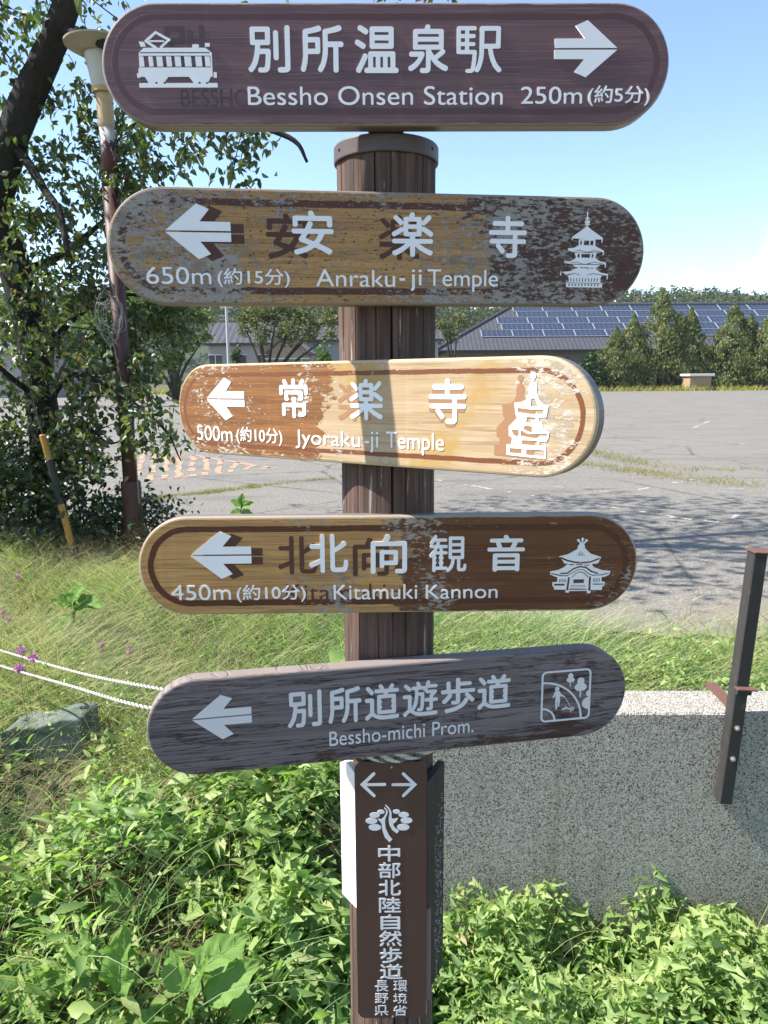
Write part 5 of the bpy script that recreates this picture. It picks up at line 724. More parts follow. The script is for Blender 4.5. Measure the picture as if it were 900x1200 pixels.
 'b3_dist': '-3899,-629:-32,8 -13,8 -4,8 0,20 4,5 14,3 34,-12 17,-3 26,5 17,8 17,12 14,31 -12,25 -8,11 -11,7 -23,10 -14,2 -37,-2 -11,6 -1,138 3,5 9,3 125,0 6,-3 3,-8 0,-17 -6,-7 -91,-2 -6,-3 -2,-4 0,-61 8,-7 26,-1 25,-6 26,-13 14,-12 14,-20 6,-18 1,-44 -6,-18 -15,-23 -14,-13 -23,-12 -26,-6;-3631,-629:-23,9 -17,12 -13,15 -15,26 -12,44 -3,61 9,54 21,43 13,16 17,12 23,9 23,3 23,-3 22,-9 17,-12 14,-16 15,-27 9,-26 6,-44 0,-33 -6,-44 -9,-25 -15,-29 -14,-15 -17,-12 -22,-9;-3389,-629:-23,9 -17,12 -13,15 -15,26 -12,44 -3,61 9,54 21,43 13,16 17,12 23,9 23,3 23,-3 22,-9 17,-12 14,-16 15,-27 9,-26 6,-44 0,-33 -6,-44 -9,-25 -15,-29 -14,-15 -17,-12 -22,-9;-3207,-626:-5,3 -4,7 0,172 6,10 29,0 5,-5 3,-14 20,13 19,9 16,3 22,0 26,-9 26,-24 22,20 20,9 17,4 23,0 29,-9 19,-17 13,-34 0,-128 -7,-9 -25,-1 -8,5 -2,121 -13,25 -9,8 -20,7 -8,0 -23,-10 -19,-15 -3,-5 0,-128 -9,-8 -20,-1 -9,4 -3,7 0,118 -9,21 -13,12 -15,5 -14,0 -28,-13 -17,-17 0,-128 -9,-8;-3610,-590:10,1 12,4 16,15 17,36 6,28 0,54 -12,44 -11,20 -14,13 -22,9 -20,-7 -17,-15 -17,-36 -5,-28 0,-54 11,-43 11,-21 14,-12;-3368,-590:10,1 12,4 16,15 17,36 6,28 0,54 -11,44 -12,20 -13,13 -23,9 -20,-7 -17,-15 -17,-36 -5,-28 0,-54 11,-43 11,-21 14,-12|-2713,-661:-17,16 -17,21 -22,39 -4,11 -9,31 -2,11 0,37 4,19 7,22 18,39 12,18 19,21 10,9 8,1 4,-1 3,-3 2,-7 -18,-27 -14,-30 -9,-37 -4,-31 2,-42 7,-34 11,-32 25,-41 -1,-5 -4,-4;-1632,-661:-5,4 -1,6 24,39 9,24 8,32 4,32 -2,41 -7,34 -11,31 -8,17 -17,24 0,4 3,4 3,2 6,1 7,-2 22,-23 14,-20 15,-27 6,-16 9,-31 2,-11 0,-36 -4,-19 -5,-17 -9,-25 -14,-24 -11,-15 -22,-24 -6,-5;-1955,-613:-5,3 -8,12 -1,4 1,4 7,5 20,7 22,12 16,13 11,13 13,21 6,16 8,34 -60,1 -5,4 -1,13 -19,-15 -7,-1 -4,2 -15,13 -1,4 1,4 16,12 19,17 14,15 25,34 17,31 4,4 5,2 13,-2 8,-3 2,-5 0,-7 -12,-22 -17,-28 -18,-22 -18,-20 202,0 5,-2 -35,40 -20,29 -15,25 0,7 5,6 11,4 8,-2 4,-4 17,-27 25,-31 14,-15 35,-30 3,-4 -2,-6 -9,-10 -5,-4 -4,-1 -7,1 -20,18 -1,-1 -3,-64 -5,-47 -6,-27 -5,-10 -10,-11 -7,-3 -12,-3 -54,-1 -5,2 -3,2 -5,14 1,6 4,4 4,1 51,0 7,6 4,16 4,20 5,54 0,17 -88,0 -8,-36 -10,-25 -14,-23 -14,-17 -21,-17 -15,-10 -37,-16;-2467,-611:-5,3 -4,13 0,5 3,5 6,2 48,0 4,3 5,13 5,28 3,34 2,54 2,6 0,37 -94,0 -18,-29 -9,-11 -10,0 -14,9 -3,4 1,4 19,27 10,20 14,35 6,20 5,6 5,1 14,-3 5,-2 3,-5 -2,-11 -12,-33 0,-3 104,0 7,-2 3,-6 0,-44 -2,-6 0,-31 -2,-5 -1,-47 -5,-43 -7,-24 -5,-10 -8,-7 -13,-6 -9,-2;-2662,-604:-13,4 -2,7 9,25 10,39 2,3 5,2 18,-1 4,-4 1,-5 -11,-42 -10,-25 -5,-3;-2599,-597:-4,3 -3,9 -2,19 -6,34 1,5 3,2 15,4 6,-2 4,-7 10,-57 -2,-4 -4,-4 -10,-3;-2084,-592:-12,2 -16,6 -14,10 -13,14 -10,18 -7,20 -3,17 -2,33 2,18 5,23 5,13 13,22 11,12 10,7 19,7 19,2 17,-3 15,-6 12,-10 11,-13 10,-18 7,-20 3,-16 2,-32 -5,-36 -7,-20 -10,-18 -12,-14 -15,-10 -17,-7;-2269,-589:-4,4 -2,4 0,204 3,4 5,2 25,0 5,-2 3,-6 -1,-204 -2,-4 -5,-2;-2546,-583:-6,5 -17,51 0,4 2,4 10,4 8,0 4,-4 9,-18 11,-31 0,-6 -5,-6 -11,-4;-2089,-556:17,0 8,4 6,5 11,23 5,25 0,40 -2,12 -8,25 -11,14 -8,4 -9,2 -11,-3 -13,-9 -10,-20 -5,-25 0,-41 5,-24 5,-13 6,-10 7,-5;-2446,-526:-7,4 -12,19 -18,19 -20,21 -2,4 2,5 9,7 6,1 5,-1 18,-15 20,-21 19,-25 1,-5 -2,-4 -12,-9;-2665,-511:-3,2 -4,6 -4,10 2,5 17,12 12,11 27,28 -41,-5 -8,1 -5,4 -5,13 0,4 15,13 17,20 28,40 14,22 6,3 8,-2 11,-6 3,-5 -1,-4 -32,-47 -22,-25 36,3 23,29 7,6 5,-1 11,-6 5,-5 1,-5 -33,-41 -30,-33 -15,-14 52,7 0,3 -6,16 0,7 6,5 6,1 8,0 5,-3 3,-5 11,-28 7,-20 0,-8 -6,-5 -14,-3 -8,5 -3,10 -70,-10 -27,-5',
 'b3_arrow': '-3074,633:-527,-406 1078,1 -2,136 -510,1 167,185;-3603,202:530,-408 205,84 -168,186 509,0 5,4 0,131 -5,4',
 'b3_pict': '3503,662:-23,-13 -14,-27 0,-20 5,-14 9,-14 16,-12 0,-45 -2,-4 -25,-2 -19,-77 3,-72 -17,-44 1,-7 -25,-53 -79,-37 -112,-8 22,-174 30,-51 -51,-55 -85,-80 6,-141 51,-28 3,-7 -15,-92 -74,-3 0,-159 4,-4 631,-34 4,4 -1,242 -21,-53 -25,-1 -59,4 -1,53 4,4 104,3 31,43 17,104 -101,51 -24,97 -50,15 -3,4 9,40 113,8 30,166 -5,5 -78,19 -62,57 -28,67 -7,7 -17,38 6,77 -14,71 -4,3 -27,0 -3,4 1,45 16,13 10,15 4,13 -2,26 -11,19 -11,8 -15,6;3496,277:53,-3 59,-119 -126,0;3273,135:221,-23 197,4 3,-11 -7,-58 -191,-2 -213,27;3430,5:141,-13 4,-88 -154,17;3425,-127:100,-14 -7,-87 -76,17 -74,48;3181,-197:122,0 3,-97 -78,12;3342,-200:5,1 110,-54 279,13 23,0 3,-4 -23,-65 -213,0 -190,27;3363,-347:236,-1 4,-5 3,-64 -29,-2 -213,9;3164,-475:195,-5 2,-69 -35,-2 -161,6;3435,-482:279,-2 4,-4 6,-82 -31,-2 -257,10',
 'b3_old': '162,-148:-19,8 -12,20 0,140 -2,5 -58,-48 -63,-42 -66,-36 -54,-25 -21,-6 -18,2 -15,10 -15,20 -3,23 6,12 9,8 54,21 65,31 57,34 43,31 -6,2 -204,2 -16,11 -8,17 1,22 11,15 12,7 12,2 277,0 2,2 0,34 -2,3 -79,0 -13,3 -11,8 -9,18 -3,53 -12,-9 -138,-77 -24,0 -22,16 -8,14 -1,14 5,15 11,11 147,77 21,3 21,-8 2,2 -2,71 -8,-17 -19,-16 -18,-4 -18,4 -63,61 -40,32 -8,18 3,20 12,15 15,7 18,1 18,-7 52,-39 48,-46 8,-16 3,56 12,20 21,9 66,0 17,48 8,12 18,11 30,0 18,-8 10,-15 2,-17 -9,-29 3,-2 90,0 13,-3 11,-8 9,-18 3,-46 105,100 18,7 18,-3 16,-9 13,-18 1,-17 -9,-20 -71,-65 -37,-28 -12,-4 -18,0 -15,6 -9,8 -2,-39 2,-3 21,9 21,-3 81,-44 48,-31 21,-16 8,-12 1,-17 -6,-15 -9,-12 -12,-8 -12,-3 -15,2 -147,92 -2,-5 -1,-57 -8,-17 -12,-9 -13,-3 -81,0 -3,-3 0,-34 3,-2 279,0 12,-2 12,-7 11,-15 1,-22 -8,-17 -16,-11 -210,-2 -5,-2 30,-23 65,-38 66,-30 57,-20 9,-9 6,-11 1,-17 -3,-12 -16,-17 -15,-8 -18,0 -27,8 -117,55 -48,31 -66,51 -3,-5 -2,-140 -7,-12 -12,-9 -12,-3;99,249:2,-3 148,0 2,3 0,45 -2,3 -148,0 -2,-3;99,369:2,-3 148,0 2,3 0,42 -2,3 -148,0 -2,-3|2042,-189:-20,10 -11,24 0,20 10,16 21,9 85,1 4,2 1,152 -2,2 -239,0 -6,-2 66,-65 25,-31 8,-17 0,-17 -10,-17 -21,-12 -23,-2 -20,11 -32,43 -52,56 -4,14 0,15 6,11 11,11 -6,2 -91,0 -11,3 -10,6 -8,12 -3,11 1,20 11,17 20,9 388,0 2,2 0,62 -2,2 -405,0 -12,4 -11,8 -7,12 -2,11 1,17 5,11 9,9 14,5 271,1 2,2 0,65 -2,2 -208,1 -14,8 -9,11 -3,12 0,20 9,17 20,11 205,0 2,3 1,53 2,12 12,14 20,6 29,-3 16,-15 4,-14 0,-53 3,-3 219,0 20,-8 11,-18 1,-22 -3,-11 -9,-12 -14,-8 -225,-1 -3,-2 0,-65 3,-2 273,0 13,-4 10,-7 8,-12 1,-12 0,-14 -4,-11 -10,-11 -12,-6 -142,-1 -3,-2 0,-62 3,-2 131,-1 11,-5 11,-12 4,-11 0,-14 -6,-20 -9,-8 -11,-6 -131,-1 -3,-2 0,-166 -4,-23 -10,-17 -15,-13 -34,-12 -26,-4|3300,627:-24,-13 -14,-27 0,-19 5,-14 9,-13 17,-12 0,-45 -3,-3 -25,-2 -19,-75 3,-71 -17,-44 0,-7 -25,-51 -80,-36 -115,-9 22,-171 31,-50 -52,-53 -87,-79 7,-138 52,-28 2,-7 -15,-90 -75,-3 0,-156 4,-3 644,-34 4,4 0,245 32,44 17,102 -103,50 -24,96 -51,15 -3,3 9,39 116,8 30,163 -6,5 -79,19 -63,56 -29,65 -6,7 -18,38 6,75 -14,69 -4,4 -28,0 -2,3 0,45 17,12 10,16 4,12 -2,25 -11,19 -11,8 -16,6',
 'b4_kanji': '-1230,-131:-17,9 -11,20 0,131 -3,3 -131,-59 -20,-6 -17,2 -12,8 -16,25 -3,15 6,21 13,11 182,73 1,187 -3,2 -159,1 -12,6 -10,11 -4,12 0,20 9,21 20,11 156,1 3,2 1,152 5,11 11,11 11,4 20,1 11,-2 12,-8 8,-11 3,-12 0,-638 -4,-18 -10,-11 -14,-6;-1000,-120:-31,8 -17,10 -18,20 -8,18 -5,23 0,580 9,21 10,8 12,4 20,0 12,-4 11,-9 7,-14 2,-210 9,3 51,35 79,64 14,7 17,2 14,-6 20,-20 6,-18 -1,-14 -5,-12 -23,-21 -84,-57 -97,-59 0,-257 4,-14 15,-5 109,0 14,4 10,27 9,82 9,18 17,10 22,0 20,-14 9,-20 0,-47 -10,-64 -13,-35 -28,-32 -20,-8 -22,-4|-323,-157:-12,4 -9,8 -7,11 -2,12 0,521 3,14 9,12 21,9 183,0 21,46 24,66 18,14 23,1 24,-4 12,-5 10,-11 5,-15 -2,-14 -34,-77 299,-1 14,-3 12,-8 8,-13 2,-11 0,-469 -6,-38 -9,-14 -15,-15 -21,-11 -42,-7 -94,1 -12,4 -10,7 -11,29 4,24 8,9 12,7 100,2 9,5 0,417 -3,2 -473,0 -2,-2 0,-475 -7,-18 -11,-10 -15,-5;-163,-53:-21,11 -9,21 0,263 2,12 6,12 13,9 15,3 257,0 12,-2 12,-7 9,-12 3,-15 0,-205 -2,-12 -7,-11 -11,-9 -13,-3 -213,0 -3,-29 -9,-15 -18,-10;-112,83:2,-2 163,0 2,2 0,116 -2,2 -163,0 -2,-2|772,-134:-10,9 -6,14 0,256 -17,-12 -19,0 -14,10 -8,22 5,16 44,52 28,43 14,28 -58,1 -11,4 -8,7 -5,11 0,11 3,12 10,10 11,4 85,2 18,46 12,12 -49,0 -27,-40 -20,-15 -22,1 -15,14 -4,11 3,15 41,59 33,68 11,9 11,2 17,-2 10,-9 6,-19 -13,-35 167,0 14,-6 8,-11 3,-11 -3,-14 -5,-9 -11,-7 -129,-1 10,-9 5,-14 0,-14 -7,-23 129,0 14,-6 9,-14 -1,-23 -6,-8 -11,-7 -91,-2 10,-11 21,-45 55,-1 14,-8 6,-11 -1,-20 -14,-15 -71,-3 0,-36 12,-12 4,-17 -4,-14 -12,-12 0,-36 12,-15 4,-17 -4,-14 -12,-12 0,-39 3,-3 68,-1 14,-11 6,-20 27,29 17,32 13,42 9,49 0,17 -36,2 -11,9 -5,14 0,364 2,12 11,12 14,4 226,0 11,-2 8,-6 5,-9 3,-11 0,-364 -6,-14 -10,-9 -50,-3 0,-159 6,-6 44,2 5,22 1,31 3,11 15,13 20,-2 8,-5 6,-12 2,-37 -7,-39 -12,-26 -14,-13 -14,-4 -82,1 -17,5 -11,8 -9,17 -4,20 -1,173 -35,1 -6,-6 -9,-71 -18,-60 -18,-34 -21,-28 -38,-33 -20,-4 -16,5 -11,15 -3,20 -187,0 -3,-1 -2,-22 -9,-11 -13,-6;817,-37:68,1 0,41 -12,12 -4,14 4,17 12,15 0,36 -12,12 -4,14 4,17 12,12 0,37 -69,-1 0,-36 13,-12 3,-14 -3,-17 -13,-14 0,-37 13,-12 3,-14 -3,-17 -13,-12;1108,159:159,0 1,59 -160,1;827,247:61,0 -8,35 2,11 9,11 -36,-1;1108,279:159,0 1,59 -160,0;1108,395:159,0 1,59 -160,1|1877,-138:-20,11 -9,19 0,277 5,13 10,11 20,6 418,0 17,-4 11,-10 6,-19 0,-268 -4,-17 -10,-10 -17,-6 -26,1 -14,7 -14,16 -316,0 -11,-16 -11,-8 -12,-3;1931,-37:3,-2 316,0 2,2 0,46 -2,2 -316,0 -3,-2;1931,82:3,-2 316,0 2,2 0,43 -2,2 -316,0 -3,-2;1775,236:-17,8 -11,19 3,25 6,9 10,7 15,3 144,0 2,2 -24,63 -1,13 3,15 -84,1 -15,4 -11,10 -6,14 1,19 8,14 10,7 13,3 226,1 -9,26 2,19 12,14 23,8 22,-2 15,-8 31,-57 214,0 20,-6 9,-9 5,-13 0,-16 -6,-14 -8,-8 -14,-6 -79,-1 3,-15 -2,-13 -32,-63 5,-2 142,0 19,-10 9,-20 -1,-16 -5,-11 -11,-10 -14,-4;2010,309:3,-2 149,1 42,91 -2,2 -223,-1 30,-66',
 'b4_roman': '-601,-634:-20,7 -13,12 -5,11 -4,10 0,103 -2,4 -17,5 -4,7 4,7 38,35 8,3 9,-5 4,-19 51,-2 5,-3 3,-7 0,-12 -7,-6 -47,-1 -5,-3 -2,-3 0,-89 7,-14 7,-7 13,-4 28,6 11,-1 5,-6 0,-14 -8,-9 -18,-5;-491,-634:-17,9 -11,17 0,28 3,11 18,16 76,29 3,5 0,9 -5,12 -10,9 -21,5 -20,-3 -26,-13 -8,-1 -8,7 0,19 11,11 23,10 18,3 41,-3 21,-9 12,-12 6,-11 3,-10 0,-105 2,-5 8,-4 7,2 8,-3 3,-9 -8,-9 -16,-6 -30,1 -16,13 -7,-5 -21,-8;64,-634:-16,5 -12,9 -10,12 -9,25 1,122 10,5 18,0 7,-5 1,-112 10,-21 5,-5 13,-6 15,-3 26,9 18,16 2,5 0,115 8,7 23,-1 6,-9 -1,-161 -7,-5 -22,0 -6,5 -3,13 -23,-15 -16,-5;-1019,-632:-5,3 -4,7 2,255 7,4 23,1 8,-3 2,-5 1,-110 2,-4 120,119 8,3 31,-1 5,-7 -3,-9 -105,-103 -5,-9 139,-124 3,-5 -1,-7 -10,-5 -33,1 -149,129 -2,-3 -1,-120 -8,-7;-737,-632:-5,3 -3,7 0,156 6,9 20,1 8,-3 3,-7 0,-156 -1,-5 -6,-5;-311,-632:-5,3 -3,7 0,156 6,9 25,0 5,-4 3,-13 27,18 17,5 25,0 23,-8 23,-20 31,22 21,6 20,0 16,-3 13,-5 19,-21 7,-16 2,-19 0,-107 -5,-9 -23,-1 -7,5 -2,103 -2,12 -10,18 -8,7 -18,7 -20,-5 -25,-18 -3,-5 0,-117 -8,-7 -18,0 -8,3 -3,7 0,100 -3,14 -7,14 -7,7 -16,7 -13,0 -23,-9 -17,-19 0,-117 -8,-7;244,-632:-6,3 -3,7 0,250 6,9 21,1 7,-3 3,-7 0,-250 -1,-5 -6,-5;374,-632:-84,75 -11,17 3,7 72,72 10,5 26,-1 5,-5 0,-7 -61,-64 -5,-10 81,-75 1,-7 -6,-6;454,-632:-5,3 -3,7 0,156 5,9 21,1 8,-3 3,-7 0,-156 -1,-5 -7,-5;-459,-611:4,-1 21,5 12,10 3,5 -2,46 -41,-16 -13,-9 -7,-19 12,-16;-737,-419:-5,2 -6,10 0,14 4,7 7,5 26,-1 8,-11 0,-14 -4,-7 -7,-5;454,-419:-11,9 1,21 10,8 23,-1 11,-11 -1,-17 -12,-9|939,-635:-10,5 -13,11 -6,11 0,26 6,11 15,13 76,27 3,4 0,9 -10,18 -15,6 -10,1 -21,-3 -28,-13 -8,1 -5,6 0,18 10,10 24,10 43,2 24,-5 10,-4 15,-14 8,-17 0,-102 3,-4 7,-4 8,2 7,-3 3,-9 -8,-8 -15,-5 -29,0 -15,13 -31,-13;1614,-635:-20,5 -23,13 -15,13 -13,20 -6,24 0,22 8,28 8,12 23,20 26,11 28,5 20,0 37,-7 20,-9 15,-13 7,-7 9,-14 5,-15 3,-19 -3,-25 -5,-16 -23,-28 -29,-15 -23,-5;651,-633:-5,3 -3,6 1,241 7,5 23,0 8,-3 3,-4 0,-104 2,-4 121,112 8,3 30,-1 6,-6 -3,-9 -105,-97 -5,-9 138,-117 3,-4 -1,-7 -9,-5 -34,1 -149,122 -2,-3 0,-113 -8,-7;1119,-633:-5,3 -4,6 0,148 4,7 7,3 21,-1 5,-6 3,-13 17,14 18,7 13,3 34,-2 23,-12 15,-20 3,-15 0,-113 -3,-6 -5,-3 -18,0 -9,5 -2,108 -7,16 -8,8 -12,6 -13,3 -21,-7 -25,-19 -2,-5 -1,-108 -8,-7;1337,-633:-5,3 -3,6 0,148 3,7 8,3 20,-1 5,-6 3,-13 18,14 17,7 14,3 33,-2 23,-12 15,-20 4,-15 0,-113 -3,-6 -6,-3 -18,0 -9,5 -1,108 -8,16 -7,8 -13,6 -13,3 -20,-7 -26,-19 -2,-5 0,-108 -8,-7;1797,-633:-5,3 -4,6 2,153 7,4 23,0 5,-6 3,-13 5,6 20,13 21,5 25,0 24,-8 20,-17 8,-22 -1,-119 -9,-5 -18,0 -7,5 -2,106 -2,9 -5,9 -13,10 -20,7 -21,-7 -25,-19 -2,-5 -1,-108 -8,-7;971,-613:6,-1 18,4 13,11 2,4 -2,43 -41,-15 -10,-6 -5,-7 -5,-8 5,-14 7,-6;1631,-606:14,-2 34,11 15,13 12,27 0,17 -12,25 -15,12 -29,11 -20,0 -28,-11 -13,-10 -12,-25 0,-22 10,-22 7,-9 13,-8',
 'b4_dist': '-3633,-617:-32,8 -11,7 -4,7 1,19 3,4 14,3 34,-11 17,-3 26,5 17,7 17,13 11,19 0,14 -8,17 -20,16 -37,11 -28,0 -9,-2 -11,5 -1,127 4,5 8,3 123,-1 5,-2 4,-7 -1,-17 -6,-6 -88,-1 -6,-3 -2,-4 0,-56 8,-7 23,0 28,-6 32,-15 13,-14 7,-9 9,-27 0,-30 -9,-24 -20,-23 -29,-16 -25,-6;-3363,-617:-34,15 -22,21 -11,19 -10,23 -6,31 0,61 6,28 9,22 23,32 22,16 23,8 43,0 20,-6 11,-6 26,-24 11,-18 15,-50 0,-26 3,-9 -3,-7 0,-28 -15,-50 -11,-16 -26,-24 -11,-6 -20,-6;-3790,-614:-6,2 -3,7 0,73 -3,5 -5,2 -125,0 -8,5 -2,9 12,17 140,141 14,11 9,3 8,-3 4,-7 0,-136 8,-6 20,-1 5,-2 4,-5 0,-16 -7,-9 -22,-1 -8,-7 -2,-77 -7,-5;-3181,-614:-5,2 -4,7 0,158 7,9 28,0 5,-5 4,-13 30,18 18,5 26,0 23,-5 31,-23 34,23 23,5 23,0 31,-8 22,-20 7,-17 3,-21 0,-106 -6,-8 -26,-1 -8,5 -1,101 -3,14 -14,21 -5,4 -20,7 -9,0 -20,-7 -22,-16 -3,-4 0,-118 -9,-7 -20,-1 -8,3 -4,7 0,99 -3,14 -8,17 -8,6 -17,7 -15,0 -25,-9 -19,-18 -1,-118 -9,-7;-3353,-579:22,-1 14,6 11,9 17,31 8,37 -3,54 -11,33 -14,19 -22,14 -18,0 -17,-7 -8,-7 -19,-33 -6,-23 0,-24 -3,-9 9,-54 19,-33 8,-7;-3874,-489:67,-2 6,2 2,4 0,66 -2,4|-2699,-670:-18,15 -17,20 -21,36 -5,10 -9,30 -1,10 0,35 3,18 7,21 18,36 13,17 19,20 9,8 8,1 5,-1 3,-2 1,-7 -18,-25 -13,-28 -10,-35 -3,-29 1,-41 7,-32 11,-29 25,-39 0,-5 -4,-4;-1609,-670:-5,3 -1,6 23,36 10,23 8,31 3,29 -1,39 -7,32 -11,29 -9,16 -16,23 0,4 2,4 4,2 6,0 6,-2 23,-21 14,-19 15,-25 6,-15 9,-29 2,-11 0,-34 -4,-18 -5,-16 -10,-23 -13,-23 -11,-14 -22,-23 -7,-4;-1935,-625:-5,3 -8,11 -1,4 1,4 7,4 20,7 22,11 16,12 12,13 13,19 6,15 8,32 -61,1 -5,5 -1,11 -20,-14 -6,-1 -5,2 -14,12 -1,4 1,4 16,11 19,16 14,15 25,32 17,29 5,4 5,1 12,-2 8,-3 3,-4 -1,-7 -11,-21 -18,-25 -18,-22 -18,-18 204,-1 5,-1 -35,38 -21,26 -15,24 0,7 5,5 11,4 8,-1 5,-4 17,-25 25,-30 14,-14 35,-28 3,-4 -1,-6 -10,-9 -5,-4 -4,-1 -7,1 -21,17 0,-1 -3,-60 -5,-44 -6,-26 -5,-9 -11,-10 -6,-4 -13,-3 -54,0 -5,1 -3,3 -5,13 1,5 4,4 4,1 52,0 6,6 5,15 3,18 5,51 0,16 -88,1 -9,-34 -10,-24 -13,-22 -15,-16 -20,-16 -16,-9 -37,-15;-2451,-624:-5,4 -4,11 0,6 2,4 7,2 48,0 4,3 5,12 5,27 4,32 1,51 2,5 0,35 -95,0 -18,-27 -9,-11 -10,0 -14,8 -3,4 1,4 19,26 10,18 15,34 5,18 6,6 5,1 14,-3 5,-2 2,-4 -1,-11 -13,-31 1,-3 105,0 6,-2 3,-5 0,-42 -2,-5 0,-29 -1,-6 -2,-44 -5,-40 -6,-23 -6,-9 -8,-7 -13,-5 -9,-2;-2648,-617:-13,4 -2,7 9,23 10,37 3,3 4,2 18,-2 5,-3 1,-5 -12,-39 -10,-24 -5,-3;-2584,-610:-4,3 -3,8 -2,18 -6,32 1,4 3,3 14,4 7,-3 4,-6 10,-54 -2,-4 -5,-4 -9,-2;-2065,-605:-12,1 -16,6 -15,9 -12,14 -11,17 -7,19 -3,16 -2,31 2,17 5,21 5,12 14,22 11,10 10,7 19,7 19,2 17,-3 15,-6 13,-9 10,-12 11,-18 7,-18 3,-15 2,-31 -5,-33 -7,-19 -11,-17 -12,-14 -15,-9 -17,-6;-2252,-602:-4,3 -2,4 1,192 2,4 5,2 26,0 4,-2 3,-5 0,-193 -3,-4 -4,-2;-2531,-597:-6,4 -18,48 0,4 3,4 10,4 8,0 4,-4 9,-17 12,-29 -1,-6 -5,-5 -11,-3;-2070,-571:16,0 8,3 7,5 11,21 5,24 0,38 -2,12 -8,22 -11,14 -8,4 -10,1 -11,-2 -12,-9 -10,-18 -5,-24 0,-39 5,-23 5,-12 6,-9 7,-5;-2431,-544:-6,5 -13,17 -17,19 -21,19 -1,4 1,5 10,7 6,1 5,-2 17,-14 21,-20 19,-23 1,-5 -2,-4 -12,-8;-2651,-529:-3,2 -4,5 -4,10 2,5 17,11 13,10 27,27 -42,-5 -8,0 -5,5 -5,12 0,4 15,12 17,19 29,37 13,21 7,3 8,-2 11,-6 2,-4 0,-4 -33,-44 -22,-24 37,3 22,28 8,5 5,-1 11,-6 5,-4 1,-5 -33,-39 -30,-30 -16,-14 52,6 1,4 -6,14 0,7 5,4 7,2 8,0 5,-3 3,-5 12,-26 6,-19 0,-8 -5,-4 -15,-3 -8,5 -3,9 -70,-9 -27,-5',
 'b4_arrow': '-3030,641:-521,-418 1067,0 -2,141 -504,1 164,190;-3553,197:525,-421 202,86 -166,192 504,1 4,4 0,134 -4,4',
 'b4_pict': '3460,476:-12,-9 -4,-9 0,-12 11,-15 -2,-57 -36,45 0,20 -10,11 -8,4 -17,0 -16,-15 2,-19 11,-10 14,-3 30,-42 -32,-41 -9,-57 -165,-94 -156,-38 -6,-2 0,-3 12,-13 11,7 13,0 121,-53 137,-33 110,-12 165,15 156,60 15,-4 4,-6 0,-12 -16,-11 -157,-59 -96,-10 -120,0 -64,7 -145,35 -102,45 5,-11 34,-38 10,-34 74,-3 -68,-65 -107,-54 -144,-27 1,-54 102,-47 30,-3 0,-93 -85,-4 2,-73 28,-20 2,-45 225,-5 22,218 9,16 15,3 13,-12 1,-19 -20,-204 14,-3 2,-3 -11,-9 -58,-1 0,-41 66,-1 4,29 323,0 4,-4 1,-40 64,0 2,47 -43,1 -4,4 3,244 7,17 18,5 11,-5 5,-12 -1,-238 210,-4 1,66 36,13 7,74 -3,4 -57,2 -1,86 58,3 78,38 23,70 -160,18 -157,56 -34,64 99,1 22,23 45,101 -195,64 -102,95 -23,79 35,45 16,4 10,8 3,21 -16,14 -25,-3 -10,-11 -1,-19 -33,-39 1,55 13,15 1,15 -14,15;3442,225:7,-1 79,-81 -23,1 2,13 -53,45 -3,14 -5,2 -5,-2 -1,-11 -60,-42 -4,-11 -17,0;3436,184:5,-2 -2,-34 -49,3;3453,182:44,-38 -44,4;3249,-11:73,1 8,-5 2,-9 -10,-10 -71,0 -10,10 2,8;3372,-12:114,0 6,-2 4,-8 -3,-7 -7,-3 -111,0 -6,2 -4,6;3529,-24:76,1 7,-4 2,-8 -9,-8 -74,0 -8,8;3433,-46:120,-12 112,-80 108,-34 9,-8 1,-12 -6,-8 -11,-2 -112,35 -113,80 -101,12 -105,-36 -112,-84 -128,-3 -10,13 2,9 8,7 118,4 107,82;3403,-111:117,-3 95,-78 67,-23 162,9 124,28 11,-2 3,-10 -9,-7 -127,-29 -120,-4 -22,-8 -96,32 -94,78 -102,4 -93,-48 -79,-48 -8,-5 -8,-13 -121,0 -179,43 -9,11 9,12 200,-47 94,3 91,55;3442,-147:78,-21 89,-82 2,-10 -6,-5 -6,1 -87,81 -66,18 -66,-26 -70,-70 -9,-2 -5,6 2,7 73,73;3698,-279:12,1 3,-4 0,-67 -4,-3 -10,0 -2,3;3725,-279:12,1 3,-4 0,-67 -4,-3 -10,0 -2,3;3752,-279:12,1 2,-4 0,-67 -4,-3 -9,0 -2,3;3779,-279:12,1 2,-4 0,-67 -4,-3 -9,0 -3,3;3805,-279:12,1 3,-4 0,-67 -4,-3 -10,0 -2,3;3069,-291:16,-2 -2,-59 -15,2;3099,-291:16,-2 -2,-59 -15,2;3129,-291:16,-2 -2,-59 -15,2;3159,-291:16,-2 -2,-59 -15,2;3189,-291:15,-2 -2,-59 -14,2;3332,-298:196,1 2,-72 -197,-2;2983,-377:188,1 4,-4 0,-29 -4,-4 -186,0 -4,4;3698,-380:190,1 4,-3 0,-17 -4,-4 -187,0 -4,4;3286,-409:270,1 6,-5 -6,-6 -267,0 -5,4;3278,-436:286,1 6,-5 -6,-6 -283,0 -5,4;3274,-469:303,-6 9,-3 4,-10 -7,-9 -305,2 -9,4 -4,8 2,9',
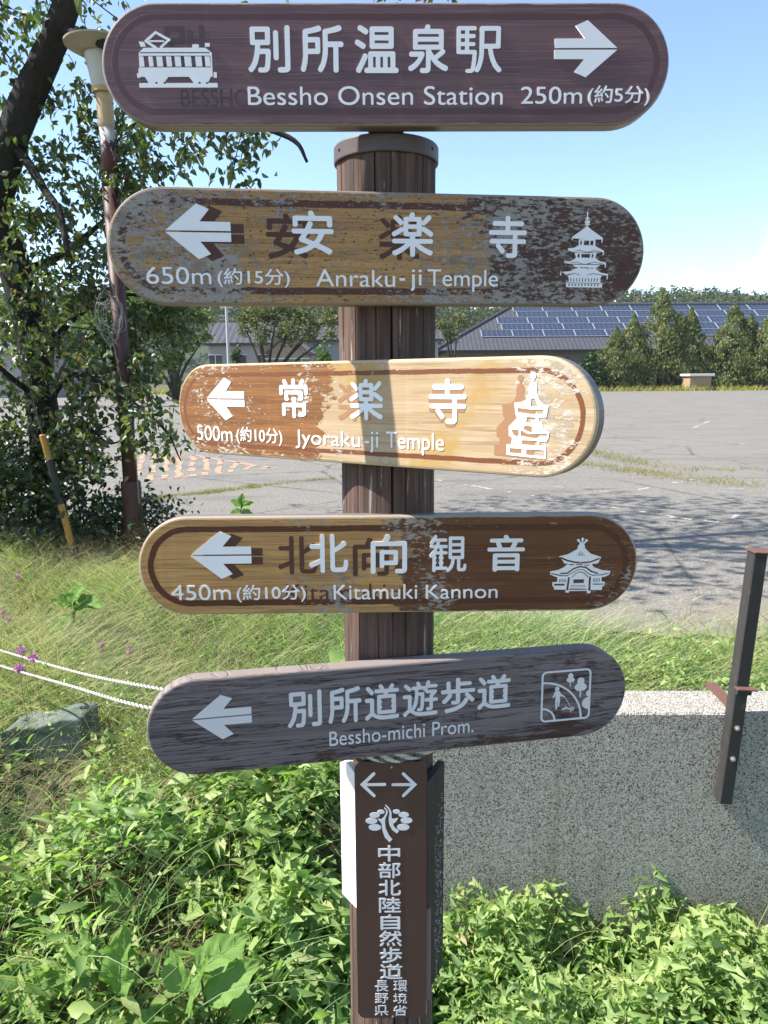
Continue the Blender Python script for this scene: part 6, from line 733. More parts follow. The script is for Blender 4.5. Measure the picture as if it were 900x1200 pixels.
 'b4_old': '-1782,-158:-17,9 -11,21 0,131 -3,2 -132,-58 -20,-6 -17,2 -12,7 -16,26 -3,15 6,20 13,12 183,73 1,186 -3,3 -160,1 -11,5 -11,12 -4,11 0,21 9,21 20,11 157,0 3,3 1,151 5,12 11,10 11,4 20,1 11,-2 12,-7 8,-11 3,-13 0,-638 -4,-17 -10,-12 -14,-6;-1551,-146:-31,7 -17,11 -18,20 -9,17 -4,24 0,579 9,21 10,8 12,4 20,0 12,-4 11,-8 8,-15 1,-210 9,3 51,35 80,64 14,8 17,1 14,-6 19,-20 7,-18 -1,-14 -6,-12 -22,-20 -85,-57 -97,-60 0,-256 4,-15 15,-5 109,0 14,5 11,27 9,81 9,18 17,11 22,-1 20,-13 9,-21 0,-46 -10,-64 -13,-35 -28,-32 -20,-9 -23,-3|-645,-202:-11,4 -10,8 -7,11 -2,12 0,513 3,14 9,12 21,9 183,0 21,45 24,65 18,13 23,2 24,-4 12,-5 10,-11 5,-15 -2,-14 -34,-76 298,0 15,-3 12,-8 7,-13 2,-11 0,-462 -6,-37 -8,-14 -15,-15 -21,-11 -42,-6 -94,0 -12,4 -10,8 -11,28 4,23 8,9 12,7 100,2 8,5 0,410 -2,3 -473,0 -2,-3 0,-467 -6,-17 -12,-11 -15,-4;-485,-99:-21,11 -9,20 0,260 2,11 7,12 12,9 15,3 257,0 12,-2 11,-7 10,-12 3,-14 0,-203 -2,-11 -7,-11 -12,-9 -12,-3 -213,0 -3,-28 -9,-15 -17,-11;-434,35:2,-2 163,0 2,2 0,114 -2,2 -163,0 -2,-2|-2828,603:-520,-408 1064,0 -1,138 -504,1 165,186;-3350,169:524,-410 202,83 -166,188 503,1 4,4 0,131 -4,4|-1381,-659:-25,9 -14,14 -7,12 -4,12 0,121 -3,6 -20,5 -4,8 4,9 45,41 10,3 11,-6 5,-22 60,-2 6,-3 4,-9 -1,-14 -8,-8 -56,0 -6,-3 -2,-5 0,-104 8,-17 9,-7 15,-6 34,8 12,-1 7,-7 0,-17 -10,-10 -21,-7;-1250,-659:-21,12 -13,19 0,33 4,14 21,18 91,34 3,5 0,11 -6,14 -12,11 -24,6 -24,-4 -31,-15 -10,-1 -9,8 0,22 13,13 27,12 22,4 49,-4 24,-11 15,-14 6,-12 4,-12 0,-124 3,-5 9,-5 9,3 9,-4 4,-11 -10,-10 -18,-7 -37,0 -18,16 -10,-6 -24,-10;-590,-659:-18,7 -16,10 -11,14 -10,30 1,143 11,6 22,0 8,-6 2,-132 11,-25 6,-5 15,-8 19,-2 30,10 21,19 3,6 0,134 10,9 27,-1 7,-11 -1,-189 -9,-6 -25,0 -8,6 -3,15 -28,-17 -18,-7;-1879,-656:-6,3 -4,8 2,300 8,6 28,0 9,-3 3,-6 1,-129 2,-5 143,140 10,3 36,-1 7,-8 -4,-11 -125,-121 -6,-11 165,-145 3,-6 -1,-8 -11,-6 -40,1 -177,152 -2,-4 -1,-140 -9,-9;-1543,-656:-6,3 -4,8 0,184 7,11 24,1 10,-3 3,-9 0,-184 -1,-5 -7,-6;-1036,-656:-6,3 -4,8 0,184 7,11 31,0 5,-5 4,-16 32,21 20,6 30,0 28,-9 27,-24 37,27 24,6 25,1 18,-4 15,-6 24,-24 7,-19 4,-22 0,-127 -7,-10 -28,-1 -8,6 -2,121 -3,13 -11,22 -9,8 -22,8 -24,-5 -30,-22 -3,-5 0,-137 -10,-9 -21,0 -9,3 -4,8 0,118 -3,17 -9,16 -9,8 -18,8 -15,0 -28,-10 -21,-22 0,-137 -10,-9;-376,-656:-6,3 -4,8 0,294 7,11 24,1 9,-4 4,-8 0,-294 -1,-5 -8,-6;-220,-656:-101,88 -13,20 4,8 85,85 12,6 31,-1 6,-7 0,-7 -73,-76 -6,-11 97,-88 1,-8 -7,-8;-126,-656:-6,3 -4,8 0,184 7,11 25,1 9,-3 4,-9 0,-184 -2,-5 -7,-6;-1212,-631:5,-2 24,6 15,13 3,5 -2,54 -49,-19 -15,-10 -9,-22 15,-19;-1543,-406:-6,3 -7,11 0,17 5,8 8,6 31,-1 9,-13 0,-17 -4,-8 -8,-6;-126,-406:-12,11 1,25 11,9 28,-1 12,-13 -1,-20 -14,-11',
 'b5_kanji': '-1605,-160:-15,8 -12,18 -5,23 9,21 18,11 76,0 8,3 2,5 0,576 6,17 10,10 14,5 18,-1 18,-11 9,-20 -1,-605 -12,-31 -9,-9 -21,-13 -44,-7;-1896,-157:-15,8 -10,15 -1,23 8,18 18,11 55,-3 13,7 10,41 6,43 5,75 0,31 -2,3 -84,0 -3,-3 -13,-71 -20,-66 -38,-75 -34,-43 -15,-8 -19,1 -21,18 -7,15 -1,12 3,12 23,28 20,31 20,43 15,52 18,94 8,83 -2,8 -42,0 -10,3 -11,9 -6,12 -1,220 10,18 18,9 242,-1 16,-11 8,-20 0,-204 -3,-14 -11,-14 -13,-6 -118,-1 -5,-22 0,-29 2,-2 121,0 16,-6 9,-12 4,-14 0,-40 -8,-129 -8,-72 -6,-25 -10,-20 -15,-18 -13,-9 -21,-5;-1665,23:-18,11 -9,21 0,375 4,14 10,12 13,6 18,0 19,-9 8,-11 3,-12 0,-375 -6,-17 -10,-11 -14,-4;-1958,327:2,-2 144,0 2,2 0,112 -2,2 -144,0 -2,-2|-845,-156:-17,11 -8,21 0,340 -2,2 -71,0 -2,-2 -2,-89 -13,-97 -24,-83 -31,-66 -21,-25 -9,-5 -13,-1 -12,6 -15,17 -4,11 -1,15 4,14 30,54 13,34 14,58 7,48 5,72 0,265 4,17 9,12 17,8 83,18 49,14 57,22 14,1 17,-8 16,-24 0,-26 -11,-17 -39,-16 -51,-15 -83,-18 -10,-5 0,-106 2,-2 191,0 18,-9 9,-19 -1,-30 -11,-17 -15,-6 -44,0 -2,-2 0,-343 -5,-14 -10,-11 -12,-4;-1302,-144:-13,5 -12,15 -4,11 -1,14 22,86 12,89 3,37 0,331 2,14 10,15 15,8 95,18 96,31 19,-3 11,-9 13,-25 0,-20 -9,-15 -17,-10 -59,-18 -104,-20 0,-43 1,-2 142,0 11,-4 9,-8 6,-12 2,-11 0,-177 -3,-14 -10,-15 -15,-6 -144,0 -12,-122 -18,-89 -9,-26 -9,-17 -13,-8;-1223,199:1,-3 98,0 2,3 0,85 -2,2 -98,0 -1,-2|-310,-154:-63,5 -54,13 -50,25 -31,23 -21,10 -13,-5 -21,-16 -35,-41 -12,-8 -13,-1 -11,3 -20,18 -6,11 -1,12 1,11 6,11 35,34 52,37 0,205 -64,1 -19,9 -8,13 -3,14 1,20 10,16 19,8 110,0 13,-5 11,-11 6,-20 0,-253 44,-31 56,-21 60,-9 141,0 11,3 47,0 73,6 13,-3 12,-10 7,-17 -1,-23 -11,-17 -15,-9 -91,-6;-412,-46:-17,12 -7,19 0,319 9,16 15,10 92,1 11,32 -155,4 -12,8 -8,14 -2,17 4,14 10,12 13,6 81,2 -23,40 -4,17 2,11 5,12 23,14 21,-1 14,-11 31,-51 3,-14 -2,-17 3,-1 79,0 41,75 8,10 11,6 10,2 11,-1 13,-6 13,-14 4,-20 -4,-14 -22,-37 85,-2 10,-2 11,-8 7,-14 2,-17 -4,-14 -11,-12 -15,-6 -168,0 -6,-10 -8,-23 127,-2 14,-6 10,-15 3,-14 0,-307 -4,-17 -10,-12 -16,-6;-361,25:201,0 0,34 -11,15 -4,17 4,19 11,15 0,37 -11,14 -4,17 4,19 11,15 -1,33 -200,-2 0,-31 12,-14 4,-17 -4,-20 -12,-14 0,-37 12,-15 4,-17 -4,-19 -12,-15;-545,337:-18,13 -23,33 -50,63 -4,14 1,14 6,12 12,11 11,4 13,0 17,-7 57,-65 22,-32 4,-22 -7,-20 -20,-16|369,-150:-49,7 -41,13 -30,16 -52,36 -16,8 -14,-5 -11,-7 -57,-64 -19,-3 -17,11 -15,26 0,14 4,11 44,44 44,32 0,216 -65,0 -14,4 -14,16 -1,28 9,15 17,7 112,0 13,-5 8,-8 6,-17 0,-228 19,29 20,48 18,83 6,65 0,124 -39,1 -16,7 -10,12 0,20 4,14 9,9 13,5 78,0 -14,46 1,20 11,17 23,8 13,-4 12,-10 32,-77 54,0 11,-5 9,-8 17,39 18,57 16,14 22,1 17,-11 7,-16 0,-14 -11,-37 126,0 14,-5 11,-14 2,-12 -2,-17 -6,-10 -10,-7 -11,-3 -151,0 -23,-42 157,-1 23,-11 9,-17 -3,-19 -12,-19 -29,-30 -30,-25 -2,-37 66,0 14,-4 9,-7 6,-12 1,-14 -4,-11 -9,-11 -12,-5 -71,-1 0,-128 -6,-22 -10,-13 -19,-10 -22,-5 -46,0 -14,5 -8,9 -5,14 1,14 6,11 17,11 41,2 0,112 -79,2 -9,6 -7,11 -2,23 9,15 14,7 74,1 2,54 6,10 31,30 -83,0 -13,3 -14,15 -3,22 -19,2 -19,14 -5,14 3,18 -99,0 0,-58 90,0 15,-8 9,-14 1,-79 -3,-14 0,-60 -6,-88 -5,-45 -5,-17 -10,-20 -14,-14 -14,-7 -58,-4 -13,7 -12,15 -1,20 10,15 14,7 21,0 11,5 6,16 6,36 5,80 3,105 -50,0 0,-34 -9,-74 -14,-60 -18,-48 -21,-37 -9,-12 -18,-16 35,-21 27,-11 74,-14 158,0 104,9 35,-1 14,-6 8,-13 2,-14 -4,-17 -5,-11 -10,-8 -32,-6 -60,0 -14,-3 -199,0;159,346:-9,6 -80,82 -3,15 2,14 6,9 10,10 17,3 19,-8 53,-45 33,-37 -1,-23 -16,-20 -15,-8|873,-148:-10,4 -9,7 -13,27 1,19 12,17 14,5 38,3 93,19 47,14 46,19 51,29 34,30 30,36 18,35 10,11 19,6 27,-6 -44,43 -7,14 -1,13 4,14 13,14 13,5 -8,2 -112,0 -2,-2 0,-166 -12,-27 -11,-10 -30,-12 -22,-3 -74,2 -14,9 -10,19 0,17 8,14 19,10 63,1 2,2 0,144 -2,2 -101,0 -5,-2 17,-5 10,-9 8,-19 -3,-17 -19,-26 -49,-58 -52,-48 -14,-7 -11,-2 -14,1 -13,7 -11,12 -6,13 0,14 6,14 62,57 50,63 19,10 -8,2 -126,1 -17,8 -10,19 2,30 6,9 10,7 12,3 74,0 2,3 0,133 8,19 17,10 22,1 16,-6 12,-13 3,-14 0,-130 2,-3 101,0 2,3 0,190 6,16 17,13 33,0 11,-5 8,-8 6,-16 0,-52 2,-2 186,0 11,-2 11,-6 11,-17 0,-22 -8,-16 -14,-10 -197,-1 -2,-3 0,-59 2,-3 255,0 11,-1 11,-7 10,-17 1,-21 -6,-17 -13,-11 -14,-3 -113,0 -7,-2 21,-11 25,-22 79,-81 10,-14 7,-16 -1,-14 -7,-13 -25,-18 -14,-2 -11,3 -12,9 -45,56 0,-18 -3,-11 -17,-33 -30,-41 -44,-41 -38,-26 -74,-36 -63,-21 -90,-20|1835,-144:-64,5 -56,13 -51,24 -32,23 -21,9 -14,-4 -21,-16 -36,-40 -12,-7 -13,-2 -11,3 -20,18 -6,11 -2,11 2,11 6,11 35,34 53,36 0,200 -65,2 -19,8 -9,13 -3,14 2,19 10,16 19,8 112,0 13,-4 12,-11 5,-20 0,-248 46,-31 57,-21 61,-8 144,0 11,3 48,0 75,5 13,-3 12,-9 8,-17 -2,-22 -11,-17 -15,-8 -93,-7;1731,-38:-18,12 -8,19 1,312 9,16 16,10 93,1 11,32 -158,3 -12,8 -9,14 -1,16 4,14 10,12 14,6 82,2 -24,39 -4,17 2,11 6,11 23,14 21,-1 15,-10 32,-50 3,-14 -2,-17 3,-2 80,1 42,73 9,10 10,7 11,1 11,-1 13,-6 13,-13 4,-20 -4,-14 -22,-36 86,-2 11,-2 11,-8 7,-13 2,-17 -4,-14 -11,-12 -16,-6 -170,0 -7,-10 -8,-22 129,-2 15,-6 10,-14 3,-14 0,-301 -4,-17 -10,-12 -16,-6;1783,32:205,0 0,33 -12,14 -4,17 4,19 12,15 0,36 -12,14 -4,16 4,20 12,14 -1,32 -204,-1 0,-31 11,-14 5,-17 -4,-19 -12,-14 0,-36 11,-14 5,-17 -4,-19 -12,-15;1595,338:-19,13 -23,32 -52,61 -4,14 2,14 6,11 12,11 11,4 13,1 18,-7 59,-64 22,-31 4,-22 -8,-20 -20,-15',
 'b5_roman': '-1086,-581:-24,12 -12,12 -10,17 -9,29 -2,24 2,26 9,29 20,26 14,8 18,5 31,-2 18,-10 17,-24 9,-36 0,-22 -8,-5 -93,0 -5,-5 1,-7 12,-26 18,-14 12,-5 17,0 32,14 6,0 6,-7 0,-17 -6,-9 -30,-13;-946,-581:-29,12 -2,7 0,20 2,4 9,3 32,-16 10,0 12,6 7,15 -3,7 -8,9 -38,28 -14,16 -7,13 -2,13 2,19 11,20 16,10 12,2 32,-2 14,-6 8,-7 1,-19 -2,-7 -9,-3 -24,12 -10,1 -14,-6 -5,-11 9,-14 36,-28 19,-18 6,-13 0,-33 -6,-15 -11,-11 -9,-5 -9,-3;-815,-581:-28,12 -3,7 1,20 2,4 8,3 26,-14 19,-2 13,9 4,12 -3,8 -10,11 -27,17 -20,19 -8,14 -3,12 1,20 6,17 8,9 8,5 16,5 21,0 20,-5 14,-10 1,-17 -3,-7 -10,-2 -30,11 -13,-4 -5,-7 -2,-7 14,-19 28,-20 22,-24 6,-14 0,-24 -10,-24 -14,-12 -12,-3;-481,-581:-16,6 -14,9 -20,26 -7,17 -4,22 0,28 5,23 8,18 18,22 19,12 23,5 17,0 29,-7 9,-6 18,-19 6,-7 6,-16 5,-17 0,-44 -5,-17 -14,-28 -14,-14 -12,-7 -18,-6;159,-581:-29,15 -16,19 -7,17 -5,21 0,39 4,21 12,27 12,14 11,7 28,8 32,-2 14,-6 6,-7 1,-19 -3,-7 -8,-3 -18,9 -18,3 -20,-9 -14,-17 -8,-22 -2,-16 4,-20 6,-14 14,-17 20,-9 18,0 18,7 6,0 7,-8 0,-19 -5,-6 -18,-6;966,-581:-16,6 -14,9 -20,26 -7,17 -4,24 0,26 5,23 8,18 18,22 19,12 23,5 17,0 29,-7 9,-6 18,-19 6,-7 6,-16 5,-17 0,-44 -5,-17 -14,-28 -14,-14 -12,-7 -18,-6;1375,-581:-6,5 -4,10 0,19 6,7 8,5 12,0 6,-3 7,-9 -1,-24 -10,-10;-1319,-579:-4,3 -2,7 1,262 7,6 71,0 25,-6 14,-9 14,-17 6,-17 3,-14 -1,-20 -7,-24 -11,-14 -16,-10 28,-12 14,-14 6,-10 7,-24 -1,-29 -4,-17 -20,-25 -28,-13 -15,-3;-699,-579:-4,3 -3,7 0,258 5,9 16,1 6,-3 2,-7 0,-104 2,-4 20,20 16,6 19,0 12,-3 14,-10 12,-19 5,-21 0,-123 -3,-7 -4,-3 -16,0 -6,5 -1,118 -6,17 -5,9 -10,7 -11,3 -16,-7 -20,-22 -2,-4 0,-118 -6,-8;-226,-579:-4,3 -2,7 0,161 4,9 20,0 4,-4 3,-13 16,15 9,5 11,3 16,0 16,-6 23,-23 24,23 16,6 16,0 23,-8 11,-14 7,-17 4,-31 0,-106 -4,-9 -21,-1 -5,5 -1,118 -10,22 -18,11 -6,0 -14,-7 -16,-16 -2,-5 0,-120 -6,-8 -15,0 -6,3 -2,7 0,99 -2,17 -4,12 -8,11 -12,7 -10,0 -18,-9 -14,-19 0,-120 -7,-8;41,-579:-4,3 -2,7 0,161 4,9 17,2 6,-3 2,-8 0,-161 -1,-5 -5,-4;266,-579:-4,3 -3,7 0,258 5,9 16,1 6,-3 3,-7 0,-101 1,-4 22,18 15,5 16,0 22,-8 10,-11 8,-15 5,-26 0,-116 -3,-7 -4,-3 -16,0 -5,5 -1,111 -2,12 -6,14 -6,8 -18,9 -21,-10 -15,-16 -2,-5 0,-120 -7,-8;438,-579:-4,3 -3,7 0,161 5,9 16,2 6,-3 3,-8 0,-161 -1,-5 -5,-4;612,-579:-4,3 -3,7 1,262 8,6 75,0 24,-6 14,-9 15,-17 6,-14 4,-25 0,-16 -5,-27 -5,-12 -11,-12 -17,-12 -33,-8 -39,0 -4,-2 -1,-4 0,-106 -7,-8;786,-579:-4,3 -3,7 0,161 5,9 16,2 8,-6 1,-29 8,-14 -8,-39 0,-84 -1,-5 -5,-4;1110,-579:-4,3 -3,7 0,161 5,9 20,0 4,-4 2,-13 22,18 13,5 18,0 16,-6 22,-23 25,23 16,6 16,0 12,-2 10,-6 16,-21 5,-17 2,-19 0,-111 -5,-9 -18,-1 -5,5 -1,104 -2,14 -10,22 -4,4 -14,7 -16,-4 -20,-19 -2,-5 0,-120 -7,-8 -14,0 -6,3 -3,7 0,101 -2,17 -5,14 -6,7 -12,7 -10,0 -19,-9 -13,-19 -1,-120 -6,-8;-468,-550:12,-1 26,11 12,14 10,32 -2,24 -8,19 -12,14 -22,12 -17,0 -22,-12 -12,-14 -8,-22 0,-26 8,-24 8,-12 8,-7;979,-550:11,-1 27,11 12,14 10,32 -2,24 -8,19 -12,14 -22,12 -17,0 -22,-12 -14,-19 -6,-19 0,-24 2,-10 10,-21 12,-12;-1289,-542:49,-2 10,2 17,10 9,11 6,20 -2,12 -6,14 -13,12 -19,7 -48,0 -3,-2 -3,-5 0,-75;-345,-507:-4,3 -3,7 0,17 7,8 69,0 6,-3 2,-5 0,-19 -6,-8;-1109,-468:3,-2 67,0 5,7 -6,19 -9,12 -11,7 -12,2 -14,-5 -12,-9 -12,-24;871,-439:-20,11 -24,-4 -6,5 -1,7 15,20 6,4 10,3 20,-2 12,-8 7,-12 -1,-7 -8,-15;639,-422:42,-2 12,5 14,9 8,14 3,17 -1,10 -6,14 -8,10 -20,9 -44,-2 -2,-5 0,-74;-1289,-420:23,-2 14,3 20,11 10,17 3,15 -1,9 -8,17 -16,11 -10,3 -35,-2 -3,-5 0,-72;47,-362:-8,3 -5,7 -3,7 0,9 8,14 19,1 8,-10 0,-19 -6,-9;438,-360:-4,3 -4,9 0,15 2,7 6,5 20,-1 7,-11 0,-15 -3,-7 -6,-5',
 'b5_arrow': '-3218,587:-499,-403 1021,1 -1,135 -483,1 158,184;-3719,159:503,-405 194,83 -160,185 483,0 4,4 0,130 -4,4',
 'b5_pict': '2831,505:-31,-9 -29,-21 -18,-25 -10,-34 0,-854 10,-34 17,-24 30,-21 34,-10 828,0 35,10 25,16 22,29 10,34 0,854 -10,34 -17,24 -30,22 -35,10;2848,470:797,1 35,-8 21,-16 12,-21 5,-26 0,-341 -31,-18 -13,-13 -12,-21 -2,-28 15,-31 21,-17 21,-9 1,-7 -2,-4 -25,0 -27,-7 -38,-24 -26,-37 -11,-35 0,-31 5,-21 12,-26 17,-23 19,-15 22,-11 27,-7 27,-3 -1,-108 -7,-18 -16,-20 -14,-10 -19,-6 -72,0 -5,74 -18,95 -28,89 -36,82 -43,74 -45,62 -59,66 -52,48 -56,43 -53,34 -65,36 -65,28 -76,25 -61,14 -71,11 -77,6 0,104 5,26 11,20 15,13 19,8;3321,434:-21,-11 -14,-18 -6,-18 0,-21 8,-25 -17,-7 -15,-15 -6,-15 0,-16 6,-16 18,-16 14,-5 31,3 0,-92 5,-6 6,0 8,7 1,91 36,-3 17,6 10,8 9,15 2,23 -12,24 -26,14 8,23 0,21 -5,17 -9,14 -19,15;3531,328:-28,-11 -22,-24 -8,-24 -1,-24 5,-17 12,-21 -29,-11 -24,-22 -12,-27 -1,-26 12,-29 25,-23 32,-10 38,-2 -1,-121 6,-8 9,0 8,5 3,8 2,116 42,2 26,8 14,10 14,15 8,17 4,35 -8,22 -11,16 -18,14 -28,11 16,38 -1,25 -13,30 -9,10 -22,14 -15,4;2780,258:73,-4 91,-16 83,-24 60,-24 65,-32 74,-46 61,-48 51,-48 44,-50 38,-51 45,-75 26,-55 24,-66 18,-64 14,-88 2,-59 -501,0 -11,55 -16,42 -27,47 -31,35 -36,30 -48,26 -43,16 -57,10;3054,183:-16,-7 -13,-14 -5,-13 0,-17 5,-12 13,-15 17,-7 18,0 18,8 12,14 5,12 0,17 -7,17 -15,13 -13,5;3029,95:-54,-128 15,-11 6,0 38,55 3,1 -4,-135 9,-156 33,1 -2,155 10,0 2,-3 0,-107 23,0 20,125 -2,70 2,26 81,-29 10,6 112,-198 6,-7 5,1 1,5 -7,14 -109,190 -83,61 -38,64;3252,-223:-3,-4 -2,-36 -66,-18 -6,-8 0,-9 6,-5 12,-1 73,20 100,-30 6,-12 35,-7 7,3 -3,8 -19,5 2,15 -6,7 -125,37 -2,31 -3,4;3363,-254:-6,-7 3,-12 61,-29 13,3 2,10 -3,6 -61,29;2780,-270:50,-8 35,-12 42,-24 32,-27 23,-27 26,-44 16,-47 3,-33 -171,1 -19,6 -19,14 -14,23 -5,27;3343,-314:-3,-10 16,-37 7,-13 8,-1 3,10 -16,36 -7,13',
